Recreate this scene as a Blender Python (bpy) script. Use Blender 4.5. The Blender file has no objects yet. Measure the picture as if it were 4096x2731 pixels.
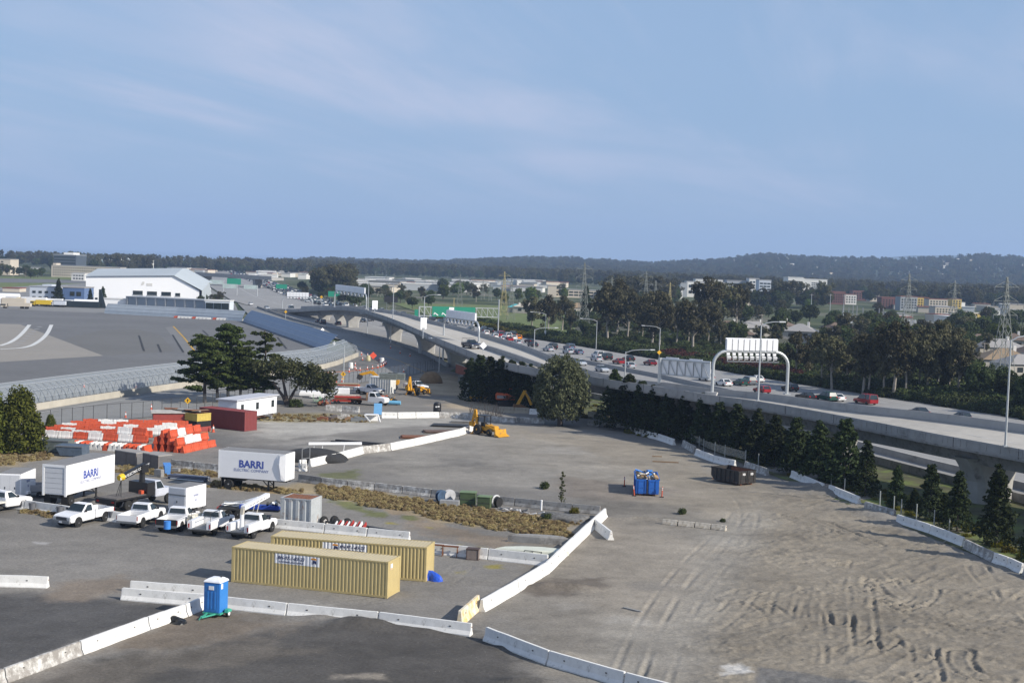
import bpy, bmesh, math, random
import numpy as np
from mathutils import Vector, Matrix
SC = bpy.context.scene
COL = SC.collection
rnd = random.Random(7)
# camera
FPX, PITCH, ROLL, CAMH = 5770.0, 0.0544, 0.0350, 23.88      # focal length in pixels of the 4096-wide photograph
_f = Vector((0, math.cos(PITCH), -math.sin(PITCH)))
_u = Vector((0, math.sin(PITCH), math.cos(PITCH)))
_x = Vector((1, 0, 0))
CX = math.cos(ROLL) * _x + math.sin(ROLL) * _u
CU = -math.sin(ROLL) * _x + math.cos(ROLL) * _u
cam = bpy.data.cameras.new('camera'); camo = bpy.data.objects.new('camera', cam); COL.objects.link(camo)
cam.sensor_fit = 'HORIZONTAL'; cam.sensor_width = 36.0; cam.lens = FPX / 4096 * 36.0
cam.clip_start = 0.5; cam.clip_end = 60000
camo.matrix_world = Matrix(((CX.x, CU.x, -_f.x, 0), (CX.y, CU.y, -_f.y, 0), (CX.z, CU.z, -_f.z, CAMH), (0, 0, 0, 1)))
SC.camera = camo
# sun and sky
SUN_EL, SUN_AZ = math.radians(31), math.radians(-26)        # azimuth from +X towards +Y
sd = Vector((math.cos(SUN_AZ) * math.cos(SUN_EL), math.sin(SUN_AZ) * math.cos(SUN_EL), math.sin(SUN_EL)))
sun = bpy.data.lights.new('sun', 'SUN'); suno = bpy.data.objects.new('sun', sun); COL.objects.link(suno)
sun.energy = 4.6; sun.angle = math.radians(0.53); sun.color = (1.0, 0.93, 0.82)
suno.rotation_euler = sd.to_track_quat('Z', 'Y').to_euler(); suno.location = (0, 0, 200)
W = bpy.data.worlds.new('World'); SC.world = W; W.use_nodes = True
wn, wl = W.node_tree.nodes, W.node_tree.links
bg = wn['Background']; bg.inputs['Strength'].default_value = 0.115
sky = wn.new('ShaderNodeTexSky'); sky.sky_type = 'NISHITA'; sky.sun_disc = False
sky.sun_elevation = SUN_EL; sky.sun_rotation = math.pi / 2 - SUN_AZ
sky.altitude = 20; sky.air_density = 1.0; sky.dust_density = 0.25; sky.ozone_density = 3.0
tc = wn.new('ShaderNodeTexCoord')
def wmath(op, a, b=None, c=None):
	n = wn.new('ShaderNodeMath'); n.operation = op
	for i, v in enumerate((a, b, c)):
		if v is None: continue
		if isinstance(v, (int, float)): n.inputs[i].default_value = v
		else: wl.new(v, n.inputs[i])
	return n.outputs[0]
sep = wn.new('ShaderNodeSeparateXYZ'); wl.new(tc.outputs['Generated'], sep.inputs[0])
zz = wmath('MAXIMUM', sep.outputs[2], 0.0)
den = wmath('ADD', zz, 0.10)
cu_ = wmath('DIVIDE', sep.outputs[0], den); cv_ = wmath('DIVIDE', sep.outputs[1], den)
cmb = wn.new('ShaderNodeCombineXYZ'); wl.new(cu_, cmb.inputs[0]); wl.new(cv_, cmb.inputs[1])
m0 = wn.new('ShaderNodeMapping'); m0.inputs['Rotation'].default_value = (0, 0, math.radians(-66)); wl.new(cmb.outputs[0], m0.inputs[0])
mp = wn.new('ShaderNodeMapping'); mp.inputs['Location'].default_value = (8.3, 5.5, 0); mp.inputs['Scale'].default_value = (0.24, 1.0, 1); wl.new(m0.outputs[0], mp.inputs[0])
def wnoise(vec, scale, detail, rough, dist):
	n = wn.new('ShaderNodeTexNoise'); n.inputs['Scale'].default_value = scale; n.inputs['Detail'].default_value = detail
	n.inputs['Roughness'].default_value = rough; n.inputs['Distortion'].default_value = dist; wl.new(vec, n.inputs['Vector']); return n.outputs[0]
n1 = wnoise(mp.outputs[0], 1.0, 9, 0.62, 0.7)
n2 = wnoise(cmb.outputs[0], 0.42, 4, 0.5, 0.3)
def wramp(v, lo, hi):
	n = wn.new('ShaderNodeMapRange'); n.interpolation_type = 'SMOOTHSTEP'; n.inputs[1].default_value = lo; n.inputs[2].default_value = hi; wl.new(v, n.inputs[0]); return n.outputs[0]
cl = wmath('MULTIPLY', wramp(n1, 0.40, 0.68), wramp(n2, 0.34, 0.58))
cl = wmath('MULTIPLY', cl, wramp(zz, 0.01, 0.09))
cl = wmath('ADD', wmath('MULTIPLY', cl, 0.85), wmath('MULTIPLY', wramp(n2, 0.35, 0.8), 0.12))
mx = wn.new('ShaderNodeMix'); mx.data_type = 'RGBA'; wl.new(cl, mx.inputs['Factor'])
hz_ = wmath('SUBTRACT', 0.88, wmath('MULTIPLY', wramp(zz, 0.0, 0.75), 0.75))           # pale blue haze all round, thinning upwards
hm = wn.new('ShaderNodeMix'); hm.data_type = 'RGBA'; wl.new(hz_, hm.inputs['Factor']); wl.new(sky.outputs[0], hm.inputs['A']); hm.inputs['B'].default_value = (2.02, 2.98, 4.55, 1)
wl.new(hm.outputs['Result'], mx.inputs['A'])
mx.inputs['B'].default_value = (3.9, 4.25, 5.4, 1)
wl.new(mx.outputs['Result'], bg.inputs['Color'])
vs = SC.view_settings; vs.view_transform = 'Standard'; vs.look = 'None'; vs.exposure = 0.34; vs.gamma = 1.0; vs.use_curve_mapping = False
SC.render.engine = 'CYCLES'
cy = SC.cycles; cy.use_denoising = True; cy.max_bounces = 6; cy.diffuse_bounces = 3; cy.glossy_bounces = 3; cy.transmission_bounces = 4
cy.transparent_max_bounces = 8; cy.volume_bounces = 1; cy.caustics_reflective = False; cy.caustics_refractive = False
# measuring helpers
def P(px, py, z=0.0):
	"""point of the place at height z seen at pixel (px, py) of the 4096 x 2731 photograph"""
	d = _f + CX * ((px - 2048.0) / FPX) - CU * ((py - 1365.5) / FPX)
	t = (z - CAMH) / d.z
	return Vector((d.x * t, d.y * t, z))
def V(x, y, z=0.0):                       # the same from the 2352-wide view
	return P(x / 0.574219, y / 0.574219, z)
def px_h(py_top, base):                   # height above z=base.z of something standing at base whose top is at row py_top
	d = base.y * math.cos(PITCH) - (base.z - CAMH) * math.sin(PITCH)
	b = Vector((base.x, base.y, base.z - CAMH)); yb = 1365.5 - FPX * b.dot(CU) / b.dot(_f)
	return (yb - py_top) * d / FPX
def yaw(a, b): return math.atan2(b.y - a.y, b.x - a.x)
# materials
MAT = {}
def M(name, col, rough=0.7, metal=0.0, var=0.10, scale=2.0, bump=0.0, dirt=None, dirt_amt=0.5, dirt_scale=1.2, oc=False, spec=0.4, alpha=None, world=False):
	if name in MAT: return MAT[name]
	m = bpy.data.materials.new(name); m.use_nodes = True; MAT[name] = m
	n, l = m.node_tree.nodes, m.node_tree.links
	b = n['Principled BSDF']; b.inputs['Roughness'].default_value = rough; b.inputs['Metallic'].default_value = metal
	b.inputs['Specular IOR Level'].default_value = spec
	t = n.new('ShaderNodeTexCoord')
	src = t.outputs['Object']
	if world:
		g = n.new('ShaderNodeNewGeometry'); src = g.outputs['Position']
	base = None
	if oc:
		oi = n.new('ShaderNodeObjectInfo'); base = oi.outputs['Color']
	ns = n.new('ShaderNodeTexNoise'); ns.inputs['Scale'].default_value = scale; ns.inputs['Detail'].default_value = 5; ns.inputs['Roughness'].default_value = 0.65
	l.new(src, ns.inputs['Vector'])
	mr = n.new('ShaderNodeMapRange'); mr.inputs[1].default_value = 0.3; mr.inputs[2].default_value = 0.7; mr.inputs[3].default_value = 1 - var; mr.inputs[4].default_value = 1 + var
	l.new(ns.outputs[0], mr.inputs[0])
	mu = n.new('ShaderNodeMix'); mu.data_type = 'RGBA'; mu.blend_type = 'MULTIPLY'; mu.inputs['Factor'].default_value = 1
	if base is not None: l.new(base, mu.inputs['A'])
	else: mu.inputs['A'].default_value = (*col, 1)
	cb = n.new('ShaderNodeCombineColor')
	for i in range(3): l.new(mr.outputs[0], cb.inputs[i])
	l.new(cb.outputs[0], mu.inputs['B'])
	out = mu.outputs['Result']
	if dirt:
		n2 = n.new('ShaderNodeTexNoise'); n2.inputs['Scale'].default_value = dirt_scale; n2.inputs['Detail'].default_value = 8; n2.inputs['Roughness'].default_value = 0.7
		l.new(src, n2.inputs['Vector'])
		r2 = n.new('ShaderNodeMapRange'); r2.interpolation_type = 'SMOOTHSTEP'; r2.inputs[1].default_value = 0.62 - dirt_amt * 0.3; r2.inputs[2].default_value = 0.78 - dirt_amt * 0.2; r2.inputs[4].default_value = 0.85
		l.new(n2.outputs[0], r2.inputs[0])
		m2 = n.new('ShaderNodeMix'); m2.data_type = 'RGBA'; l.new(r2.outputs[0], m2.inputs['Factor']); l.new(out, m2.inputs['A']); m2.inputs['B'].default_value = (*dirt, 1)
		out = m2.outputs['Result']
	l.new(out, b.inputs['Base Color'])
	if bump:
		bp = n.new('ShaderNodeBump'); bp.inputs['Strength'].default_value = bump; bp.inputs['Distance'].default_value = 0.05
		l.new(ns.outputs[0], bp.inputs['Height']); l.new(bp.outputs[0], b.inputs['Normal'])
	if alpha is not None:
		b.inputs['Alpha'].default_value = alpha
	return m
def leafmat(name, c1, c2, var=0.35):
	"""leaves: two tones mixed per clump, some light passing through"""
	if name in MAT: return MAT[name]
	m = bpy.data.materials.new(name); m.use_nodes = True; MAT[name] = m
	n, l = m.node_tree.nodes, m.node_tree.links
	b = n['Principled BSDF']; b.inputs['Roughness'].default_value = 0.75; b.inputs['Specular IOR Level'].default_value = 0.15
	g = n.new('ShaderNodeNewGeometry'); oi = n.new('ShaderNodeObjectInfo')
	t = n.new('ShaderNodeTexCoord'); ns = n.new('ShaderNodeTexNoise'); ns.inputs['Scale'].default_value = 0.9; ns.inputs['Detail'].default_value = 3
	l.new(t.outputs['Object'], ns.inputs['Vector'])
	ad = n.new('ShaderNodeMath'); ad.operation = 'MULTIPLY_ADD'; l.new(g.outputs['Random Per Island'], ad.inputs[0]); ad.inputs[1].default_value = 0.6
	l.new(ns.outputs[0], ad.inputs[2])
	mr = n.new('ShaderNodeMapRange'); mr.inputs[1].default_value = 0.35; mr.inputs[2].default_value = 1.15; l.new(ad.outputs[0], mr.inputs[0])
	mx = n.new('ShaderNodeMix'); mx.data_type = 'RGBA'; l.new(mr.outputs[0], mx.inputs['Factor']); mx.inputs['A'].default_value = (*c1, 1); mx.inputs['B'].default_value = (*c2, 1)
	hs = n.new('ShaderNodeHueSaturation'); l.new(mx.outputs['Result'], hs.inputs['Color'])
	hr = n.new('ShaderNodeMapRange'); l.new(oi.outputs['Random'], hr.inputs[0]); hr.inputs[3].default_value = 1 - var; hr.inputs[4].default_value = 1 + var
	l.new(hr.outputs[0], hs.inputs['Value'])
	h2 = n.new('ShaderNodeMapRange'); l.new(oi.outputs['Random'], h2.inputs[0]); h2.inputs[3].default_value = 0.485; h2.inputs[4].default_value = 0.515
	l.new(h2.outputs[0], hs.inputs['Hue'])
	l.new(hs.outputs[0], b.inputs['Base Color'])
	tr = n.new('ShaderNodeBsdfTranslucent'); l.new(hs.outputs[0], tr.inputs['Color'])
	ms = n.new('ShaderNodeMixShader'); ms.inputs[0].default_value = 0.25; l.new(b.outputs[0], ms.inputs[1]); l.new(tr.outputs[0], ms.inputs[2])
	l.new(ms.outputs[0], n['Material Output'].inputs['Surface'])
	return m
# mesh helpers
class MB:
	"""collects shapes; build() links them as one mesh object"""
	def __init__(s): s.v = []; s.f = []; s.m = []
	def add(s, vs_, fs, mi=0):
		o = len(s.v); s.v.extend([tuple(p) for p in vs_]); s.f.extend([tuple(i + o for i in q) for q in fs]); s.m.extend([mi] * len(fs)); return s
	BF = [(0, 3, 2, 1), (4, 5, 6, 7), (0, 1, 5, 4), (1, 2, 6, 5), (2, 3, 7, 6), (3, 0, 4, 7)]
	def box(s, x0, x1, y0, y1, z0, z1, mi=0):
		return s.add([(x0, y0, z0), (x1, y0, z0), (x1, y1, z0), (x0, y1, z0), (x0, y0, z1), (x1, y0, z1), (x1, y1, z1), (x0, y1, z1)], MB.BF, mi)
	def obox(s, c, size, rx=0, ry=0, rz=0, mi=0):
		R = Matrix.Rotation(rz, 3, 'Z') @ Matrix.Rotation(ry, 3, 'Y') @ Matrix.Rotation(rx, 3, 'X'); c = Vector(c)
		a, b, d = size[0] / 2, size[1] / 2, size[2] / 2
		return s.add([c + R @ Vector(p) for p in ((-a, -b, -d), (a, -b, -d), (a, b, -d), (-a, b, -d), (-a, -b, d), (a, -b, d), (a, b, d), (-a, b, d))], MB.BF, mi)
	def hexa(s, pts, mi=0): return s.add(pts, MB.BF, mi)        # 4 bottom then 4 top
	def beam(s, a, b, w, h=None, mi=0):
		a, b = Vector(a), Vector(b); h = h or w; d = (b - a)
		if d.length < 1e-6: return s
		d.normalize(); up = Vector((0, 0, 1)) if abs(d.z) < 0.95 else Vector((1, 0, 0))
		sx = d.cross(up).normalized() * w / 2; su = sx.cross(d).normalized() * h / 2
		return s.add([a - sx - su, a + sx - su, a + sx + su, a - sx + su, b - sx - su, b + sx - su, b + sx + su, b - sx + su], [(0, 1, 2, 3), (7, 6, 5, 4), (0, 4, 5, 1), (1, 5, 6, 2), (2, 6, 7, 3), (3, 7, 4, 0)], mi)
	def tube(s, a, b, r, r2=None, n=8, mi=0, cap=True):
		a, b = Vector(a), Vector(b); r2 = r if r2 is None else r2; d = (b - a)
		if d.length < 1e-6: return s
		d.normalize(); up = Vector((0, 0, 1)) if abs(d.z) < 0.95 else Vector((1, 0, 0))
		ex = d.cross(up).normalized(); ey = ex.cross(d)
		vs_ = []
		for p, rr in ((a, r), (b, r2)):
			for i in range(n):
				t = 2 * math.pi * i / n; vs_.append(p + ex * rr * math.cos(t) + ey * rr * math.sin(t))
		fs = [(i, (i + 1) % n, n + (i + 1) % n, n + i) for i in range(n)]
		if cap: fs += [tuple(range(n - 1, -1, -1)), tuple(range(n, 2 * n))]
		return s.add(vs_, fs, mi)
	def path(s, pts, r, n=6, mi=0, r2=None):
		k = len(pts) - 1
		for i in range(k):
			ra = r if r2 is None else r + (r2 - r) * i / k; rb = r if r2 is None else r + (r2 - r) * (i + 1) / k
			s.tube(pts[i], pts[i + 1], ra, rb, n, mi)
		return s
	def prism(s, poly, y0, y1, mi=0, ax='y'):
		"""poly of (x, z) pushed along y (or of (y, z) along x, or (x, y) along z)"""
		n = len(poly)
		def pt(a, b, c): return (a, c, b) if ax == 'y' else ((c, a, b) if ax == 'x' else (a, b, c))
		vs_ = [pt(a, b, y0) for a, b in poly] + [pt(a, b, y1) for a, b in poly]
		fs = [tuple(range(n)), tuple(range(2 * n - 1, n - 1, -1))] + [(i, n + i, n + (i + 1) % n, (i + 1) % n) for i in range(n)]
		return s.add(vs_, fs, mi)
	def loft(s, rings, mi=0, close=True, caps=True):
		n = len(rings[0]); vs_ = [p for r in rings for p in r]; fs = []
		for k in range(len(rings) - 1):
			for i in range(n if close else n - 1):
				j = (i + 1) % n; fs.append((k * n + i, k * n + j, (k + 1) * n + j, (k + 1) * n + i))
		if caps and close: fs += [tuple(range(n - 1, -1, -1)), tuple((len(rings) - 1) * n + i for i in range(n))]
		return s.add(vs_, fs, mi)
	def lathe(s, prof, n=12, c=(0, 0, 0), mi=0):
		return s.loft([[(c[0] + r * math.cos(2 * math.pi * i / n), c[1] + r * math.sin(2 * math.pi * i / n), c[2] + z) for i in range(n)] for r, z in prof], mi)
	def blob(s, c, r, seed=0, amp=0.25, mi=0, sub=2, flat=None):
		bm = bmesh.new(); bmesh.ops.create_icosphere(bm, subdivisions=sub, radius=1)
		q = random.Random(seed); ph = [(Vector((q.uniform(-1, 1), q.uniform(-1, 1), q.uniform(-1, 1))).normalized(), q.uniform(1.5, 5), q.uniform(0, 6)) for _ in range(7)]
		vs_ = []
		for v in bm.verts:
			k = 1 + amp * sum(math.sin(w * v.co.dot(d) + p) for d, w, p in ph) / 3
			p = Vector((v.co.x * r[0] * k, v.co.y * r[1] * k, v.co.z * r[2] * k))
			if flat is not None and p.z < flat: p.z = flat
			vs_.append(Vector(c) + p)
		fs = [tuple(v.index for v in f.verts) for f in bm.faces]; bm.free()
		return s.add(vs_, fs, mi)
	def build(s, name, mats, parent=None, smooth=False, loc=None, rz=0.0, fix=True, bev=0.0):
		me = bpy.data.meshes.new(name); me.from_pydata(s.v, [], s.f)
		if not isinstance(mats, (list, tuple)): mats = [mats]
		for m in mats: me.materials.append(m)
		if len(mats) > 1: me.polygons.foreach_set('material_index', s.m)
		if smooth: me.polygons.foreach_set('use_smooth', [True] * len(me.polygons))
		if fix:
			bm = bmesh.new(); bm.from_mesh(me); bmesh.ops.recalc_face_normals(bm, faces=bm.faces)
			if bev: bmesh.ops.bevel(bm, geom=list(bm.edges), offset=bev, segments=2, affect='EDGES', clamp_overlap=True)
			bm.to_mesh(me); bm.free()
		me.update()
		o = bpy.data.objects.new(name, me); COL.objects.link(o)
		if parent: o.parent = parent
		if loc is not None: o.location = loc
		o.rotation_euler = (0, 0, rz)
		return o
def tag(o, label=None, cat=None, group=None, kind=None):
	if label: o['label'] = label
	if cat: o['category'] = cat
	if group: o['group'] = group
	if kind: o['kind'] = kind
	return o
def E(name, label, cat, loc=(0, 0, 0), rz=0.0, group=None):
	o = bpy.data.objects.new(name, None); COL.objects.link(o); o.location = loc; o.rotation_euler = (0, 0, rz); o.empty_display_size = 0.3
	return tag(o, label, cat, group)
def kids(o, _c={}):
	return [c for c in o.children]
def dup(root, loc=None, rz=None, label=None, group=None, color=None, scale=None, name=None):
	def cp(o, par):
		c = o.copy(); COL.objects.link(c); c.parent = par
		if color and o.get('paint'): c.color = (*color, 1)
		for k in KIDS.get(o.name, ()): cp(k, c)
		return c
	r = cp(root, None)
	if loc is not None: r.location = loc
	if rz is not None: r.rotation_euler = (0, 0, rz)
	if scale is not None: r.scale = (scale,) * 3 if isinstance(scale, (int, float)) else scale
	if label: r['label'] = label
	if group: r['group'] = group
	return r
KIDS = {}
def proto(root):                                     # remember the family of a thing that will be copied
	def rec(o):
		ch = [c for c in bpy.data.objects if c.parent == o]
		KIDS[o.name] = ch
		for c in ch: rec(c)
	rec(root); return root
def struct(o): o['kind'] = 'structure'; return o
def sheet(name, pts, z, m, parent=None, kind='structure'):
	mb = MB(); mb.add([(p[0], p[1], z) for p in pts], [tuple(range(len(pts)))])
	o = mb.build(name, m, parent)
	if o.data.polygons[0].normal.z < 0: o.data.flip_normals()
	if not parent: o['kind'] = kind
	return o
def ribbon(mb, pts, w0, w1, z=None, mi=0):
	"""flat strip along a ground path between two sideways offsets (left positive)"""
	L = offs(pts, w0); R_ = offs(pts, w1); n = len(pts)
	vs_ = [(p.x, p.y, p.z if z is None else z) for p in L] + [(p.x, p.y, p.z if z is None else z) for p in R_]
	return mb.add(vs_, [(i, n + i, n + i + 1, i + 1) for i in range(n - 1)], mi)
def offs(pts, w):
	o = []
	for i, p in enumerate(pts):
		a = pts[max(0, i - 1)]; b = pts[min(len(pts) - 1, i + 1)]; d = Vector((b.x - a.x, b.y - a.y, 0)).normalized()
		o.append(Vector((p.x - d.y * w, p.y + d.x * w, p.z)))
	return o
def resample(pts, step):
	out = [pts[0].copy()];
	for a, b in zip(pts, pts[1:]):
		n = max(1, int(round((b - a).length / step)))
		for i in range(1, n + 1): out.append(a.lerp(b, i / n))
	return out
def smooth_path(pts, it=2):
	for _ in range(it):
		q = [pts[0]]
		for a, b in zip(pts, pts[1:]): q += [a.lerp(b, 0.25), a.lerp(b, 0.75)]
		pts = q + [pts[-1]]
	return pts
_fontcache = {}
def text_mb(txt, size, shear=0.0, extrude=0.004, bold=0.0):
	"""letters standing in the local x-z plane, facing -y, centred, baseline at z=0"""
	cu = bpy.data.curves.new('t', 'FONT'); cu.body = txt; cu.size = size; cu.shear = shear; cu.extrude = extrude; cu.offset = bold; cu.align_x = 'CENTER'; cu.resolution_u = 2
	o = bpy.data.objects.new('t', cu); COL.objects.link(o)
	me = bpy.data.meshes.new_from_object(o.evaluated_get(bpy.context.evaluated_depsgraph_get()))
	mb = MB(); mb.add([(v.co.x, -v.co.z, v.co.y) for v in me.vertices], [tuple(p.vertices) for p in me.polygons])
	bpy.data.objects.remove(o); bpy.data.curves.remove(cu); bpy.data.meshes.remove(me)
	return mb
ORD = ['first', 'second', 'third', 'fourth', 'fifth', 'sixth', 'seventh', 'eighth', 'ninth', 'tenth', 'eleventh', 'twelfth', 'thirteenth', 'fourteenth', 'fifteenth', 'sixteenth', 'seventeenth', 'eighteenth', 'nineteenth', 'twentieth',
	   'twenty-first', 'twenty-second', 'twenty-third', 'twenty-fourth', 'twenty-fifth', 'twenty-sixth', 'twenty-seventh', 'twenty-eighth', 'twenty-ninth', 'thirtieth'] + ['thirty-' + w for w in ('first', 'second', 'third', 'fourth', 'fifth', 'sixth', 'seventh', 'eighth', 'ninth')]
# shared colours
concrete = M('concrete', (0.36, 0.35, 0.33), 0.85, var=0.14, scale=0.8, bump=0.15, dirt=(0.16, 0.15, 0.14), dirt_amt=0.25, dirt_scale=0.5)
concrete_white = M('whitewashed_concrete', (0.72, 0.71, 0.68), 0.85, var=0.08, scale=2.2, bump=0.2, dirt=(0.30, 0.28, 0.25), dirt_amt=0.22, dirt_scale=2.6)
concrete_worn = M('worn_whitewash', (0.60, 0.59, 0.56), 0.9, var=0.12, scale=3, bump=0.3, dirt=(0.22, 0.20, 0.18), dirt_amt=0.95, dirt_scale=2.0)
concrete_grey = M('grey_concrete', (0.27, 0.265, 0.255), 0.9, var=0.15, scale=1.5, bump=0.2, dirt=(0.14, 0.13, 0.12), dirt_amt=0.5, dirt_scale=1.0)
galv = M('galvanised_steel', (0.50, 0.52, 0.53), 0.45, 0.55, var=0.08, scale=4)
galv_dark = M('weathered_steel', (0.22, 0.23, 0.24), 0.55, 0.5, var=0.12, scale=4)
white_paint = M('white_paint', (0.80, 0.80, 0.80), 0.45, var=0.03, scale=3, dirt=(0.45, 0.43, 0.40), dirt_amt=0.0, dirt_scale=3)
sign_back = M('sign_back_aluminium', (0.84, 0.84, 0.85), 0.5, 0.1, var=0.04, scale=1.5)
black_rubber = M('black_rubber', (0.018, 0.018, 0.018), 0.8, var=0.2, scale=8)
black_paint = M('black_paint', (0.02, 0.02, 0.022), 0.4, var=0.15, scale=4)
dark_metal = M('dark_metal', (0.05, 0.05, 0.05), 0.6, 0.3, var=0.2, scale=4)
glass_dark = M('dark_glass', (0.02, 0.028, 0.03), 0.08, 0.0, var=0.1, scale=2, spec=0.8)
chrome = M('bright_metal', (0.6, 0.6, 0.62), 0.25, 0.9, var=0.05)
orange_plastic = M('orange_plastic', (0.56, 0.095, 0.040), 0.5, var=0.10, scale=1.5, dirt=(0.40, 0.16, 0.10), dirt_amt=0.15)
yellow_paint = M('yellow_machine_paint', (0.60, 0.30, 0.02), 0.5, var=0.12, scale=2, dirt=(0.16, 0.11, 0.06), dirt_amt=0.3)
orange_paint = M('orange_machine_paint', (0.55, 0.10, 0.025), 0.5, var=0.12, scale=2, dirt=(0.20, 0.09, 0.05), dirt_amt=0.25)
red_paint = M('red_paint', (0.42, 0.04, 0.03), 0.5, var=0.15, scale=2, dirt=(0.18, 0.07, 0.05), dirt_amt=0.35)
rust = M('rust', (0.20, 0.085, 0.045), 0.9, var=0.3, scale=4, bump=0.2)
road_white = M('road_paint_white', (0.60, 0.60, 0.58), 0.8, var=0.12, scale=0.6, world=True)
road_yellow = M('road_paint_yellow', (0.50, 0.30, 0.04), 0.8, var=0.15, scale=0.6, world=True)
# noise on numpy arrays
_H = np.random.RandomState(11).rand(512, 512).astype(np.float32)
def vnoise(x, y):
	xi = np.floor(x).astype(int); yi = np.floor(y).astype(int); fx = x - xi; fy = y - yi
	fx = fx * fx * (3 - 2 * fx); fy = fy * fy * (3 - 2 * fy)
	a = _H[xi & 511, yi & 511]; b = _H[(xi + 1) & 511, yi & 511]; c = _H[xi & 511, (yi + 1) & 511]; d = _H[(xi + 1) & 511, (yi + 1) & 511]
	return (a * (1 - fx) + b * fx) * (1 - fy) + (c * (1 - fx) + d * fx) * fy
def fbm(x, y, s, o=4):
	r = 0; k = 1.0; t = 0
	for i in range(o):
		r = r + k * vnoise(x / s + 17.3 * i, y / s + 9.1 * i); t += k; k *= 0.55; s *= 0.5
	return r / t * 2 - 1
def pdist(X, Y, poly, closed=True):
	"""distance to a polyline and, when closed, sign: negative inside"""
	n = len(poly); best = np.full(X.shape, 1e9); ins = np.zeros(X.shape, bool)
	for i in range(n if closed else n - 1):
		ax, ay = poly[i][:2]; bx, by = poly[(i + 1) % n][:2]; dx, dy = bx - ax, by - ay; L = dx * dx + dy * dy + 1e-9
		t = np.clip(((X - ax) * dx + (Y - ay) * dy) / L, 0, 1)
		best = np.minimum(best, np.hypot(X - ax - t * dx, Y - ay - t * dy))
		if closed:
			c = ((ay > Y) != (by > Y)) & (X < (bx - ax) * (Y - ay) / (by - ay + 1e-12) + ax); ins ^= c
	return np.where(ins, -best, best) if closed else best
def sstep(v, a, b):
	t = np.clip((v - a) / (b - a), 0, 1); return t * t * (3 - 2 * t)
# far ground sheet
def ground_material():
	m = bpy.data.materials.new('plain_ground'); m.use_nodes = True; n, l = m.node_tree.nodes, m.node_tree.links
	b = n['Principled BSDF']; b.inputs['Roughness'].default_value = 0.95; b.inputs['Specular IOR Level'].default_value = 0.1
	g = n.new('ShaderNodeNewGeometry')
	a = n.new('ShaderNodeTexNoise'); a.inputs['Scale'].default_value = 0.02; a.inputs['Detail'].default_value = 8; l.new(g.outputs['Position'], a.inputs['Vector'])
	r = n.new('ShaderNodeValToRGB'); l.new(a.outputs[0], r.inputs[0]); e = r.color_ramp.elements
	e[0].position = 0.36; e[0].color = (0.045, 0.06, 0.03, 1); e[1].position = 0.66; e[1].color = (0.16, 0.15, 0.12, 1)
	e2 = e.new(0.5); e2.color = (0.085, 0.10, 0.045, 1)
	l.new(r.outputs[0], b.inputs['Base Color']); return m
S = 30000
def far_xy(px, Y): return ((px - 2048) / FPX * Y, Y)
sheet('ground', [(-2500, -400), (S, -400), (S, S), far_xy(1500, S), far_xy(1330, 6000), far_xy(1180, 3200), far_xy(900, 2300), far_xy(0, 2150), far_xy(-1500, 2000), (-2500, 900)], -0.30, ground_material())
sheet('added_water', [(-S, -400), (S, -400), (S, S), (-S, S)], -1.6, M('added_water', (0.02, 0.04, 0.06), 0.12, var=0.05, scale=0.002, spec=0.5, world=True))  # water added to mirror sky colour and fill the gap below the horizon
# the yard: one tessellated sheet with relief and patches of dirt, gravel and dry grass
tans = np.linspace(-0.62, 0.66, 960);
ys_ = [52.0]
while ys_[-1] < 330: ys_.append(ys_[-1] + max(0.17, ys_[-1] ** 2 * 1.75e-5))
ys_ = np.array(ys_)
TX, TY = np.meshgrid(tans, ys_); GX = TX * TY; GY = TY
nr, nc = GX.shape
def NP(l): return [tuple(P(x, y)[:2]) for x, y in l]
base = np.array([0.175, 0.165, 0.150])
C = np.ones((nr, nc, 3)) * base
big = fbm(GX, GY, 22, 4)[..., None]; med = fbm(GX + 50, GY, 5, 4)[..., None]; fine = fbm(GX, GY + 90, 0.9, 3)[..., None]
stretch = fbm(GX * 0.35 + GY * 0.1, GY, 3.0, 4)[..., None]
C *= 1 + 0.22 * big + 0.16 * med + 0.16 * stretch + 0.10 * fine
def patch(poly, col, soft=2.5, amp=3.0, op=1.0, sc=6.0):
	"""a patch of another loose material with a ragged edge"""
	global C
	d = pdist(GX, GY, poly) + amp * fbm(GX + 7, GY + 3, sc, 4) + 0.35 * amp * fbm(GX, GY, sc * 0.2, 3)
	a = (op * (1 - sstep(d, -soft, soft)))[..., None]
	C = C * (1 - a) + np.array(col) * (1 + 0.24 * med + 0.18 * fine + 0.18 * stretch) * a
tan_dirt = (0.190, 0.168, 0.135); pale = (0.245, 0.228, 0.198); dark_gr = (0.085, 0.082, 0.080); brown = (0.20, 0.155, 0.11); straw = (0.27, 0.215, 0.13); weed = (0.11, 0.12, 0.04); sandy = (0.33, 0.265, 0.18)
patch(NP([(2050, 2731), (2020, 2330), (2300, 2050), (2600, 1900), (3000, 1900), (3450, 2080), (4096, 2300), (4700, 2400), (4700, 2760), (4096, 2900)]), (0.175, 0.160, 0.137), 3, 4)
patch(NP([(2850, 2731), (2850, 2480), (2980, 2250), (3050, 1990), (3280, 1960), (3600, 2120), (4096, 2330), (4600, 2500), (4600, 3000)]), tan_dirt, 3, 3)
patch(NP([(2300, 2731), (2450, 2400), (2650, 2200), (2900, 2080), (3020, 2010), (3060, 2100), (2950, 2260), (2850, 2450), (2800, 2731)]), pale, 2.0, 2.0, 0.6)
patch(NP([(2600, 2100), (2200, 2080), (2150, 2350), (2600, 2500), (2900, 2200)]), (0.225, 0.20, 0.165), 3, 3, 0.8)
patch(NP([(3040, 2668), (3470, 2736), (3470, 2950), (2950, 2950)]), (0.12, 0.117, 0.113), 0.3, 0.3, 0.9)
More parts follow.
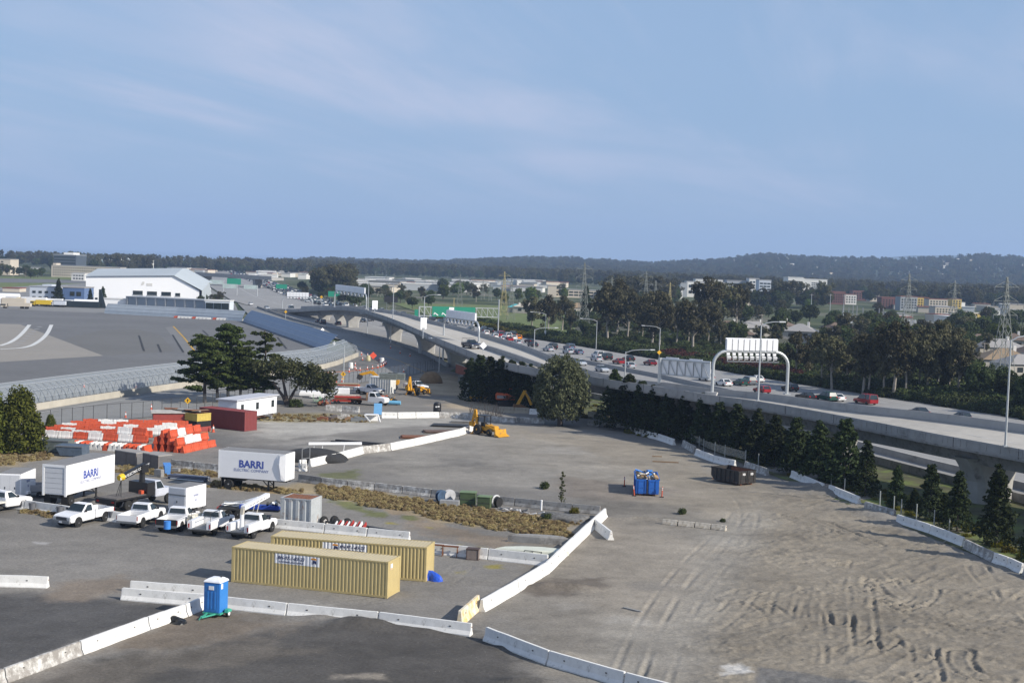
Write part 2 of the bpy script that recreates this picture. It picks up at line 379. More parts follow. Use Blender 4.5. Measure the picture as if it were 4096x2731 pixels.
patch(NP([(2000, 1700), (2700, 1790), (3080, 1990), (2900, 2060), (2400, 1960), (1900, 1760)]), (0.245, 0.215, 0.17), 3, 4, 0.75)
patch(NP([(1300, 1790), (2050, 1720), (2600, 1900), (2350, 1960), (1700, 1930), (1330, 1850)]), (0.215, 0.20, 0.175), 3, 4, 0.7)
patch(NP([(2240, 1900), (2700, 1960), (2500, 2010), (2230, 1985)]), (0.17, 0.145, 0.12), 1.5, 2.0, 0.7)
patch(NP([(1040, 1690), (1500, 1660), (1900, 1650), (1860, 1690), (1500, 1715), (1100, 1760), (1020, 1730)]), (0.31, 0.295, 0.265), 1.5, 2.5, 0.9)
patch(NP([(900, 1810), (1280, 1745), (1400, 1750), (1200, 1790)]), (0.29, 0.275, 0.25), 1.5, 2, 0.7)
patch(NP([(1640, 1530), (1760, 1490), (1900, 1510), (1980, 1560), (1930, 1590), (1660, 1570)]), sandy, 3, 4, 0.9)
patch(NP([(1800, 1600), (2040, 1590), (2040, 1650), (1800, 1640)]), sandy, 3, 4, 0.7)
patch(NP([(2060, 1610), (2420, 1560), (2420, 1640), (2300, 1660)]), (0.20, 0.17, 0.13), 3, 3, 0.9)
patch(NP([(1240, 1930), (1500, 1965), (1700, 2010), (2060, 2050), (2330, 2080), (2240, 2160), (2050, 2130), (1760, 2090), (1560, 2040), (1300, 1990), (1080, 1960)]), straw, 1.2, 2.4, 0.9, 3)
patch(NP([(1560, 2040), (1760, 2100), (2100, 2160), (2000, 2200), (1700, 2120)]), brown, 1.5, 3, 0.65, 3)
patch(NP([(1310, 1985), (1440, 2020), (1480, 2050), (1360, 2025)]), weed, 0.8, 1.6, 0.8, 2)
patch(NP([(0, 1800), (180, 1800), (210, 1830), (60, 1865), (-200, 1870), (-200, 1800)]), straw, 1.5, 2.0, 0.85, 3)
patch(NP([(470, 1860), (640, 1870), (880, 1890), (880, 1915), (640, 1905), (470, 1890)]), straw, 0.8, 1.2, 0.8, 2)
patch(NP([(860, 1925), (1200, 1960), (1200, 1985), (860, 1950)]), (0.30, 0.22, 0.11), 0.8, 1.5, 0.8, 2)
patch(NP([(1280, 1895), (1420, 1880), (1440, 1915), (1300, 1920)]), weed, 0.8, 1.6, 0.7, 2)
patch(NP([(90, 2035), (260, 2055), (260, 2075), (90, 2052)]), (0.26, 0.19, 0.10), 0.5, 0.8, 0.8, 2)
patch(NP([(1040, 1655), (1300, 1650), (1480, 1660), (1480, 1690), (1040, 1685)]), (0.22, 0.19, 0.11), 1.0, 1.5, 0.75, 3)
for (x, y, r) in [(1500, 2055, 40), (1640, 2070, 30), (1840, 2175, 18), (1930, 2190, 20), (1450, 2150, 14), (1830, 2290, 22), (1985, 2265, 20), (1560, 2090, 15), (1720, 2110, 16)]:
	patch(NP([(x - r, y - r * 0.25), (x + r, y - r * 0.2), (x + r, y + r * 0.3), (x - r, y + r * 0.25)]), (0.20, 0.17, 0.03) if r < 30 else weed, 0.4, 0.8, 0.8, 1.5)
patch(NP([(-400, 2350), (240, 2385), (480, 2400), (700, 2420), (610, 2480), (300, 2580), (0, 2690), (-600, 2900)]), (0.072, 0.070, 0.069), 1.2, 1.2, 0.95, 3)
patch(NP([(-300, 2900), (300, 2660), (560, 2600), (900, 2560), (1250, 2500), (1500, 2470), (1800, 2520), (1990, 2560), (2140, 2700), (2250, 2800), (1500, 3400)]), (0.066, 0.062, 0.058), 1.5, 2.5, 0.94, 4)
patch(NP([(600, 2480), (830, 2440), (1080, 2470), (1250, 2490), (900, 2560), (640, 2600), (430, 2600)]), (0.145, 0.120, 0.094), 1.5, 2.0, 0.9, 3)
patch(NP([(0, 2720), (560, 2600), (1100, 2560), (1300, 2610), (700, 2680), (200, 2800)]), (0.145, 0.127, 0.105), 0.9, 1.6, 0.5, 2)
patch(NP([(1340, 2690), (1520, 2695), (1540, 2715), (1330, 2712)]), (0.26, 0.23, 0.19), 0.4, 0.5, 0.8, 1)
patch(NP([(250, 2330), (480, 2300), (560, 2340), (330, 2400), (210, 2390)]), (0.175, 0.145, 0.115), 1.0, 1.0, 0.85, 2)
patch(NP([(2100, 2320), (2400, 2310), (2420, 2360), (2150, 2390), (2060, 2360)]), (0.105, 0.09, 0.075), 0.8, 1.2, 0.85, 2)
patch(NP([(2870, 2665), (2960, 2655), (3010, 2690), (2900, 2700)]), (0.42, 0.41, 0.39), 0.3, 0.6, 0.8, 1)
patch(NP([(130, 2165), (195, 2168), (190, 2178), (130, 2174)]), (0.34, 0.33, 0.32), 0.3, 0.3, 0.8, 1)
patch(NP([(900, 1790), (1250, 1770), (1200, 1800), (900, 1830)]), (0.10, 0.097, 0.094), 1.2, 2.0, 0.7, 3)
patch(NP([(760, 1720), (900, 1720), (980, 1780), (760, 1800)]), (0.12, 0.117, 0.112), 2, 2.5, 0.7, 3)
patch(NP([(2360, 1990), (2800, 2020), (2700, 2060), (2360, 2040)]), (0.13, 0.12, 0.105), 1.5, 2, 0.6, 3)
for (x, y, r) in [(800, 1950, 60), (300, 2250, 70), (640, 2280, 50), (1250, 2090, 50), (1300, 2420, 60), (1850, 1850, 90), (1500, 1840, 70), (2250, 1800, 80), (2600, 2350, 70), (2500, 2480, 60), (2300, 2430, 60)]:
	patch(NP([(x - r, y - r * 0.2), (x + r, y - r * 0.15), (x + r, y + r * 0.2), (x - r, y + r * 0.15)]), (0.125, 0.12, 0.113) if r % 20 else (0.27, 0.255, 0.23), 1.0, 2.0, 0.45, 3)
Z = 0.02 * fbm(GX, GY, 3, 3) + 0.03 * fbm(GX, GY, 14, 3)
def mound(x, y, rx, ry, h, rz=0.0, rough=0.3):
	global Z
	c = P(x, y); dx, dy = GX - c.x, GY - c.y; u = (dx * math.cos(rz) + dy * math.sin(rz)) / rx; v = (-dx * math.sin(rz) + dy * math.cos(rz)) / ry
	Z += h * np.exp(-(u * u + v * v) * 1.6) * (1 + rough * fbm(GX, GY, 1.3, 3))
mound(1440, 2500, 2.6, 1.0, 0.55); mound(1290, 2475, 2.2, 0.8, 0.30); mound(1720, 2520, 3.5, 0.9, 0.22)
mound(2280, 2350, 2.6, 1.2, 0.35); mound(2170, 2350, 1.2, 0.8, 0.25)
mound(3180, 1890, 4, 2.0, 0.55, -1.0); mound(3300, 1960, 5, 2.2, 0.65, -1.0); mound(3480, 2060, 6, 1.8, 0.5, -1.0); mound(2560, 2075, 3, 0.8, 0.3)
mound(2110, 2740, 3, 1.2, 0.5); mound(2240, 2620, 2.5, 1.0, 0.3, -0.5); mound(2060, 2590, 1.5, 0.7, 0.25)
mound(3620, 2520, 2, 1.2, 0.2); mound(3330, 2600, 3, 1.0, 0.2)
dirtmask = 1 - sstep(pdist(GX, GY, NP([(2860, 2731), (2800, 2480), (2950, 2250), (3080, 1950), (3280, 1950), (3600, 2110), (4096, 2320), (4700, 2500), (4700, 3100)])), -2, 4)
rdg = 1 - np.abs(fbm(GX + 31, GY * 1.6, 1.5, 3)); Z += dirtmask * (0.08 * fbm(GX, GY, 1.6, 4) + 0.16 * np.maximum(0, rdg - 0.78) / 0.22 * np.maximum(0, 0.3 + fbm(GX, GY, 6, 2)) + 0.055 * fbm(GX, GY, 0.5, 2)); Z += (1 - dirtmask) * 0.02 * fbm(GX, GY, 0.6, 2)
for cs, sn, off, am in ((0.88, -0.48, 0, 0.13), (0.62, 0.78, 40, 0.07), (0.98, 0.2, 80, 0.08)):
	u, v = (GX * cs + GY * sn) / 9, (-GX * sn + GY * cs) / 1.25
	sk = 1 - np.abs(fbm(u + off, v + 0.5 * fbm(GX, GY, 9, 2), 1.0, 2)); Z += dirtmask * am * (np.maximum(0, sk - 0.72) / 0.28) ** 1.5 * sstep(fbm(GX + off, GY, 11, 2), -0.25, 0.35)
def rut(line, w=0.8, depth=0.10, tread=True, rw=0.20):
	depth *= 0.75
	"""a pair of wheel ruts with pushed-up edges along a path"""
	global Z, C
	pts = smooth_path([P(x, y) for x, y in line], 2)
	xs = [p.x for p in pts]; yv = [p.y for p in pts]
	sel = (GX > min(xs) - 3) & (GX < max(xs) + 3) & (GY > min(yv) - 3) & (GY < max(yv) + 3)
	X, Y = GX[sel], GY[sel]
	best = np.full(X.shape, 1e9); sgn = np.zeros(X.shape); al = np.zeros(X.shape); acc = 0
	for a, b in zip(pts, pts[1:]):
		dx, dy = b.x - a.x, b.y - a.y; L2 = dx * dx + dy * dy + 1e-9; t = np.clip(((X - a.x) * dx + (Y - a.y) * dy) / L2, 0, 1)
		d = np.hypot(X - a.x - t * dx, Y - a.y - t * dy); k = d < best
		sgn = np.where(k, np.sign((X - a.x) * dy - (Y - a.y) * dx), sgn); al = np.where(k, acc + t * math.sqrt(L2), al); best = np.minimum(best, d); acc += math.sqrt(L2)
	s = sgn * best; dz = np.zeros(X.shape)
	for c in ((-w, w) if w > 0 else (0,)):
		q = (s - c) / rw
		dz += -depth * np.exp(-q * q * 1.3) + depth * 0.75 * np.exp(-(np.abs(q) - 1.55) ** 2 * 3.0)
		if tread: dz += 0.035 * np.exp(-q * q) * np.sign(np.sin(al * 2 * math.pi / 0.62 + 1.2 * q))
	Z[sel] += dz * np.clip(0.5 + 1.6 * fbm(X, Y, 3.5, 3), 0, 1.5)
rut([(3400, 2360), (3520, 2330), (3640, 2330), (3690, 2280), (3640, 2235), (3500, 2225), (3330, 2250), (3150, 2270)])
rut([(3150, 2300), (3300, 2300), (3480, 2310), (3620, 2330), (3900, 2400), (4120, 2440), (4300, 2480)])
rut([(3450, 2340), (3560, 2410), (3700, 2470), (3880, 2510), (4096, 2560), (4300, 2620)])
rut([(3540, 2320), (3600, 2390), (3760, 2440), (4000, 2480), (4300, 2560)], depth=0.13)
rut([(3120, 2080), (3230, 2120), (3400, 2160), (3600, 2190), (3740, 2220)])
rut([(3150, 2060), (3280, 2090), (3420, 2150), (3500, 2180)], depth=0.2)
rut([(3120, 2170), (3300, 2190), (3450, 2215), (3600, 2200), (3760, 2165)])
rut([(3040, 2230), (3150, 2260), (3320, 2260), (3500, 2240)], depth=0.13)
rut([(3260, 2300), (3255, 2400), (3240, 2520), (3250, 2640)], depth=0.14)
rut([(3160, 2340), (3130, 2430), (3110, 2520)], depth=0.12)
rut([(3440, 2350), (3450, 2450), (3460, 2560), (3470, 2660)], depth=0.13)
rut([(2900, 2400), (3050, 2340), (3200, 2310)], depth=0.10)
rut([(2860, 2500), (2950, 2420), (3000, 2350), (2920, 2330)], depth=0.10)
rut([(3000, 2600), (3200, 2570), (3420, 2580), (3700, 2620)], depth=0.10)
rut([(3640, 2280), (3800, 2310), (3960, 2330), (4096, 2350)], depth=0.10)
for i in range(34):
	q = random.Random(i + 50); x, y = q.uniform(2950, 4150), q.uniform(2080, 2640); x = max(x, 2900 + (y - 2080) * 0.1); a = q.uniform(-0.5, 0.9) if i % 3 else q.uniform(1.2, 1.9); n_ = q.randint(3, 5); cv = q.uniform(-0.5, 0.5); ln = []
	for k in range(n_): ln.append((x, y)); x += 70 * math.cos(a); y += 34 * math.sin(a); a += cv
	rut(ln, 0 if i % 4 == 0 else 0.8, q.uniform(0.07, 0.17))
rut([(2620, 2731), (2700, 2500), (2800, 2330), (2950, 2180), (3010, 2060), (2960, 1980), (2850, 1930)], depth=0.05, tread=False)
rut([(2500, 2731), (2600, 2480), (2740, 2280), (2880, 2150), (2960, 2050)], depth=0.05, tread=False)
rut([(1300, 2420), (1500, 2400), (1750, 2350), (1850, 2270)], depth=0.035, tread=False)
rut([(0, 2230), (400, 2260), (800, 2290)], depth=0.03, tread=False)
out = np.minimum(0, 0)
me = bpy.data.meshes.new('yard_ground')
co = np.stack([GX, GY, Z], -1).reshape(-1, 3).astype(np.float32)
idx = np.arange(nr * nc).reshape(nr, nc)
quads = np.stack([idx[:-1, :-1], idx[:-1, 1:], idx[1:, 1:], idx[1:, :-1]], -1).reshape(-1, 4)
me.vertices.add(len(co)); me.vertices.foreach_set('co', co.ravel())
me.loops.add(quads.size); me.loops.foreach_set('vertex_index', quads.ravel().astype(np.int32))
me.polygons.add(len(quads)); me.polygons.foreach_set('loop_start', np.arange(0, quads.size, 4, dtype=np.int32))
me.update(calc_edges=True)
ca = me.color_attributes.new('soil', 'FLOAT_COLOR', 'POINT')
ca.data.foreach_set('color', np.concatenate([np.clip(C * 1.18, 0.01, 0.9), np.ones((nr, nc, 1))], -1).reshape(-1).astype(np.float32))
me.polygons.foreach_set('use_smooth', np.ones(len(quads), bool))
def yard_material():
	m = bpy.data.materials.new('yard_soil'); m.use_nodes = True; n, l = m.node_tree.nodes, m.node_tree.links
	b = n['Principled BSDF']; b.inputs['Roughness'].default_value = 0.95; b.inputs['Specular IOR Level'].default_value = 0.12
	at = n.new('ShaderNodeAttribute'); at.attribute_name = 'soil'; g = n.new('ShaderNodeNewGeometry')
	a = n.new('ShaderNodeTexNoise'); a.inputs['Scale'].default_value = 4.5; a.inputs['Detail'].default_value = 9; a.inputs['Roughness'].default_value = 0.75; l.new(g.outputs['Position'], a.inputs['Vector'])
	mr = n.new('ShaderNodeMapRange'); mr.inputs[1].default_value = 0.28; mr.inputs[2].default_value = 0.72; mr.inputs[3].default_value = 0.66; mr.inputs[4].default_value = 1.34; l.new(a.outputs[0], mr.inputs[0])
	vo = n.new('ShaderNodeTexVoronoi'); vo.inputs['Scale'].default_value = 2.4; l.new(g.outputs['Position'], vo.inputs['Vector'])     # scattered pale stones
	st = n.new('ShaderNodeMapRange'); st.inputs[1].default_value = 0.06; st.inputs[2].default_value = 0.03; l.new(vo.outputs['Distance'], st.inputs[0])
	cc = n.new('ShaderNodeCombineColor')
	for i in range(3): l.new(mr.outputs[0], cc.inputs[i])
	mu = n.new('ShaderNodeMix'); mu.data_type = 'RGBA'; mu.blend_type = 'MULTIPLY'; mu.inputs['Factor'].default_value = 1; l.new(at.outputs['Color'], mu.inputs['A']); l.new(cc.outputs[0], mu.inputs['B'])
	ms = n.new('ShaderNodeMix'); ms.data_type = 'RGBA'; l.new(st.outputs[0], ms.inputs['Factor']); l.new(mu.outputs['Result'], ms.inputs['A']); ms.inputs['B'].default_value = (0.42, 0.40, 0.36, 1)
	l.new(ms.outputs['Result'], b.inputs['Base Color'])
	bp = n.new('ShaderNodeBump'); bp.inputs['Strength'].default_value = 0.5; bp.inputs['Distance'].default_value = 0.08; l.new(a.outputs[0], bp.inputs['Height']); l.new(bp.outputs[0], b.inputs['Normal'])
	return m
me.materials.append(yard_material())
yard = bpy.data.objects.new('yard_ground', me); COL.objects.link(yard); struct(yard)
del C, co, quads, big, med, fine, stretch
def gz(x, y):
	"""height of the yard under a point"""
	if not (ys_[0] < y < ys_[-1]): return 0.0
	r = int(np.searchsorted(ys_, y)) ; c = int(np.searchsorted(tans, x / y))
	if not (0 < c < nc): return 0.0
	return float(Z[min(r, nr - 1), c])
def PG(px, py):
	p = P(px, py); z = gz(p.x, p.y); p = P(px, py, z); p.z = gz(p.x, p.y); return p
# roads
def paving(name, col, var=0.12, streak=0.1):
	m = bpy.data.materials.new(name); m.use_nodes = True; n, l = m.node_tree.nodes, m.node_tree.links
	b = n['Principled BSDF']; b.inputs['Roughness'].default_value = 0.9; b.inputs['Specular IOR Level'].default_value = 0.2
	g = n.new('ShaderNodeNewGeometry'); outs = []
	for sc_, d in ((0.035, 4), (0.6, 8)):
		a = n.new('ShaderNodeTexNoise'); a.inputs['Scale'].default_value = sc_; a.inputs['Detail'].default_value = d; a.inputs['Roughness'].default_value = 0.65; l.new(g.outputs['Position'], a.inputs['Vector']); outs.append(a.outputs[0])
	ad = n.new('ShaderNodeMath'); ad.operation = 'ADD'; l.new(outs[0], ad.inputs[0]); l.new(outs[1], ad.inputs[1])
	mr = n.new('ShaderNodeMapRange'); mr.inputs[1].default_value = 0.7; mr.inputs[2].default_value = 1.3; mr.inputs[3].default_value = 1 - var; mr.inputs[4].default_value = 1 + var; l.new(ad.outputs[0], mr.inputs[0])
	cc = n.new('ShaderNodeCombineColor')
	for i in range(3): l.new(mr.outputs[0], cc.inputs[i])
	mu = n.new('ShaderNodeMix'); mu.data_type = 'RGBA'; mu.blend_type = 'MULTIPLY'; mu.inputs['Factor'].default_value = 1; mu.inputs['A'].default_value = (*col, 1); l.new(cc.outputs[0], mu.inputs['B'])
	l.new(mu.outputs['Result'], b.inputs['Base Color']); return m
asphalt = paving('asphalt', (0.155, 0.155, 0.155), 0.16); asphalt_pale = paving('pale_asphalt', (0.22, 0.218, 0.21), 0.14); concrete_road = paving('freeway_concrete', (0.28, 0.275, 0.265), 0.12); apron_conc = paving('apron_concrete', (0.28, 0.26, 0.23), 0.10); deckm = paving('deck_concrete', (0.44, 0.415, 0.37), 0.14)
grassm = M('grass_field', (0.115, 0.145, 0.04), 0.95, var=0.45, scale=0.25, world=True, dirt=(0.20, 0.17, 0.08), dirt_amt=0.35, dirt_scale=0.12)
WALL = [(-700, 1795), (152, 1640), (719, 1553), (1218, 1486), (1325, 1472), (1434, 1427)]          # foot of the wall under the near blast fence
INN = [(1407, 1415), (1303, 1402), (971, 1285), (414, 1254), (0, 1236), (-900, 1195)]
apron = sheet('airport_apron', NP(WALL) + NP(INN), 0.06, asphalt)
sheet('apron_concrete', NP([(-500, 1300), (0, 1296), (80, 1298), (414, 1424), (0, 1449), (-600, 1480)]), 0.012, apron_conc, apron)
sheet('apron_patch', NP([(410, 1320), (556, 1318), (640, 1340), (700, 1405), (420, 1424), (240, 1360)]), 0.006, paving('apron_patch', (0.15, 0.148, 0.142), 0.1), apron)
sheet('apron_lane', NP([(660, 1310), (690, 1306), (790, 1410), (740, 1420)]), 0.018, paving('apron_lane', (0.19, 0.188, 0.185), 0.08), apron)
for o in [o for o in bpy.data.objects if o.parent == apron]: o.location.z = 0.06
def stripe(name, line, w, m, z, parent=None, sm=0):
	pts = [P(x, y) for x, y in line]
	if sm: pts = smooth_path(pts, sm)
	mb = MB(); ribbon(mb, pts, w / 2, -w / 2, z); o = mb.build(name, m, parent)
	if not parent: o['kind'] = 'structure'
	return o
stripe('taxi_line', [(693, 1306), (735, 1350), (778, 1405)], 0.45, road_yellow, 0.105, apron)
stripe('apron_marking', [(0, 1384), (45, 1370), (85, 1340), (118, 1300)], 1.1, road_white, 0.10, apron, 2)
stripe('apron_marking', [(0, 1398), (110, 1392), (160, 1365), (190, 1335), (206, 1300)], 1.1, road_white, 0.10, apron, 2)
for k in range(9): stripe('apron_marking', [(62 + k * 11.5, 1385 - k * 9.5), (70 + k * 11.5, 1383 - k * 9.5)], 1.4, M('worn_road_paint', (0.30, 0.30, 0.30), 0.9, world=True), 0.101, apron)
for ln in ([(556, 1343), (576, 1405)], [(631, 1378), (644, 1409)], [(690, 1340), (734, 1410)], [(811, 1322), (833, 1343)], [(1110, 1350), (1146, 1396)]): stripe('tar_seam', ln, 0.5, M('tar', (0.035, 0.035, 0.035), 0.8), 0.102, apron)
sheet('aircraft_ramp', NP([(-1500, 1225), (0, 1236), (414, 1254), (971, 1284), (940, 1215), (800, 1128), (600, 1120), (0, 1150), (-1500, 1120)]), 0.02, asphalt_pale)
sheet('airfield_grass', NP([(-1500, 1125), (0, 1150), (300, 1150), (420, 1120), (350, 1108), (0, 1106), (-1500, 1060)]), -0.02, grassm)
sheet('runway', NP([(-1500, 1090), (0, 1130), (340, 1133), (380, 1122), (0, 1113), (-1500, 1070)]), 0.03, asphalt)
FENCE = [(-600, 1830), (180, 1712), (434, 1683), (616, 1668), (1000, 1612), (1335, 1552), (1500, 1521), (1662, 1497), (1738, 1478)]
fr = sheet('frontage_road', NP([(-700, 1797)] + WALL[1:] + [(1409, 1372), (998, 1262), (950, 1212), (1010, 1226), (1233, 1304), (1501, 1352), (1690, 1412), (1780, 1470)] + FENCE[::-1]), 0.075, asphalt_pale)
stripe('edge_line', [(1410, 1380), (1600, 1445), (1700, 1490)], 0.18, road_yellow, 0.080, fr)
stripe('edge_line', [(150, 1652), (720, 1566), (1100, 1513), (1330, 1481), (1500, 1463), (1640, 1474)], 0.15, road_white, 0.080, fr, 1)
sheet('median_island', NP([(1280, 1492), (1434, 1430), (1500, 1440), (1545, 1462), (1480, 1478), (1330, 1492)]), 0.16, M('island_soil', (0.15, 0.145, 0.135), 0.95, var=0.3, scale=0.6), fr)
mbk = MB();
kp = smooth_path([P(x, y) for x, y in [(1235, 1493), (1330, 1492), (1480, 1478), (1545, 1462), (1500, 1440), (1440, 1430)]], 2)
ribbon(mbk, kp, 0.25, -0.25, 0.20); L_ = offs(kp, 0.25); R_ = offs(kp, -0.25)
for a in (L_, R_): mbk.add([(p.x, p.y, 0.07) for p in a] + [(p.x, p.y, 0.20) for p in a], [(i, i + 1, len(a) + i + 1, len(a) + i) for i in range(len(a) - 1)])
mbk.build('kerb', M('red_kerb', (0.24, 0.12, 0.08), 0.9, var=0.2), fr)
FAR = [P(x, y) for x, y in [(5200, 1880), (4096, 1684), (3751, 1626), (3355, 1565), (3008, 1507), (2625, 1438), (2330, 1388), (2085, 1350), (1926, 1312), (1700, 1268), (1341, 1210), (1130, 1138), (985, 1097), (905, 1072)]]
NEAR = [P(x, y) for x, y in [(840, 1085), (815, 1130), (926, 1202), (1010, 1226), (1233, 1304), (1501, 1352), (1690, 1412), (1850, 1450), (2100, 1528), (2345, 1587), (2900, 1700), (3496, 1850), (3708, 1908), (4096, 2012), (5200, 2330)]]
fw = sheet('freeway', [p[:2] for p in FAR + NEAR], 0.085, concrete_road)
farp = smooth_path(FAR[1:], 2)
mb = MB()
def dash_line(mb, path, off, z, w=0.16, on=3.6, gap=11.0, solid=False):
	q = resample([Vector((p.x, p.y, 0)) for p in offs(path, off)], 1.8)
	if solid: ribbon(mb, q, w / 2, -w / 2, z); return
	k = 0; per = int((on + gap) / 1.8); kk = max(1, int(on / 1.8))
	while k + kk < len(q): ribbon(mb, q[k:k + kk + 1], w / 2, -w / 2, z); k += per
for k in range(1, 10): dash_line(mb, farp, 3.0 + 3.66 * k, 0.090)
dash_line(mb, farp, 3.0, 0.090, solid=True); dash_line(mb, farp, 3.0 + 3.66 * 10, 0.090, solid=True)
mb.build('lane_marking', road_white, fw)
sheet('verge', NP([(1850, 1455), (2100, 1532), (2345, 1590), (2900, 1704), (3496, 1854), (3708, 1912), (4096, 2016), (5200, 2336), (5200, 2900), (4096, 2300), (3500, 2060), (3060, 1890), (2740, 1760), (2560, 1712), (2440, 1690), (2340, 1655), (1900, 1510), (1800, 1485)]), 0.05, M('verge_soil', (0.085, 0.085, 0.04), 0.95, var=0.5, scale=0.35, world=True, dirt=(0.14, 0.19, 0.035), dirt_amt=0.55, dirt_scale=0.22))
sheet('green_field', NP([(1720, 1262), (1800, 1262), (2100, 1330), (2300, 1375), (2700, 1430), (2700, 1270), (2400, 1235), (1800, 1215), (1560, 1210)]), -0.05, grassm)
sheet('scrub_floor', NP([(2300, 1380), (2625, 1433), (3008, 1502), (3751, 1620), (4096, 1677), (5200, 1870), (5200, 1560), (4096, 1440), (3400, 1350), (2700, 1300), (2300, 1300)]), -0.04, M('scrub_soil', (0.075, 0.075, 0.045), 0.95, var=0.5, scale=0.3, world=True))
# the elevated ramp
def PL(l): return [P(x, y, z) for x, y, z in l]
nearT = smooth_path(PL([(1060, 1236, 1.2), (1134, 1235, 1.8), (1187, 1236, 2.8), (1258, 1231, 4.5), (1335, 1227, 6.1), (1386, 1228, 7.0), (1445, 1235, 7.6), (1498, 1250, 8.0), (1570, 1274, 7.9), (1669, 1316, 7.6), (1758, 1355.6, 7.35), (1845, 1389, 7.25), (1944, 1431, 7.2), (2120, 1470, 7.2), (2340, 1500, 7.2), (2439, 1519, 7.2), (2534, 1530, 7.2), (2700, 1556, 7.2), (2753, 1564, 7.2), (2845, 1580, 7.2), (2983, 1596, 7.2), (3200, 1631, 7.2), (3483, 1683, 7.2), (3751, 1736, 7.2), (4016, 1783, 7.2), (4096, 1798, 7.2), (4700, 1925, 7.2)]), 1)
farT = smooth_path(PL([(1150, 1226, 1.5), (1230, 1224, 3.2), (1310, 1221, 5.0), (1404, 1222, 6.8), (1514, 1233.6, 7.9), (1628, 1252, 7.9), (1702, 1275, 7.7), (1845, 1307, 7.4), (1926, 1330, 7.3), (2085, 1376, 7.2), (2136, 1394, 7.1), (2200, 1419, 6.9), (2266, 1446.7, 6.6), (2355, 1478.6, 6.35), (2439, 1501, 6.2), (2577, 1521, 6.3), (2743, 1538, 6.5), (2830, 1552, 6.7), (2983, 1564, 7.0), (3085, 1574, 7.2), (3200, 1589, 7.5), (3317, 1605, 7.7), (3483, 1623, 8.0), (3700, 1645, 8.1), (3879, 1666, 8.2), (4096, 1695, 8.2), (4700, 1778, 8.2)]), 1)
def closest(poly, p):
	best = None
	for a, b in zip(poly, poly[1:]):
		d = b - a; t = max(0, min(1, ((p.x - a.x) * d.x + (p.y - a.y) * d.y) / (d.x * d.x + d.y * d.y + 1e-9))); q = a + d * t
		e = (q.x - p.x) ** 2 + (q.y - p.y) ** 2
		if best is None or e < best[0]: best = (e, q)
	return best[1]
st = resample(nearT, 4.0); fa = [closest(farT, p) for p in st]
ramp = E('elevated_ramp', 'grey concrete elevated freeway ramp curving across the scene on flared piers', 'overpass', (st[len(st) // 2].x, st[len(st) // 2].y, 0))
rl = ramp.location
def loc(p, dz=0.0): return (p.x - rl.x, p.y - rl.y, p.z - rl.z + dz)
PH = 0.95                                                      # parapet height over the deck
mb = MB(); n = len(st); inn = [];
for p, q in zip(st, fa):
	d = Vector((q.x - p.x, q.y - p.y, 0)); d = d.normalized() if d.length > 0.1 else Vector((1, 0, 0)); inn.append(d)
top = [(p, q, d) for p, q, d in zip(st, fa, inn)]
vs_ = [loc(p, -PH) for p, q, d in top] + [loc(q, -PH) for p, q, d in top]
mb.add(vs_, [(i, i + 1, n + i + 1, n + i) for i in range(n - 1)]); mb.build('deck', deckm, ramp)
mb = MB(); rings = []
for p, q, d in top:
	dep = min(1.9, max(0.35, p.z - PH - 0.3)); w = (q - p).length
	a = p + d * 0.02; b = p + d * min(2.2, w * 0.2); c = q - d * min(2.2, w * 0.2); e = q - d * 0.02
	rings.append([loc(a, -PH - 0.05), loc(a, -PH - 0.32), loc(b, -PH - 0.5), loc(b + d * 0.5, -PH - dep), loc(c - d * 0.5, -PH - dep), loc(c, -PH - 0.5), loc(e, -PH - 0.32), loc(e, -PH - 0.05)])
mb.loft(rings, caps=True); mb.build('box_girder', concrete_grey, ramp)
def wall_along(name, pts, dirs, h_in, thick, m, low=0.0, parent=ramp):
	"""a parapet: pts are the outer top edge, dirs point to the inner side"""
	mb = MB(); rings = []
	for p, d in zip(pts, dirs):
		rings.append([loc(p, -h_in - low), loc(p), loc(p + d * thick * 0.7), loc(p + d * thick, -h_in * 0.6), loc(p + d * thick * 1.25, -h_in)])
	mb.loft(rings, caps=True); return mb.build(name, m, parent)
parap = M('parapet_concrete', (0.34, 0.335, 0.325), 0.85, var=0.10, scale=0.6, dirt=(0.20, 0.195, 0.19), dirt_amt=0.3, dirt_scale=0.35)
npar = wall_along('parapet', st, inn, PH, 0.25, parap, 0.10); npar['label'] = 'near parapet of the ramp with recessed oblong panels'
wall_along('parapet', fa, [-d for d in inn], PH, 0.25, parap, 0.10)
acc = 0
fine_st = resample(nearT, 1.0); k0 = min(range(len(fine_st)), key=lambda i: (fine_st[i] - P(2620, 1544, 7.2)).length)
pm = M('parapet_frame', (0.36, 0.355, 0.345), 0.85, var=0.1, scale=0.6)
k = k0; cnt = 0
while k + 3 < len(fine_st):
	a, b = fine_st[k], fine_st[k + 2]; d = (b - a); L = d.length; d.normalize(); nrm = Vector((d.y, -d.x, 0));
	mb = MB(); c0 = a + nrm * 0.0
	for (u0, u1, z0, z1) in ((0, 2.0, -0.22, -0.16), (0, 2.0, -0.82, -0.76), (0, 0.06, -0.82, -0.16), (1.94, 2.0, -0.82, -0.16)):
		pts = [a + d * u0 - nrm * 0.01, a + d * u1 - nrm * 0.01, a + d * u1 + nrm * 0.05, a + d * u0 + nrm * 0.05]
		mb.hexa([loc(p, z0) for p in pts] + [loc(p, z1) for p in pts])
	o = mb.build('panel_frame', pm, npar); k += 3; cnt += 1
	if cnt > 48: break
g = smooth_path(PL([(1918, 1372, 7.15), (1998, 1394, 7.1), (2125, 1437, 7.0), (2266, 1487, 6.9)]), 1)
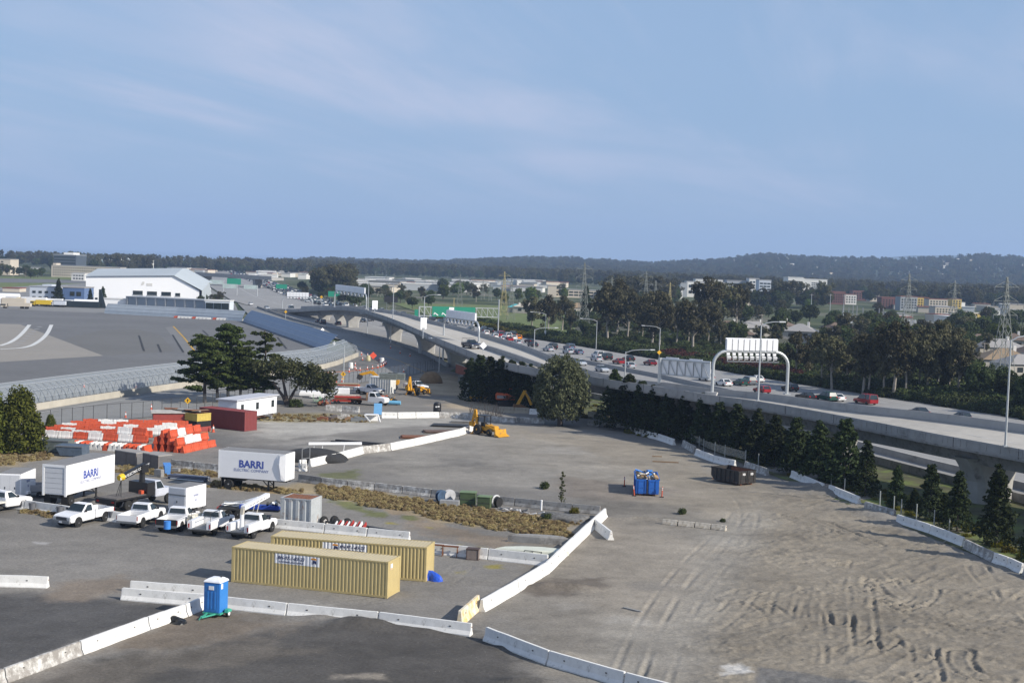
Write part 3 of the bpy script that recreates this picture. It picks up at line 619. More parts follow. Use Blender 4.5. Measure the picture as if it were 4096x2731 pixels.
mb = MB(); mb.loft([[loc(a, -0.9), loc(a), loc(b), loc(b, -0.9)] for a, b in zip(offs(g, 0.25), offs(g, -0.25))]); mb.build('gore_barrier', parap, ramp)
mb = MB()
for off, z in ((2.4, 0.006), (6.0, 0.006)):
	q = [p + d * off for p, d in zip(st, inn)]; r = [p + d * (off + 0.18) for p, d in zip(st, inn)]
	zz_ = [fp.z + (fq.z - fp.z) * min(1, off / max(0.1, (fq - fp).length)) for fp, fq in zip(st, fa)]
	for i in range(n - 1):
		if off > 5 and st[i].y < 300 and (i % 4) > 2 and st[i].y > 215: continue
		vs_ = [(p.x - rl.x, p.y - rl.y, zq - PH + z - rl.z) for p, zq in ((q[i], zz_[i]), (q[i + 1], zz_[i + 1]), (r[i + 1], zz_[i + 1]), (r[i], zz_[i]))]
		mb.add(vs_, [(0, 1, 2, 3)])
mb.build('lane_marking', road_white, ramp)
def pier(i, label=None, wtop=3.4, wbot=2.0, tk=1.3):
	p, q, d = top[i]; m_ = p.lerp(q, 0.5); t = Vector((-d.y, d.x, 0)); zt = m_.z - PH - min(1.9, max(0.35, p.z - PH - 0.3)) + 0.1
	mb = MB(); rings = []
	for f_ in (0, 0.25, 0.5, 0.7, 0.85, 0.95, 1.0):
		w = wbot + (wtop - wbot) * max(0, (f_ - 0.35) / 0.65) ** 1.6; z = -0.2 + (zt + 0.2) * f_
		rings.append([(m_.x + (d * a + t * b).x - rl.x, m_.y + (d * a + t * b).y - rl.y, z) for a, b in ((-w, -tk * 0.6), (-w * 0.8, -tk), (w * 0.8, -tk), (w, -tk * 0.6), (w, tk * 0.6), (w * 0.8, tk), (-w * 0.8, tk), (-w, tk * 0.6))])
	mb.loft(rings); o = mb.build('pier', concrete, ramp)
	if label: o['label'] = label
def idx_near(x, y, z): q = P(x, y, z); return min(range(n), key=lambda i: (st[i].x - q.x) ** 2 + (st[i].y - q.y) ** 2)
for (x, y, z) in [(1260, 1231, 4.5), (1318, 1228, 6.0), (1385, 1228, 7.0), (1505, 1253, 8.0), (1612, 1290, 7.8), (1700, 1330, 7.5), (3790, 1744, 7.2), (3260, 1642, 7.2), (2500, 1526, 7.2)]:
	pier(idx_near(x, y, z), None, *((4.6, 2.6, 1.5) if x > 3700 else (3.4, 2.0, 1.3)))
a = P(1187, 1258); mb = MB(); mb.box(-7, 5, -6, 6, -0.2, 2.0); mb.build('abutment', concrete_grey, ramp, loc=(a.x - rl.x, a.y - rl.y + 6, 0), rz=1.2)
aw = E('retaining_wall', 'pale capped retaining wall with a reddish side under the ramp', 'wall', P(1822, 1490), yaw(P(1822, 1490), P(1880, 1512)))
L = (P(1822, 1490) - P(1880, 1512)).length + 8
mb = MB(); mb.box(0, L, 0, 0.4, -0.2, 1.9); mb.build('wall_body', M('reddish_wall', (0.33, 0.10, 0.06), 0.9, var=0.2, scale=1.0), aw)
mb = MB(); mb.box(-0.1, L + 0.1, -0.1, 0.9, 1.9, 2.15); mb.obox((0.5, 7, 2.02), (0.9, 14, 0.25)); mb.build('cap', M('pale_cap', (0.42, 0.39, 0.31), 0.9), aw)
def long_barrier(name, label, line, h, m, z0=0.0, w=0.3, cat='barrier', sm=1):
	pts = smooth_path([P(x, y, 0) for x, y in line], sm); b = pts[0]; mb = MB()
	mb.loft([[(a.x - b.x, a.y - b.y, z0), (a.x * 0.9 + c.x * 0.1 - b.x, a.y * 0.9 + c.y * 0.1 - b.y, h), (a.x * 0.1 + c.x * 0.9 - b.x, a.y * 0.1 + c.y * 0.9 - b.y, h), (c.x - b.x, c.y - b.y, z0)] for a, c in zip(offs(pts, w), offs(pts, -w))])
	return tag(mb.build(name, m, loc=(b.x, b.y, 0)), label, cat)
long_barrier('concrete_median', 'low concrete median wall along the freeway behind the ramp', [(1905, 1400), (2210, 1430), (2280, 1442), (2483, 1482), (2640, 1512), (2830, 1556), (2950, 1582), (3500, 1700), (4096, 1830), (4700, 1960)], 0.95, parap)
long_barrier('side_road_barrier', 'long concrete barrier beside the lower road under the ramp', [(2300, 1530), (2900, 1650), (3496, 1808), (3720, 1866), (3845, 1896), (3975, 1928), (4096, 1962), (4600, 2090)], 0.95, concrete)
long_barrier('side_road_wall', 'dark low wall between the lower road and the conifers', [(2345, 1588), (2900, 1702), (3496, 1852), (3708, 1909), (4096, 2013), (4700, 2180)], 1.0, concrete_grey)
long_barrier('frontage_barrier', 'dark concrete barrier along the frontage road below the ramp piers', [(1030, 1232), (1233, 1302), (1501, 1350), (1690, 1410), (1790, 1468)], 0.9, concrete_grey)
for i in range(3, n - 1, 3):                                   # thin dark joint strips on the near parapet
	p, d = st[i], inn[i]; mb = MB(); mb.obox((p.x - rl.x - d.x * 0.012, p.y - rl.y - d.y * 0.012, p.z - 0.52), (0.04, 0.05, 1.05), rz=math.atan2(d.y, d.x) + math.pi / 2); mb.build('parapet_joint', patchm_ if 0 else M('joint_seal', (0.06, 0.06, 0.06), 0.9), ramp)
# precast barriers
def rail_mesh(L, h=0.81, seed=0, notch=True):
	w = 0.30; pr = [(-w, 0.0), (-w, 0.08), (-0.16, 0.33), (-0.085, h), (0.085, h), (0.16, 0.33), (w, 0.08), (w, 0.0)]
	q = random.Random(seed); mb = MB(); xs = [0.0, 0.06] + [L * k / 6 + q.uniform(-0.1, 0.1) for k in range(1, 6)] + [L - 0.06, L]
	rings = []
	for i, x in enumerate(xs):
		s = 0.96 if i in (0, len(xs) - 1) else 1.0; dz = q.uniform(-0.012, 0.012); dy = q.uniform(-0.008, 0.008)
		rings.append([(x, y * s + dy, (z * (0.985 if s < 1 else 1)) + (dz if z > 0.3 else 0)) for y, z in pr])
	mb.loft(rings); return mb
patchm = M('slot_dark', (0.10, 0.095, 0.09), 0.9, var=0.3)  # dark tone of the small blocks that mark the lifting slots
_seed = [0]
_mb = MB(); _mb.obox((0, 0, 0), (0.12, 0.04, 0.07)); _o = _mb.build('lifting_slot', patchm); SLOT = _o.data; bpy.data.objects.remove(_o)
def rails(row, cat_label, joints, mats, h=0.81, gap=0.10, cat='barrier', base=None):
	"""a row of precast barriers between measured joints on the ground"""
	for i, (a, b) in enumerate(zip(joints, joints[1:])):
		if a is None or b is None: continue
		pa, pb = P(*a), P(*b); d = (pb - pa).normalized(); L = (pb - pa).length - gap
		_seed[0] += 1; z = min(gz(pa.x, pa.y), gz(pb.x, pb.y), 0.0) - 0.01 if base is None else base
		lab = row.format(n=ORD[i])
		r = E('concrete_barrier', lab, cat, (pa.x + d.x * gap / 2, pa.y + d.y * gap / 2, z), math.atan2(d.y, d.x), cat_label)
		m = mats[i % len(mats)]
		rail_mesh(L, h, _seed[0]).build('barrier_body', m, r)
		q = random.Random(_seed[0]); mb = MB()
		for k in range(2):                               # lifting slots, one mesh shared by all
			for s in (-1, 1):
				o = bpy.data.objects.new('lifting_slot', SLOT); COL.objects.link(o); o.parent = r; o.location = (L * (0.22 + 0.56 * k), s * 0.135, h * 0.62)
		mb = MB(); mb.tube((L - 0.02, 0, h * 0.7), (L + 0.06, 0.0, h * 0.7), 0.03, n=5); mb.build('end_hook', rust, r)
Wt, Wn, Gy = concrete_white, concrete_worn, concrete_grey
rails('white concrete barrier cut by the left edge, in front of the parked pickups', None, [(-190, 2336), (196, 2349)], [Wt])
rails('white concrete barrier lying just behind the front row, left of the blue toilet', None, [(520, 2366), (848, 2390)], [Wt])
rails('{n} white barrier from the left in the front row passing the blue toilet', 'front row of barriers', [(486, 2395), (842, 2425), (1150, 2458), (1514, 2494), (1888, 2541)], [Wt])
rails('{n} barrier from the bottom in the diagonal row ending at the blue toilet', 'diagonal row at the lower left', [(-230, 2830), (14, 2728), (318, 2615), (588, 2515), (738, 2463), (818, 2428)], [Wn, Wn, Wt, Wt, Wt])
rails('short barrier with yellow stains at the corner of the front row', None, [(1836, 2499), (1912, 2430)], [M('yellow_stained_concrete', (0.66, 0.62, 0.52), 0.9, var=0.1, scale=2, dirt=(0.62, 0.40, 0.10), dirt_amt=0.75, dirt_scale=1.6)], h=0.95)
rails('{n} white barrier from the near end of the long line up the middle', 'long white line up the middle', [(1924, 2446), (2066, 2364), (2186, 2290), (2238, 2238), (2292, 2186), (2350, 2130), (2420, 2066)], [Wt], h=0.86)
rails('single white barrier set askew against the far end of the middle line', None, [(2376, 2106), (2444, 2160)], [Wt])
rails('{n} shaded barrier from the left in the row at the bottom centre', 'row at the bottom centre', [(1943, 2557), (2196, 2655), (2500, 2744), (2760, 2815)], [Wt], h=0.86)
rails('{n} piece of the broken pale concrete kerb lying in the dirt field', 'broken kerb in the dirt field', [(2649, 2094), (2712, 2101), (2780, 2108), (2845, 2115), (2906, 2122)], [M('dusty_concrete', (0.50, 0.46, 0.39), 0.9, var=0.15, scale=3, dirt=(0.27, 0.23, 0.18), dirt_amt=0.6, dirt_scale=2)], h=0.5)
G_ = [(2520, 1727), (2588, 1747), (2633, 1758), (2697, 1780), None, (2732, 1784), (2780, 1811), None, (2784, 1820), (2858, 1848), (2941, 1868), None, (2980, 1871), (3071, 1902), None, (3166, 1909), (3294, 1964), None, (3316, 1968), (3438, 2018), None, (3460, 2037), (3580, 2073), None, (3588, 2090), (3725, 2134), (3856, 2186), None, (3861, 2193), (3976, 2248), (4034, 2268), (4091, 2294), None, (4097, 2298), (4200, 2340), (4310, 2390)]
seg = [(a, b) for a, b in zip(G_, G_[1:]) if a and b]
for i, (a, b) in enumerate(seg):
	rails(f'{ORD[i]} barrier from the far end in the row below the conifers', 'row below the conifers', [a, b], [Wt if i % 3 else Wn], h=0.86)
rails('{n} bright white barrier from the left in the line leading to the yellow backhoe', 'line leading to the backhoe', [(1237, 1866), (1344, 1842), (1449, 1813), (1558, 1800), (1653, 1781), (1740, 1762), (1836, 1741), (1905, 1717)], [Wt, Wt, Wn, Wt, Wt, Wt, Wt], h=0.9)
rails('{n} weathered grey barrier from the left in the line behind the dry grass', 'weathered line behind the dry grass', [(1194, 1925), (1287, 1938), (1392, 1950), (1500, 1960), (1612, 1973), (1726, 1986), (1840, 1999), (1950, 2011), (2060, 2022), (2170, 2034), (2290, 2046), (2402, 2056)], [Gy, Wn, Wn, Wn, Wn, Gy, Gy, Gy, Gy, Gy, Gy])
rails('{n} cream barrier from the left in the far cross row by the dark tank', 'far cross row', [(1525, 1671), (1590, 1672), (1662, 1671), (1756, 1670), (1834, 1672), (1912, 1675)], [Wt, Wt, Wt, Wn, Wn], h=0.9)
rails('{n} barrier from the left in the shaded row beneath the big weeping tree', 'shaded row by the weeping tree', [(1953, 1684), (2062, 1691), (2080, 1688), (2180, 1694)], [Wn])
rails('{n} grey barrier from the left in front of the red drilling gear', 'barriers by the drilling gear', [(1302, 1642), (1370, 1645), (1438, 1650)], [Wn], h=0.95)
rails('{n} white barrier from the left edge in the row behind the pickups', 'row behind the pickups', [(-120, 2008), (100, 2038), (279, 2064), (420, 2081), (530, 2094)], [Wt], h=0.92)
rails('{n} dull white barrier from the left in the wall behind the coiled pipes', 'wall behind the coiled pipes', [(684, 1869), (778, 1880), (880, 1891), (980, 1902)], [Wn], h=0.92)
rails('{n} white barrier from the left in the row behind the tan containers', 'row behind the tan containers', [(1100, 2110), (1300, 2130), (1470, 2147), (1640, 2164)], [Wt])
rails('{n} white barrier from the left in the row right of the tan containers', 'row right of the tan containers', [(1716, 2212), (1954, 2236), (2193, 2263)], [Wt], h=0.9)
rails('{n} grey barrier from the left in the row in front of the plastic barricades', 'row below the barricades', [(-40, 1786), (95, 1793), (215, 1802)], [Gy])
rails('{n} concrete beam lying before the orange excavator', 'beams before the excavator', [(1994, 1648), (2056, 1650), (2116, 1653)], [M('tan_concrete', (0.36, 0.32, 0.25), 0.9, var=0.15, scale=2)], h=0.9)
rails('whitewashed block at the foot of the big weeping tree', None, [(2117, 1655), (2158, 1658)], [Wt], h=0.9)
for i, (a, b) in enumerate([((1195, 1868), (1226, 1866)), ((1196, 1882), (1228, 1884)), ((2350, 1665), (2440, 1672)), ((2430, 1640), (2500, 1668)), ((2350, 1700), (2400, 1706)), ((2400, 1704), (2515, 1712))]):
	rails(['upper white block beside the right lettered trailer', 'lower white block beside the right lettered trailer', 'pale tan block right of the weeping tree', 'sloping white barrier right of the weeping tree', 'dark grey block at the foot of the weeping tree', 'low grey wall piece right of the weeping tree'][i], None, [a, b], [[Wt, Wt, M('tan_concrete', (0.36, 0.32, 0.25)), Wt, Gy, Wn][i]], h=0.85)
# shipping containers
def container(name, label, loc_, rz, L=12.19, H=2.59, paint=None, post=None, pitch=0.278, dep=0.036, roof=None, doors=True, group=None, coarse=False):
	t = E(name, label, 'container', loc_, rz, group); Wd = 2.44; post = post or paint; roof = roof or paint
	def corr(x0, x1, z0, z1, face):
		"""corrugated sheet; face: function (u, depth, z) -> point"""
		mb = MB(); u = x0; prof = []
		nn = max(2, int(round((x1 - x0) / pitch))); p_ = (x1 - x0) / nn
		for k in range(nn):
			b = x0 + k * p_; prof += [(b, 0), (b + p_ * 0.36, 0), (b + p_ * 0.5, dep), (b + p_ * 0.86, dep)]
		prof.append((x1, 0)); m_ = len(prof)
		mb.add([face(a, d, z0) for a, d in prof] + [face(a, d, z1) for a, d in prof], [(i, i + 1, m_ + i + 1, m_ + i) for i in range(m_ - 1)]); return mb
	for s, nm in ((-1, 'side_panel'), (1, 'side_panel')):
		y = s * (Wd / 2 - 0.012)
		corr(0.14, L - 0.14, 0.17, H - 0.10, lambda a, d, z: (a, y - s * d, z)).build(nm, paint, t)
	corr(-Wd / 2 + 0.13, Wd / 2 - 0.13, 0.17, H - 0.10, lambda a, d, z: (L - 0.012 - d, a, z)).build('end_panel', paint, t)
	if doors:
		for s in (-1, 1):
			mb = MB(); y0, y1 = sorted((s * 0.01, s * (Wd / 2 - 0.12))); mb.box(0.01, 0.06, y0, y1, 0.17, H - 0.1); d_ = mb.build('door', paint, t)
			mb = MB()
			for yy in (y0 + 0.25, y1 - 0.25): mb.tube((0.0, yy, 0.2), (0.0, yy, H - 0.15), 0.02, n=6)
			mb.build('lock_rod', galv, d_)
	else: corr(-Wd / 2 + 0.13, Wd / 2 - 0.13, 0.17, H - 0.10, lambda a, d, z: (0.012 + d, a, z)).build('end_panel', paint, t)
	mb = MB(); nn = int(L / (pitch * 1.0));
	for k in range(nn):
		a = 0.14 + (L - 0.28) * k / nn; b = 0.14 + (L - 0.28) * (k + 0.5) / nn; c = 0.14 + (L - 0.28) * (k + 1) / nn
		mb.add([(a, -Wd / 2 + 0.06, H - 0.02), (b, -Wd / 2 + 0.06, H - 0.02), (b, Wd / 2 - 0.06, H - 0.02), (a, Wd / 2 - 0.06, H - 0.02), (c, -Wd / 2 + 0.06, H - 0.04), (c, Wd / 2 - 0.06, H - 0.04), (b, -Wd / 2 + 0.06, H - 0.04), (b, Wd / 2 - 0.06, H - 0.04)], [(0, 1, 2, 3), (6, 4, 5, 7), (1, 6, 7, 2)])
	mb.box(0.1, L - 0.1, -Wd / 2 + 0.05, Wd / 2 - 0.05, H - 0.09, H - 0.05); mb.build('roof', roof, t)
	mb = MB()
	for x in (0, L - 0.15):
		for s in (-1, 1):
			y0, y1 = sorted((s * (Wd / 2 - 0.14), s * Wd / 2)); mb = MB(); mb.box(x, x + 0.15, y0, y1, 0.0, H - 0.115); mb.build('corner_post', post, t)
	mb = MB()
	for s in (-1, 1):
		y0, y1 = sorted((s * (Wd / 2 - 0.06), s * Wd / 2)); mb.box(0.15, L - 0.15, y0, y1, 0.02, 0.17); mb.box(0.0, L, y0, y1, H - 0.11, H)
	for x in (0, L - 0.12): mb.box(x, x + 0.12, -Wd / 2 + 0.06, Wd / 2 - 0.06, 0.02, 0.17); mb.box(x, x + 0.12, -Wd / 2 + 0.06, Wd / 2 - 0.06, H - 0.11, H)
	mb.build('frame_rail', post, t)
	mb = MB()
	for x in (0.09, L - 0.09):
		for s in (-1, 1):
			for z in (0.06, H - 0.06): mb = MB(); mb.obox((x, s * (Wd / 2 - 0.07), z), (0.20, 0.17, 0.125)); mb.build('corner_casting', post, t)
	mb = MB(); mb.box(0.1, L - 0.1, -Wd / 2 + 0.07, Wd / 2 - 0.07, 0.10, 0.16); mb.build('floor', dark_metal, t)
	return t
tan = M('tan_container_paint', (0.50, 0.40, 0.19), 0.55, var=0.06, scale=1.0, dirt=(0.36, 0.28, 0.14), dirt_amt=0.12, dirt_scale=0.8)
tan_roof = M('tan_container_roof', (0.50, 0.43, 0.28), 0.6, var=0.06, scale=0.6, dirt=(0.38, 0.33, 0.24), dirt_amt=0.3, dirt_scale=0.5)
bannerm = M('white_banner', (0.74, 0.74, 0.76), 0.6, var=0.05, scale=3)
bannerink = M('banner_ink', (0.03, 0.035, 0.10), 0.6); banner_orange = M('banner_orange', (0.70, 0.28, 0.03), 0.6)
def banner(t, x0, x1, z0, z1, rev):
	"""wide white vinyl banner following the corrugations of the near side, with dark slanted lettering and a small emblem"""
	pitch = (12.19 - 0.28) / round((12.19 - 0.28) / 0.278); mb = MB(); prof = []; k = 0
	while 0.14 + k * pitch < x1:
		b = 0.14 + k * pitch
		for u, d in ((0, 0), (0.36, 0), (0.5, 0.036), (0.86, 0.036)):
			x = b + pitch * u
			if x0 <= x <= x1: prof.append((x, d))
		k += 1
	y = -(1.22 - 0.012) - 0.006; m_ = len(prof)
	mb.add([(a, y + d, z0) for a, d in prof] + [(a, y + d, z1) for a, d in prof], [(i, i + 1, m_ + i + 1, m_ + i) for i in range(m_ - 1)])
	bo = mb.build('banner', bannerm, t); Lb = x1 - x0; h = z1 - z0
	tx = x0 + Lb * (0.37 if not rev else 0.66)
	a = text_mb('8N-97-1-83-23', h * 0.50, 0.3, bold=0.006); o = a.build('lettering', bannerink, bo, fix=False); o.location = (tx, y - 0.004, z0 + h * 0.45)
	a = text_mb('CONTAINERS SALES LEASING', h * 0.21, 0.3, bold=0.002); o = a.build('lettering', bannerink, bo, fix=False); o.location = (tx, y - 0.004, z0 + h * 0.14)
	ex = x0 + Lb * (0.84 if not rev else 0.26); mb = MB()
	mb.prism([(ex - 0.18, z0 + h * 0.72), (ex + 0.30, z0 + h * 0.66), (ex + 0.26, z0 + h * 0.86), (ex - 0.05, z0 + h * 0.88)], y - 0.004, y - 0.008); mb.build('emblem', banner_orange, bo)
	mb = MB(); mb.prism([(ex + 0.02, z0 + h * 0.64), (ex + 0.26, z0 + h * 0.60), (ex + 0.30, z0 + h * 0.2), (ex + 0.14, z0 + h * 0.38), (ex - 0.02, z0 + h * 0.2)], y - 0.004, y - 0.008); mb.build('emblem', bannerink, bo)
c1 = P(925, 2326); c1b = P(1552, 2393)
t1 = container('shipping_container', 'tan corrugated shipping container in front, its banner left of centre', (c1.x + 0.33, c1.y + 1.17, 0), yaw(c1, c1b), paint=tan, roof=tan_roof, group='pair of long tan containers', doors=False)
banner(t1, 3.35, 7.0, 1.72, 2.42, False)
mb = MB(); mb.box(12.195, 12.205, -0.75, -0.35, 1.95, 2.35); mb.build('sticker', white_paint, t1)
mb = MB(); mb.box(12.196, 12.207, -0.72, -0.40, 1.97, 2.05); mb.build('sticker_stripe', banner_orange, t1)
c2 = P(1077, 2277); c2b = P(1680, 2323)
t2 = container('shipping_container', 'tan corrugated shipping container behind, half hidden by the front one', (c2.x + 0.3, c2.y + 1.17, 0), yaw(c2, c2b) - 0.01, paint=tan, roof=tan_roof, group='pair of long tan containers', doors=False)
banner(t2, 4.1, 7.6, 1.78, 2.42, True)
# wheels
def wheel(t, x, y, r=0.38, w=0.26, rim=None, name='wheel', side=None):
	s = 1 if y > 0 else -1
	mb = MB(); pr = [(r * 0.58, -w / 2), (r * 0.9, -w / 2), (r, -w / 4), (r, w / 4), (r * 0.9, w / 2), (r * 0.58, w / 2)]
	mb.loft([[(x + a * math.cos(2 * math.pi * i / 16), y + b, r + a * math.sin(2 * math.pi * i / 16)) for i in range(16)] for a, b in pr])
	o = mb.build(name, black_rubber, t)
	mb = MB(); mb.tube((x, y + s * w * 0.28, r), (x, y + s * w * 0.46, r), r * 0.60, r * 0.55, n=12); mb.tube((x, y + s * w * 0.44, r), (x, y + s * w * 0.52, r), r * 0.18, n=8); mb.build('rim', rim or chrome, o)
	return o
car_paint = M('car_paint', (0.8, 0.8, 0.8), 0.22, oc=True, var=0.02, scale=1.5, spec=0.6)
white_gloss = M('white_gloss_paint', (0.80, 0.80, 0.81), 0.28, var=0.02, scale=2, spec=0.6)
lamp_red = M('tail_lamp_red', (0.35, 0.01, 0.01), 0.25); lamp_clear = M('headlamp_glass', (0.65, 0.66, 0.66), 0.15, 0.3)
grille = M('grille_grey', (0.06, 0.06, 0.065), 0.5, var=0.3, scale=20)
def pickup(label, loc_, rz, bed='open', rack=False, tailgate=None, group='white pickups in the yard', paint=None):
	"""regular-cab pickup, x forward"""
	t = E('pickup_truck', label, 'pickup truck', loc_, rz, group); p = paint or white_gloss
	mb = MB(); mb.prism([(-0.36, 0.46), (1.25, 0.42), (2.62, 0.46), (2.74, 0.62), (2.72, 0.92), (2.58, 1.05), (2.0, 1.13), (1.22, 1.19), (-0.36, 1.19)], -0.97, 0.97); mb.build('body', p, t, bev=0.06)
	mb = MB(); mb.hexa([(-0.34, -0.94, 1.16), (1.24, -0.94, 1.16), (1.24, 0.94, 1.16), (-0.34, 0.94, 1.16), (-0.22, -0.74, 1.80), (0.50, -0.74, 1.80), (0.50, 0.74, 1.80), (-0.22, 0.74, 1.80)]); mb.build('cab', p, t, bev=0.06)
	def pane(name, a, b, c, d, off):
		mb = MB(); o_ = Vector(off); mb.hexa([a, b, c, d] + [Vector(q) + o_ for q in (a, b, c, d)]); mb.build(name, glass_dark, t)
	pane('windshield', (1.17, -0.82, 1.24), (1.17, 0.82, 1.24), (0.58, 0.68, 1.74), (0.58, -0.68, 1.74), (0.035, 0, 0.03))
	pane('rear_window', (-0.33, -0.72, 1.30), (-0.33, 0.72, 1.30), (-0.24, 0.64, 1.70), (-0.24, -0.64, 1.70), (-0.03, 0, 0))
	for s in (-1, 1): pane('side_window', (0.0, s * 0.925, 1.24), (1.0, s * 0.925, 1.24), (0.46, s * 0.765, 1.72), (-0.02, s * 0.765, 1.72), (0, s * 0.025, 0.01))
	if bed == 'open':
		mb = MB();
		for s in (-1, 1):
			y0, y1 = sorted((s * 0.82, s * 0.97)); mb.box(-2.72, -0.40, y0, y1, 0.52, 1.16)
		mb.box(-0.48, -0.40, -0.82, 0.82, 0.7, 1.16); mb.build('bed_side', p, t, bev=0.03)
		mb = MB(); mb.box(-2.72, -0.42, -0.815, 0.815, 0.55, 0.74); mb.build('bed_floor', galv_dark, t)
		mb = MB(); mb.box(-2.80, -2.73, -0.93, 0.93, 0.58, 1.15); mb.build('tailgate', tailgate or p, t, bev=0.02)
	elif bed == 'utility':
		for s in (-1, 1):
			y0, y1 = sorted((s * 0.62, s * 1.04)); mb = MB(); mb.box(-2.85, -0.45, y0, y1, 0.62, 1.32); ub = mb.build('tool_cabinet', p, t, bev=0.02)
			mb = MB(); yy = s * 1.045
			for k in range(3): mb.obox((-2.55 + k * 0.85, yy, 1.0), (0.7, 0.012, 0.5))
			mb.build('cabinet_door', white_paint, ub)
		mb = MB(); mb.box(-2.85, -0.45, -0.62, 0.62, 0.60, 0.72); mb.build('bed_floor', galv_dark, t)
		mb = MB(); mb.box(-3.05, -2.86, -1.0, 1.0, 0.50, 0.62); mb.build('rear_step', dark_metal, t)
	elif bed == 'flat':
		mb = MB(); mb.box(-2.85, -0.42, -1.02, 1.02, 0.86, 1.0); mb.build('flat_bed', M('cream_bed', (0.62, 0.60, 0.54), 0.7), t)
		mb = MB(); mb.box(-2.8, -0.45, -0.45, 0.45, 0.5, 0.86); mb.build('bed_frame', dark_metal, t)
	if rack:
		mb = MB()
		for x in (-2.6, -0.5):
			for s in (-1, 1): mb.tube((x, s * 0.88, 1.15), (x, s * 0.84, 2.0), 0.025, n=6)
			mb.tube((x, -0.84, 2.0), (x, 0.84, 2.0), 0.025, n=6)
		for s in (-1, 1): mb.tube((-2.7, s * 0.84, 2.0), (0.7, s * 0.84, 2.0), 0.025, n=6)
		mb.build('ladder_rack', dark_metal, t)
	for x in (1.72, -1.68):
		for s in (-1, 1):
			mb = MB(); mb.tube((x, s * 0.90, 0.44), (x, s * 0.985, 0.44), 0.47, n=16); mb.build('wheel_arch', black_rubber, t)
			wheel(t, x, s * 0.88, 0.38, 0.27)
	mb = MB(); mb.obox((2.745, 0, 0.80), (0.05, 1.15, 0.24)); mb.build('grille', grille, t)
	for s in (-1, 1):
		mb = MB(); mb.obox((2.72, s * 0.76, 0.82), (0.09, 0.34, 0.20)); mb.build('headlight', lamp_clear, t)
		mb = MB(); mb.obox((-2.76 if bed != 'utility' else -2.86, s * 0.93, 0.92), (0.05, 0.09, 0.36)); mb.build('tail_light', lamp_red, t)
		mb = MB(); mb.obox((0.95, s * 1.06, 1.30), (0.10, 0.20, 0.20)); mb.build('mirror', black_paint, t, bev=0.02)
	mb = MB(); mb.obox((2.80, 0, 0.53), (0.16, 1.92, 0.22)); mb.build('front_bumper', galv_dark, t, bev=0.02)
	mb = MB(); mb.obox((-2.86, 0, 0.56), (0.14, 1.85, 0.18)); mb.build('rear_bumper', galv_dark, t, bev=0.02)
	mb = MB(); mb.box(-2.5, 2.4, -0.6, 0.6, 0.28, 0.5); mb.build('chassis', dark_metal, t)
	mb = MB(); mb.obox((2.885, 0, 0.53), (0.01, 0.32, 0.15)); mb.build('number_plate', white_paint, t)
	return t
def facing(fr, to): return math.atan2(to.y - fr.y, to.x - fr.x)
def at2(a, b, back=0.5):
	pa, pb = P(*a), P(*b); return pa.lerp(pb, back), yaw(pa, pb)
def place(fn, a, b, *args, **k):
	pa, pb = P(*a), P(*b); m_ = pa.lerp(pb, 0.5); return fn(*args[:1], (m_.x, m_.y, gz(m_.x, m_.y)), yaw(pa, pb), *args[1:], **k)
place(pickup, (400, 2078), (268, 2106), 'white pickup facing the camera, headlights lit by sun, nearest the grey bins')
place(pickup, (505, 2116), (625, 2072), 'white pickup seen from behind with an empty dark bed, left of the blue drum')
place(pickup, (660, 2134), (765, 2085), 'white pickup with a black tailgate and a blue drum standing in its bed', rack=False, tailgate=black_paint)
place(pickup, (790, 2150), (905, 2098), 'white work pickup with ladder rack and cream bundles between its side cabinets', bed='utility', rack=True)
boom_truck = place(pickup, (945, 2160), (1075, 2112), 'white utility pickup carrying a white lift boom, behind the tan containers', bed='utility')
place(pickup, (-60, 2052), (70, 2030), 'white flatbed pickup cut off by the left edge', bed='flat')
mb = MB(); mb.tube((-1.9, 0.1, 0.7), (-1.9, 0.1, 2.0), 0.22, 0.16, n=10); mb.build('boom_post', white_paint, boom_truck)
mb = MB(); mb.obox((0.55, 0.1, 2.72), (4.6, 0.42, 0.36), ry=-0.10); b_ = mb.build('lift_boom', white_paint, boom_truck, bev=0.02)
mb = MB()
for k in range(12): mb.obox((-1.1 + k * 0.26, -0.115, 2.56 + 0.026 * k), (0.11, 0.012, 0.11))
mb.build('boom_hole', dark_metal, b_)
mb = MB(); mb.beam((-1.9, 0.1, 1.95), (-1.75, 0.1, 2.5), 0.26, 0.3); mb.beam((0.2, 0.35, 1.0), (0.9, 0.3, 2.6), 0.06); mb.beam((-0.3, -0.3, 1.2), (0.9, -0.1, 2.6), 0.06); mb.build('boom_support', M('beige_steel', (0.45, 0.42, 0.36), 0.6), boom_truck)
q = P(668, 2108); mb = MB(); mb.lathe([(0.28, 0), (0.29, 0.02), (0.285, 0.3), (0.30, 0.32), (0.285, 0.34), (0.285, 0.6), (0.29, 0.62), (0.29, 0.66), (0.26, 0.66)], 16)
dr = P(662, 2118, 0.8); tag(mb.build('plastic_drum', M('blue_plastic', (0.05, 0.22, 0.62), 0.45, var=0.06), smooth=False, loc=(dr.x, dr.y + 0.6, 0.76)), 'small bright blue drum standing in the pickup with the black tailgate', 'drum')
cb_ = P(775, 2125); r = E('wrapped_bundle', 'cream wrapped bundles lying in the pickup with the ladder rack', 'bundle', (cb_.x + 0.25, cb_.y + 1.0, 0.73), 0.93)
for k, (yy, zz2) in enumerate(((-0.3, 0.16), (0.05, 0.17), (0.36, 0.16), (-0.1, 0.45), (0.22, 0.46))):
	mb = MB(); mb.tube((-1.0, yy, zz2), (1.0, yy, zz2), 0.17, n=10); mb.build('roll', M('cream_wrap', (0.62, 0.58, 0.47), 0.7, var=0.1), r, smooth=False)
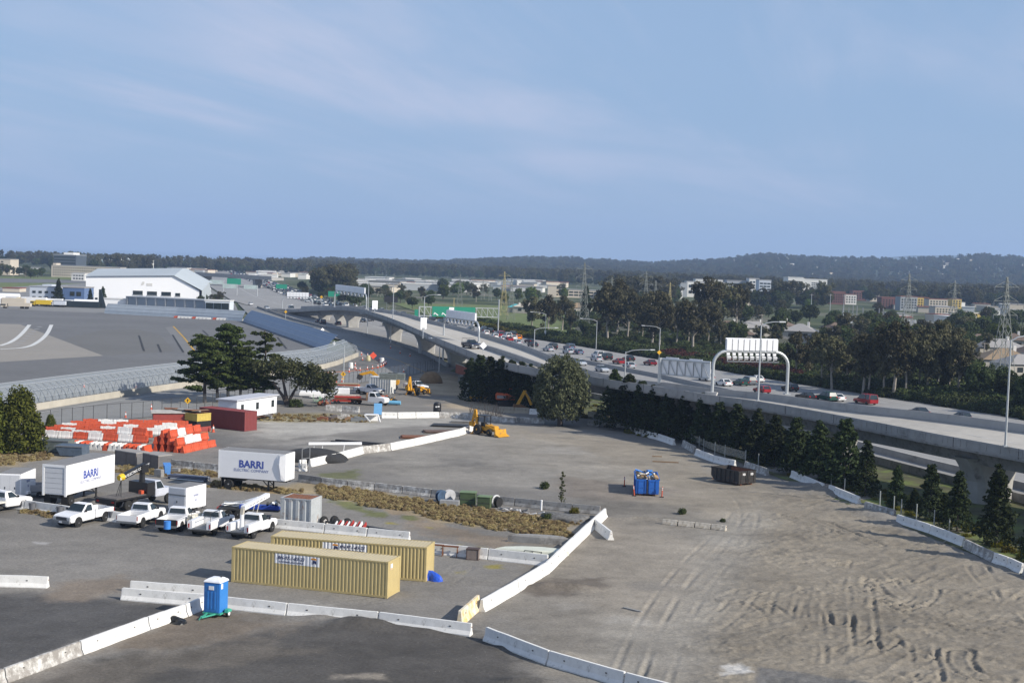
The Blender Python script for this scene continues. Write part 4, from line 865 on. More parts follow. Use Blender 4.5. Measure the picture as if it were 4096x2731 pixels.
# lettered trailers and other trailers
trailer_white = M('trailer_white', (0.82, 0.82, 0.83), 0.4, var=0.03, scale=1.2, dirt=(0.52, 0.50, 0.48), dirt_amt=0.0)
roof_grey = M('trailer_roof_grey', (0.22, 0.215, 0.21), 0.7, var=0.1); lettering_blue = M('lettering_blue', (0.055, 0.09, 0.36), 0.5); lettering_dk = M('lettering_grey_blue', (0.22, 0.25, 0.42), 0.5)
def box_trailer(label, loc_, rz, L, Wd, z0, H, side, group=None, rear_roll=True, dent=False):
	"""box semi-trailer, x forward, rear at x=0; lettering on side s (+1 left, -1 right)"""
	t = E('box_trailer', label, 'trailer', loc_, rz, group)
	mb = MB(); mb.box(0, L, -Wd / 2, Wd / 2, z0, z0 + H); mb.build('box_body', trailer_white, t, bev=0.03)
	mb = MB(); mb.box(0.03, L - 0.03, -Wd / 2 + 0.03, Wd / 2 - 0.03, z0 + H, z0 + H + 0.03); mb.build('roof', roof_grey, t)
	mb = MB(); mb.box(-0.03, 0.0, -Wd / 2 + 0.22, Wd / 2 - 0.22, z0 + 0.12, z0 + H - 0.28); rd = mb.build('rear_door', M('door_grey', (0.55, 0.56, 0.58), 0.5, var=0.05), t)
	mb = MB();
	for k in range(1, 5): zz3 = z0 + 0.12 + (H - 0.4) * k / 5; mb.box(-0.036, -0.03, -Wd / 2 + 0.24, Wd / 2 - 0.24, zz3 - 0.012, zz3 + 0.012)
	mb.build('door_seam', galv_dark, rd)
	mb = MB()
	for s in (-1, 1): y0, y1 = sorted((s * (Wd / 2 - 0.18), s * (Wd / 2 + 0.01))); mb.box(-0.08, 0.05, y0, y1, z0 - 0.12, z0 + H)
	mb.box(-0.08, 0.05, -Wd / 2, Wd / 2, z0 + H - 0.2, z0 + H + 0.01); mb.build('rear_frame', white_paint, t)
	mb = MB(); mb.box(0.2, L * 0.35, -0.55, 0.55, z0 - 0.35, z0 - 0.02); mb.box(0.05, L - 0.1, -0.5, -0.4, z0 - 0.2, z0); mb.box(0.05, L - 0.1, 0.4, 0.5, z0 - 0.2, z0); mb.build('chassis', dark_metal, t)
	for s in (-1, 1):
		for yo in (0.28, 0.0): wheel(t, 1.05, s * (Wd / 2 - 0.17 - yo), 0.52, 0.26)
		mb = MB(); mb.box(0.25, 0.28, *sorted((s * 0.55, s * (Wd / 2))), 0.15, z0 - 0.05); mb.build('mud_flap', black_rubber, t)
	mb = MB()
	for s in (-1, 1):
		mb.beam((L * 0.72, s * 0.65, 0.1), (L * 0.72, s * 0.65, z0), 0.13); mb.obox((L * 0.72, s * 0.65, 0.05), (0.3, 0.3, 0.08)); mb.beam((L * 0.72, s * 0.65, 0.45), (L * 0.62, s * 0.5, z0 - 0.1), 0.07)
	mb.beam((L * 0.72, -0.65, 0.55), (L * 0.72, 0.65, 0.55), 0.06); mb.build('landing_leg', dark_metal, t)
	yy = side * (Wd / 2 + 0.012)
	def put(txt, size, x, z, m, bold):
		a = text_mb(txt, size, 0.0, bold=bold); o = a.build('lettering', m, t, fix=False); o.location = (x, yy, z); o.rotation_euler = (0, 0, 0 if side < 0 else math.pi)
	put('BARRI', 1.02, L * (0.49 if side < 0 else 0.5), z0 + H * 0.42, lettering_blue, 0.03)
	put('ELECTRIC COMPANY', 0.40, L * (0.49 if side < 0 else 0.5), z0 + H * 0.27, lettering_dk, 0.0)
	return t
rr = P(264, 2048); fr_ = P(500, 1993); yw = yaw(rr, fr_)
a0 = P(265, 1981, 1.15); a1 = P(458, 1928, 1.15); yw = yaw(a0, a1); nr_ = Vector((-math.sin(yw), math.cos(yw), 0))
tl = box_trailer('long white box trailer with blue lettering left of the black crane truck', (a0.x + nr_.x * 1.22, a0.y + nr_.y * 1.22, gz(a0.x, a0.y)), yw, (a1 - a0).length, 2.44, 1.15, 2.75, -1, 'lettered trailers')
b0 = P(875, 1906, 1.2); b1 = P(1140, 1926, 1.2); yw = yaw(b0, b1); nr_ = Vector((-math.sin(yw), math.cos(yw), 0))
tr_ = box_trailer('white box trailer with blue lettering and a crumpled front corner, beside the black heap', (b0.x + nr_.x * 1.22, b0.y + nr_.y * 1.22, 0), yw, (b1 - b0).length, 2.44, 1.2, 2.75, -1, 'lettered trailers')
Lr = (b1 - b0).length
mb = MB(); mb.add([(Lr - 0.75, -1.235, 3.9), (Lr - 0.95, -1.235, 2.9), (Lr - 0.62, -1.235, 1.9), (Lr - 0.52, -1.235, 1.3), (Lr + 0.02, -1.2, 1.25), (Lr + 0.02, -1.2, 3.92), (Lr - 0.55, -1.36, 3.7), (Lr - 0.62, -1.40, 2.9), (Lr - 0.48, -1.36, 2.0), (Lr - 0.42, -1.3, 1.35)], [(0, 6, 7, 1), (1, 7, 8, 2), (2, 8, 9, 3), (6, 5, 4, 9, 8, 7)]); mb.build('crumpled_panel', trailer_white, tr_, smooth=False)
def cargo_trailer(label, loc_, rz, L, Wd, H, side, doors=2, striped=False, txt=None):
	t = E('cargo_trailer', label, 'trailer', loc_, rz, 'enclosed cargo trailers'); z0 = 0.45
	mb = MB(); mb.box(0, L, -Wd / 2, Wd / 2, z0, z0 + H); mb.build('box_body', trailer_white, t, bev=0.04)
	mb = MB(); mb.box(0.04, L - 0.04, -Wd / 2 + 0.04, Wd / 2 - 0.04, z0 + H, z0 + H + 0.025); mb.build('roof', roof_grey, t)
	for k in range(doors):
		w = (Wd - 0.24) / doors; y0 = -Wd / 2 + 0.12 + k * w; mb = MB(); mb.box(-0.03, 0, y0 + 0.02, y0 + w - 0.02, z0 + 0.1, z0 + H - 0.12); d_ = mb.build('rear_door', M('door_grey', (0.55, 0.56, 0.58), 0.5, var=0.05), t)
		mb = MB(); mb.obox((-0.04, y0 + w / 2, z0 + H * (0.35 if doors == 1 else 0.4)), (0.03, 0.08, 0.2)); mb.build('latch', dark_metal, d_)
	if doors == 1: mb = MB(); mb.box(-0.05, -0.03, -Wd / 2 + 0.05, Wd / 2 - 0.05, z0 + H * 0.62, z0 + H * 0.68); mb.build('door_bar', galv_dark, t)
	for s in (-1, 1):
		wheel(t, L * 0.42, s * (Wd / 2 + 0.05), 0.34, 0.2); mb = MB(); mb.prism([(L * 0.42 - 0.5, z0 + 0.12), (L * 0.42 - 0.38, z0 + 0.36), (L * 0.42 + 0.38, z0 + 0.36), (L * 0.42 + 0.5, z0 + 0.12)], *sorted((s * Wd / 2, s * (Wd / 2 + 0.2)))); mb.build('mudguard', white_paint, t)
	mb = MB(); mb.beam((L, -0.5, 0.5), (L + 1.2, 0, 0.5), 0.09); mb.beam((L, 0.5, 0.5), (L + 1.2, 0, 0.5), 0.09); mb.tube((L + 0.9, 0, 0.05), (L + 0.9, 0, 0.8), 0.04); mb.build('drawbar', dark_metal, t)
	if txt:
		for i, (w_, s_) in enumerate(txt):
			a = text_mb(w_, s_, 0, bold=0.004); o = a.build('lettering', lettering_dk, t, fix=False); o.location = (L * 0.48, -Wd / 2 - 0.012, z0 + H * (0.55 - 0.22 * i))
	return t
s0 = P(743, 2041, 0.45); s1 = P(823, 2021, 0.45); yw = yaw(s0, s1); n_ = Vector((-math.sin(yw), math.cos(yw), 0))
cargo_trailer('small white cargo trailer with a barred rear door, right of the crane truck', (s0.x + n_.x * 0.95, s0.y + n_.y * 0.95, 0), yw, (s1 - s0).length, 1.95, 2.05, -1, 1, txt=[('BARRI', 0.30), ('#2', 0.30)])
s0 = P(86, 1990, 0.45); s1 = P(140, 1965, 0.45); yw = yaw(s0, s1); n_ = Vector((-math.sin(yw), math.cos(yw), 0))
cargo_trailer('white cargo trailer with two rear doors at the left edge, its side in shade', (s0.x + n_.x * 1.1, s0.y + n_.y * 1.1, 0), yw, 4.0, 2.1, 2.2, -1, 2, txt=[('BARRI', 0.35), ('01', 0.35)])
q = P(160, 1985); r = E('utility_trailer', 'low grey utility trailer left of the long lettered trailer', 'trailer', (q.x, q.y, 0), 0.3)
mb = MB(); mb.box(-1.4, 1.4, -0.9, 0.9, 0.5, 0.62); mb.build('bed', galv_dark, r)
for s in (-1, 1): mb = MB(); mb.box(-1.4, 1.4, *sorted((s * 0.84, s * 0.9)), 0.62, 1.25); mb.build('side_board', M('grey_board', (0.35, 0.35, 0.36), 0.7), r); wheel(r, 0, s * 0.98, 0.33, 0.2)
mb = MB(); mb.tube((1.3, 0, 0.6), (1.3, 0, 1.9), 0.04); mb.build('post', dark_metal, r)
# black crane truck
q0 = P(420, 2052); q1 = P(640, 2010); yw = yaw(q0, q1)
ct = E('crane_truck', 'black flatbed crane truck with lettered boom raised over its empty bed', 'truck', (q0.x, q0.y + 0.6, 0), yw); Lc = (q1 - q0).length
bed_wood = M('weathered_deck_wood', (0.12, 0.11, 0.105), 0.9, var=0.35, scale=3)
for k in range(9): mb = MB(); mb.box(0.0, Lc - 3.4, -1.15 + k * 0.257, -1.15 + k * 0.257 + 0.24, 1.22, 1.28); mb.build('deck_plank', bed_wood, ct)
mb = MB(); mb.box(-0.15, Lc - 3.3, -1.2, 1.2, 1.05, 1.22); mb.box(0.0, Lc, -0.45, 0.45, 0.75, 1.05); mb.build('frame', black_paint, ct)
mb = MB(); mb.box(-0.25, -0.15, -1.2, 1.2, 0.75, 1.25); tb = mb.build('tail_board', black_paint, ct)
for s in (-1, 1): mb = MB(); mb.obox((-0.27, s * 0.9, 1.0), (0.03, 0.25, 0.12)); mb.build('tail_light', lamp_red, tb)
mb = MB(); mb.box(Lc - 3.3, Lc - 2.2, -1.15, 1.15, 1.05, 2.3); mb.build('headboard_locker', black_paint, ct, bev=0.03)
mb = MB(); mb.box(Lc - 2.1, Lc - 0.9, -1.1, 1.1, 0.85, 1.55); mb.hexa([(Lc - 2.1, -1.1, 1.55), (Lc - 0.75, -1.1, 1.55), (Lc - 0.75, 1.1, 1.55), (Lc - 2.1, 1.1, 1.55), (Lc - 2.05, -0.95, 2.35), (Lc - 1.25, -0.95, 2.35), (Lc - 1.25, 0.95, 2.35), (Lc - 2.05, 0.95, 2.35)]); mb.build('cab', M('grey_blue_cab', (0.50, 0.52, 0.58), 0.35), ct, bev=0.04)
for s in (-1, 1): mb = MB(); mb.add([(Lc - 1.9, s * 1.11, 1.62), (Lc - 0.95, s * 1.11, 1.62), (Lc - 1.3, s * 1.0, 2.25), (Lc - 1.9, s * 1.0, 2.25)], [(0, 1, 2, 3)]); mb.build('side_window', glass_dark, ct)
mb = MB(); mb.box(Lc - 0.9, Lc + 0.6, -0.95, 0.95, 0.8, 1.5); mb.build('hood', M('grey_blue_cab', (0.5, 0.52, 0.58)), ct, bev=0.06)
for x in (1.6, 2.5, Lc - 0.2):
	for s in (-1, 1): wheel(ct, x, s * 1.0, 0.5, 0.3)
mb = MB(); mb.tube((Lc - 2.75, 0, 1.3), (Lc - 2.75, 0, 3.3), 0.32, 0.26, n=12); mb.obox((Lc - 2.75, 0, 3.5), (0.9, 0.8, 0.7)); mb.build('crane_turret', black_paint, ct)
mb = MB(); A = Vector((Lc - 2.5, 0, 3.75)); B = Vector((1.7, -0.2, 3.05)); mb.beam(A, B, 0.36, 0.5); bo = mb.build('boom', black_paint, ct)
mb = MB(); mb.tube(B + Vector((0.05, 0, 0)), B + Vector((-0.45, 0, -0.05)), 0.34, 0.26, n=10); mb.build('boom_head', M('hook_yellow', (0.70, 0.45, 0.02), 0.5), ct)
d_ = (A - B).normalized(); a = text_mb('BARRI ELECTRIC COMPANY', 0.34, 0, bold=0.004); o = a.build('lettering', white_paint, bo, fix=False); mid_ = A.lerp(B, 0.5); o.location = (mid_.x, mid_.y - 0.22, mid_.z - 0.12); o.rotation_euler = (0, -math.atan2(d_.z, d_.x), math.atan2(d_.y, d_.x))
mb = MB();
for (x, y) in ((1.2, -0.6), (1.5, -0.2), (1.8, 0.3), (1.35, 0.2)): mb.tube(B + Vector((-0.1, 0, -0.2)), (x, y, 1.3), 0.03, n=5)
mb.build('sling_chain', dark_metal, ct)
mb = MB(); mb.obox((Lc - 3.6, -0.7, 1.45), (0.35, 0.35, 0.32)); mb.build('orange_box', orange_plastic, ct)
# blue portable toilet on a green trailer
q = P(862, 2462); pt = E('portable_toilet', 'blue portable toilet with white roof on a green two-wheel trailer', 'toilet', (q.x, q.y, gz(q.x, q.y)), math.radians(-17))
blu = M('toilet_blue', (0.035, 0.20, 0.55), 0.5, var=0.05, scale=2); grn = M('trailer_green', (0.05, 0.34, 0.24), 0.6)
hw = 0.58
mb = MB(); mb.box(-hw, hw, -hw, hw, 0.34, 2.32); mb.build('cabin', blu, pt, bev=0.03)
mb = MB(); mb.loft([[(-hw - 0.05, -hw - 0.05, 2.32), (hw + 0.05, -hw - 0.05, 2.32), (hw + 0.05, hw + 0.05, 2.32), (-hw - 0.05, hw + 0.05, 2.32)], [(-hw, -hw, 2.42), (hw, -hw, 2.42), (hw, hw, 2.42), (-hw, hw, 2.42)], [(-0.36, -0.36, 2.56), (0.36, -0.36, 2.56), (0.36, 0.36, 2.56), (-0.36, 0.36, 2.56)], [(-0.1, -0.1, 2.60), (0.1, -0.1, 2.60), (0.1, 0.1, 2.60), (-0.1, 0.1, 2.60)]]); mb.build('roof', M('toilet_roof', (0.78, 0.79, 0.82), 0.5), pt, bev=0.015)
mb = MB(); mb.tube((0.28, 0.15, 2.5), (0.28, 0.15, 2.68), 0.06, n=8); mb.build('vent_pipe', dark_metal, pt)
mb = MB(); mb.box(-0.44, 0.44, -hw - 0.02, -hw, 0.45, 2.2); dd = mb.build('door', M('toilet_blue_door', (0.03, 0.18, 0.50), 0.5), pt)
mb = MB()
for x in (-0.25, 0.0, 0.25): mb.box(x - 0.05, x + 0.05, -hw - 0.045, -hw - 0.02, 0.6, 1.75)
mb.build('door_rib', blu, dd)
mb = MB(); mb.box(-0.20, 0.16, -hw - 0.05, -hw - 0.021, 1.85, 2.10); mb.build('notice', white_paint, dd)
mb = MB(); mb.box(hw + 0.001, hw + 0.02, -0.42, -0.18, 1.9, 2.25); mb.build('side_sticker', white_paint, pt)
mb = MB(); mb.box(-0.62, 0.66, -0.62, 0.6, 0.24, 0.335); mb.beam((-0.3, -0.6, 0.28), (-0.2, -1.5, 0.2), 0.09); mb.beam((0.3, -0.6, 0.28), (-0.2, -1.5, 0.2), 0.09); mb.tube((-0.35, -1.55, 0.05), (-0.2, -1.5, 0.3), 0.05); mb.build('trailer_frame', grn, pt)
for s in (-1, 1): wheel(pt, s * 0.0, s * 0.72, 0.26, 0.16) if False else None
w_ = wheel(pt, 0.15, 0.72, 0.25, 0.16); mb = MB(); mb.tube((0.78, 0.12, 0.25), (0.92, 0.12, 0.25), 0.25, n=14); mb.build('wheel', black_rubber, pt); mb = MB(); mb.tube((0.92, 0.12, 0.25), (0.94, 0.12, 0.25), 0.15, n=12); mb.build('rim', white_paint, pt)
mb = MB(); mb.prism([(-0.2, 0.34), (-0.15, 0.52), (0.1, 0.58), (0.35, 0.5), (0.42, 0.34)], 0.74, 0.98, ax='x'); mb.build('mudguard', grn, pt)
# tarps, heaps, skips and small gear
def tarp(name, label, c, r, m, seed, amp=0.3):
	q = PG(*c); mb = MB(); mb.blob((0, 0, 0), r, seed, amp, sub=3, flat=0.0); o = mb.build(name, m, loc=(q.x, q.y, q.z - 0.02), smooth=False); return tag(o, label, 'tarp')
tarp('blue_tarp', 'crumpled blue tarp heaped at the corner of the rear tan container', (1725, 2318), (0.75, 0.55, 0.62), M('blue_tarp', (0.02, 0.09, 0.55), 0.35, var=0.2, scale=5, bump=0.6), 3, 0.35)
tarp('black_tarp', 'black plastic sheet lying by the diagonal barriers near the blue toilet', (706, 2488), (0.85, 0.5, 0.32), M('black_sheet', (0.012, 0.012, 0.012), 0.4, var=0.3, scale=5, bump=0.5), 5, 0.4)
def heap(name, label, c, r, m, seed, cat='heap', amp=0.22, sub=4):
	q = PG(*c); mb = MB(); mb.blob((0, 0, 0), r, seed, amp, sub=sub, flat=-0.05); o = mb.build(name, m, loc=(q.x, q.y, q.z), smooth=True); return tag(o, label, cat)
heap('asphalt_heap', 'black heap of asphalt grindings behind the right lettered trailer', (1222, 1838), (5.5, 3.0, 1.5), M('black_grindings', (0.03, 0.03, 0.031), 0.95, var=0.3, scale=3, bump=0.6), 8)
heap('dirt_heap', 'brown heap of earth below the ramp beside the light pole', (1722, 1530), (2.6, 2.2, 2.0), M('brown_earth', (0.20, 0.135, 0.075), 0.95, var=0.25, scale=1.2, bump=0.6), 21, amp=0.14)
heap('gravel_heap', 'grey gravel heap at the end of the dry grass', (2260, 2080), (2.6, 1.6, 0.7), M('grey_gravel', (0.13, 0.128, 0.125), 0.95, var=0.4, scale=4, bump=0.8), 31)
def skip(name, label, corner_l, corner_r, depth, H, m, fill=None, hook=False):
	a, b = P(*corner_l), P(*corner_r); yw = yaw(a, b); Wd = (b - a).length
	t = E(name, label, 'dumpster', (a.x, a.y, gz(a.x, a.y)), yw)
	def wallp(nm, x0, x1, y0, y1, z0, z1): mb = MB(); mb.box(x0, x1, y0, y1, z0, z1); return mb.build(nm, m, t)
	mb = MB(); mb.box(0.04, Wd - 0.04, 0.04, depth - 0.04, 0.18, 0.26); mb.build('floor', rust, t)
	for x0, x1 in ((0, 0.06), (Wd - 0.06, Wd)):
		mb = MB(); mb.prism([(0.0, 0.2), (0.0, H), (depth, H), (depth, 0.7), (depth - 0.5, 0.2)], x0, x1, ax='x'); sw = mb.build('side_wall', m, t)
		mb = MB(); xx = (-0.07, 0.0) if x0 == 0 else (Wd, Wd + 0.07)
		for k in range(1, 6): yy = depth * k / 6.2; mb.box(*xx, yy - 0.05, yy + 0.05, 0.25, H - 0.1)
		mb.box(*((-0.08, -0.001) if x0 == 0 else (Wd + 0.001, Wd + 0.08)), 0, depth, H - 0.1, H + 0.02); mb.build('side_rib', m, sw)
	wallp('end_wall', 0.06, Wd - 0.06, depth - 0.06, depth, 0.5, H)
	for s in (0, 1):
		mb = MB(); mb.box(0.06 + s * (Wd / 2 - 0.05), Wd / 2 - 0.01 + s * (Wd / 2 - 0.05), -0.02, 0.05, 0.22, H - 0.02); dr_ = mb.build('door', m, t)
		mb = MB(); c_ = Wd * (0.27 + 0.46 * s)
		for xx in (c_ - Wd * 0.14, c_ + Wd * 0.14): mb.box(xx - 0.045, xx + 0.045, -0.08, -0.02, 0.3, H - 0.1)
		for zz3 in (0.4, H * 0.5, H - 0.2): mb.box(c_ - Wd * 0.2, c_ + Wd * 0.2, -0.05, -0.021, zz3 - 0.03, zz3 + 0.03)
		mb.build('door_rib', m, dr_)
	mb = MB(); mb.box(Wd / 2 - 0.06, Wd / 2 + 0.06, -0.1, -0.021, 0.2, H); mb.build('lock_bar', dark_metal, t)
	for s in (0.2, 0.8): mb = MB(); mb.tube((Wd * s - 0.1, 0.25, 0.1), (Wd * s + 0.1, 0.25, 0.1), 0.12, n=10); mb.build('roller', rust, t)
	return t, Wd
bskip = M('skip_blue', (0.02, 0.12, 0.44), 0.5, var=0.10, scale=2, dirt=(0.05, 0.10, 0.25), dirt_amt=0.3)
kskip = M('skip_black', (0.028, 0.027, 0.027), 0.55, var=0.25, scale=2, dirt=(0.10, 0.055, 0.03), dirt_amt=0.35, dirt_scale=2)
tb, Wd = skip('blue_skip', 'blue open-top dumpster heaped with rubbish in the upper yard', (2542, 1981), (2634, 1985), 6.0, 1.75, bskip)
for i in range(26):
	q = random.Random(900 + i); mb = MB(); mb.obox((q.uniform(0.3, Wd - 0.3), q.uniform(0.4, 5.4), q.uniform(1.5, 1.95)), (q.uniform(0.3, 1.2), q.uniform(0.1, 0.5), q.uniform(0.05, 0.3)), q.uniform(-0.5, 0.5), q.uniform(-0.5, 0.5), q.uniform(0, 3))
	mb.build('rubbish', [white_paint, M('cardboard', (0.34, 0.22, 0.11), 0.9), dark_metal, M('pale_board', (0.50, 0.46, 0.38), 0.9), M('blue_plastic', (0.05, 0.22, 0.62)), concrete_grey][i % 6], tb)
mb = MB(); mb.box(0.08, Wd - 0.08, 0.1, 5.8, 0.3, 1.45); mb.build('rubbish', M('rubbish_mass', (0.15, 0.125, 0.10), 0.95, var=0.6, scale=3), tb)
kb, Wk = skip('black_skip', 'empty black dumpster with a rusty inside near the conifers', (2954, 1943), (3022, 1937), 4.4, 1.65, kskip)
mb = MB(); mb.box(0.065, 0.075, 0.1, 3.8, 0.3, 1.6); mb.box(Wk - 0.075, Wk - 0.065, 0.1, 3.8, 0.3, 1.6); mb.build('rusty_lining', rust, kb)
for s in (0.27, 0.73): a = text_mb('KB', 0.35, 0, bold=0.01); o = a.build('stencil', white_paint, kb, fix=False); o.location = (Wk * s, -0.085, 1.15)
def delineator(label, x, y, lean=0.0):
	q = PG(x, y); t = E('delineator_post', label, 'traffic post', q, 0, 'orange posts round the blue dumpster')
	mb = MB(); mb.tube((0, 0, 0.06), (lean, 0, 1.1), 0.065, 0.055, n=10); mb.build('tube', orange_plastic, t)
	mb = MB(); mb.box(-0.2, 0.2, -0.2, 0.2, 0, 0.07); mb.build('base', black_rubber, t)
	mb = MB();
	for z in (0.75, 0.93): mb.tube((lean * z, 0, z), (lean * z, 0, z + 0.09), 0.066, n=10)
	mb.build('reflective_band', white_paint, t)
delineator('leaning orange post at the left front corner of the blue dumpster', 2537, 1983, -0.12); delineator('orange post at the right front corner of the blue dumpster', 2647, 1988, 0.03); delineator('orange post at the far left corner of the blue dumpster', 2497, 1945)
def bin_(label, x, y, m, h=0.85, r=0.28, group=None):
	q = PG(x, y); t = E('refuse_bin', label, 'bin', q, 0.3, group); mb = MB(); mb.lathe([(r * 0.82, 0), (r, h * 0.93), (r * 1.1, h * 0.94), (r * 1.1, h), (r * 0.95, h), (r * 0.8, 0.08)], 14); mb.build('tub', m, t)
	mb = MB(); mb.tube((-r * 1.1, 0, h * 0.8), (-r * 1.25, 0, h * 0.8), 0.05); mb.tube((r * 1.1, 0, h * 0.8), (r * 1.25, 0, h * 0.8), 0.05); mb.build('handle', m, t)
greybin = M('grey_bin', (0.13, 0.135, 0.15), 0.6)
bin_('grey bin nearest the flatbed pickup at the left edge', 128, 2047, greybin, group='grey bins'); bin_('grey bin beside the hood of the pickup facing the camera', 238, 2062, greybin, group='grey bins'); bin_('grey bin between the two left pickups', 447, 2082, greybin, group='grey bins')
q = P(668, 1900); t = E('wheelie_bin', 'sky blue wheeled bin with open lid beside the pipe bundle', 'bin', (q.x, q.y, 0), 0.4)
mb = MB(); mb.hexa([(-0.28, -0.3, 0.05), (0.28, -0.3, 0.05), (0.28, 0.3, 0.05), (-0.28, 0.3, 0.05), (-0.36, -0.38, 1.1), (0.36, -0.38, 1.1), (0.36, 0.38, 1.1), (-0.36, 0.38, 1.1)]); mb.build('bin_body', M('sky_blue_plastic', (0.09, 0.25, 0.58), 0.5), t, bev=0.03)
mb = MB(); mb.obox((0, 0.1, 1.18), (0.78, 0.8, 0.06), rx=0.25); mb.build('lid', M('sky_blue_lid', (0.08, 0.22, 0.52), 0.5), t)
for s in (-1, 1): mb = MB(); mb.tube((s * 0.25, 0.34, 0.12), (s * 0.33, 0.34, 0.12), 0.12, n=10); mb.build('wheel', black_rubber, t)
for i, (x, y, w, h, d) in enumerate([(636, 1906, 0.9, 0.8, 0.6), (702, 1892, 0.9, 0.55, 0.6)]):
	q = P(x, y); mb = MB(); mb.box(-w / 2, w / 2, -d / 2, d / 2, 0, h); tag(mb.build('concrete_block', concrete_grey, loc=(q.x, q.y, 0), rz=-0.4 + i * 0.2, bev=0.03), ['grey concrete block left of the sky blue bin', 'small grey concrete block right of the sky blue bin'][i], 'block')
pipe_m = M('dark_conduit', (0.09, 0.10, 0.14), 0.5, var=0.25, scale=3)
q = P(760, 1918); t = E('pipe_bundle', 'bundle of dark conduit pipes lying on the ground by the sky blue bin', 'pipes', (q.x, q.y, 0), math.radians(-20))
for i in range(22): k = random.Random(i); r_ = i // 8; mb = MB(); mb.tube((-2.1 + k.uniform(-0.3, 0.3), -0.75 + (i % 8) * 0.2 + r_ * 0.1, 0.09 + r_ * 0.15), (2.0 + k.uniform(-0.4, 0.3), -0.75 + (i % 8) * 0.2 + r_ * 0.1, 0.09 + r_ * 0.15), 0.085, n=8); mb.build('pipe', pipe_m if i % 5 else galv, t)
for i, (x0, y0, x1, y1, h) in enumerate([(462, 1856, 500, 1862, 1.5), (503, 1863, 543, 1869, 1.5), (573, 1872, 598, 1877, 1.6), (600, 1878, 632, 1884, 1.6)]):
	a, b = P(x0, y0), P(x1, y1); t = E('block_bay', f'{ORD[i]} brown-grey block bay from the left behind the crane truck', 'wall', a, yaw(a, b), 'block bays behind the crane truck'); L = (b - a).length
	mb = MB(); mb.box(0, L, 0, 0.15, 0, h); mb.build('front_panel', M('brown_grey_panel', (0.17, 0.15, 0.14), 0.8, var=0.15), t)
	mb = MB(); mb.box(-0.08, L + 0.08, -0.06, 1.8, h, h + 0.12); mb.build('cap', M('pale_grey_cap', (0.30, 0.285, 0.27), 0.9), t)
	for x in (-0.1, L - 0.04): mb = MB(); mb.box(x, x + 0.12, -0.05, 0.0, 0, h); mb.build('post', M('brown_grey_panel', (0.17, 0.15, 0.14)), t)
for i, (x, y, w, d, h, m) in enumerate([(218, 1812, 3.4, 1.8, 1.5, M('dull_green_steel', (0.12, 0.14, 0.13), 0.6, var=0.3)), (278, 1826, 3.2, 2.2, 1.25, M('slate_blue_steel', (0.08, 0.11, 0.15), 0.5, var=0.25))]):
	q = P(x, y); t = E('steel_bin', ['dull green sloping steel hopper in front of the barricades', 'slate blue steel bin behind the long lettered trailer'][i], 'bin', (q.x, q.y + 1, 0), -0.1)
	mb = MB(); mb.hexa([(-w / 2 + 0.6, -d / 2, 0.1), (w / 2, -d / 2, 0.1), (w / 2, d / 2, 0.1), (-w / 2 + 0.6, d / 2, 0.1), (-w / 2, -d / 2 - 0.1, h), (w / 2, -d / 2 - 0.1, h), (w / 2, d / 2, h), (-w / 2, d / 2, h)]); mb.build('hopper', m, t)
	mb = MB(); mb.box(-w / 2 - 0.05, w / 2 + 0.05, -d / 2 - 0.15, -d / 2 - 0.05, h - 0.12, h + 0.02); mb.box(-w / 2 - 0.05, w / 2 + 0.05, d / 2 - 0.05, d / 2 + 0.05, h - 0.12, h + 0.02); mb.build('rim', galv_dark, t)
rc = P(1120, 2105); rcb = P(1200, 2112); yw = yaw(rc, rcb)
rusty = M('rusty_grey_paint', (0.40, 0.42, 0.43), 0.7, var=0.12, scale=1.2, dirt=(0.24, 0.12, 0.06), dirt_amt=0.35, dirt_scale=0.9)
container('rusty_container', 'short rust-streaked grey container with a brown roof behind the white boom', (rc.x + 0.3, rc.y + 1.2, 0), yw, L=2.9, H=2.6, paint=rusty, roof=rust, pitch=0.6, dep=0.06, doors=False)
def flatbed(label, x, y, rz, L, Wd, load):
	q = P(x, y); t = E('flatbed_trailer', label, 'trailer', (q.x, q.y, 0), rz)
	mb = MB(); mb.box(0, L, -Wd / 2, Wd / 2, 0.75, 0.9); mb.build('deck', dark_metal, t)
	mb = MB(); mb.box(-0.06, 0.0, -Wd / 2, Wd / 2, 0.5, 0.95); mb.build('tail_board', M('red_white_board', (0.30, 0.05, 0.05), 0.6), t)
	for s in (-1, 1): wheel(t, 1.0, s * (Wd / 2 - 0.1), 0.38, 0.24); wheel(t, 1.9, s * (Wd / 2 - 0.1), 0.38, 0.24)
	mb = MB(); mb.beam((L, 0, 0.75), (L + 1.3, 0, 0.6), 0.12); mb.build('drawbar', dark_metal, t); load(t, L, Wd); return t
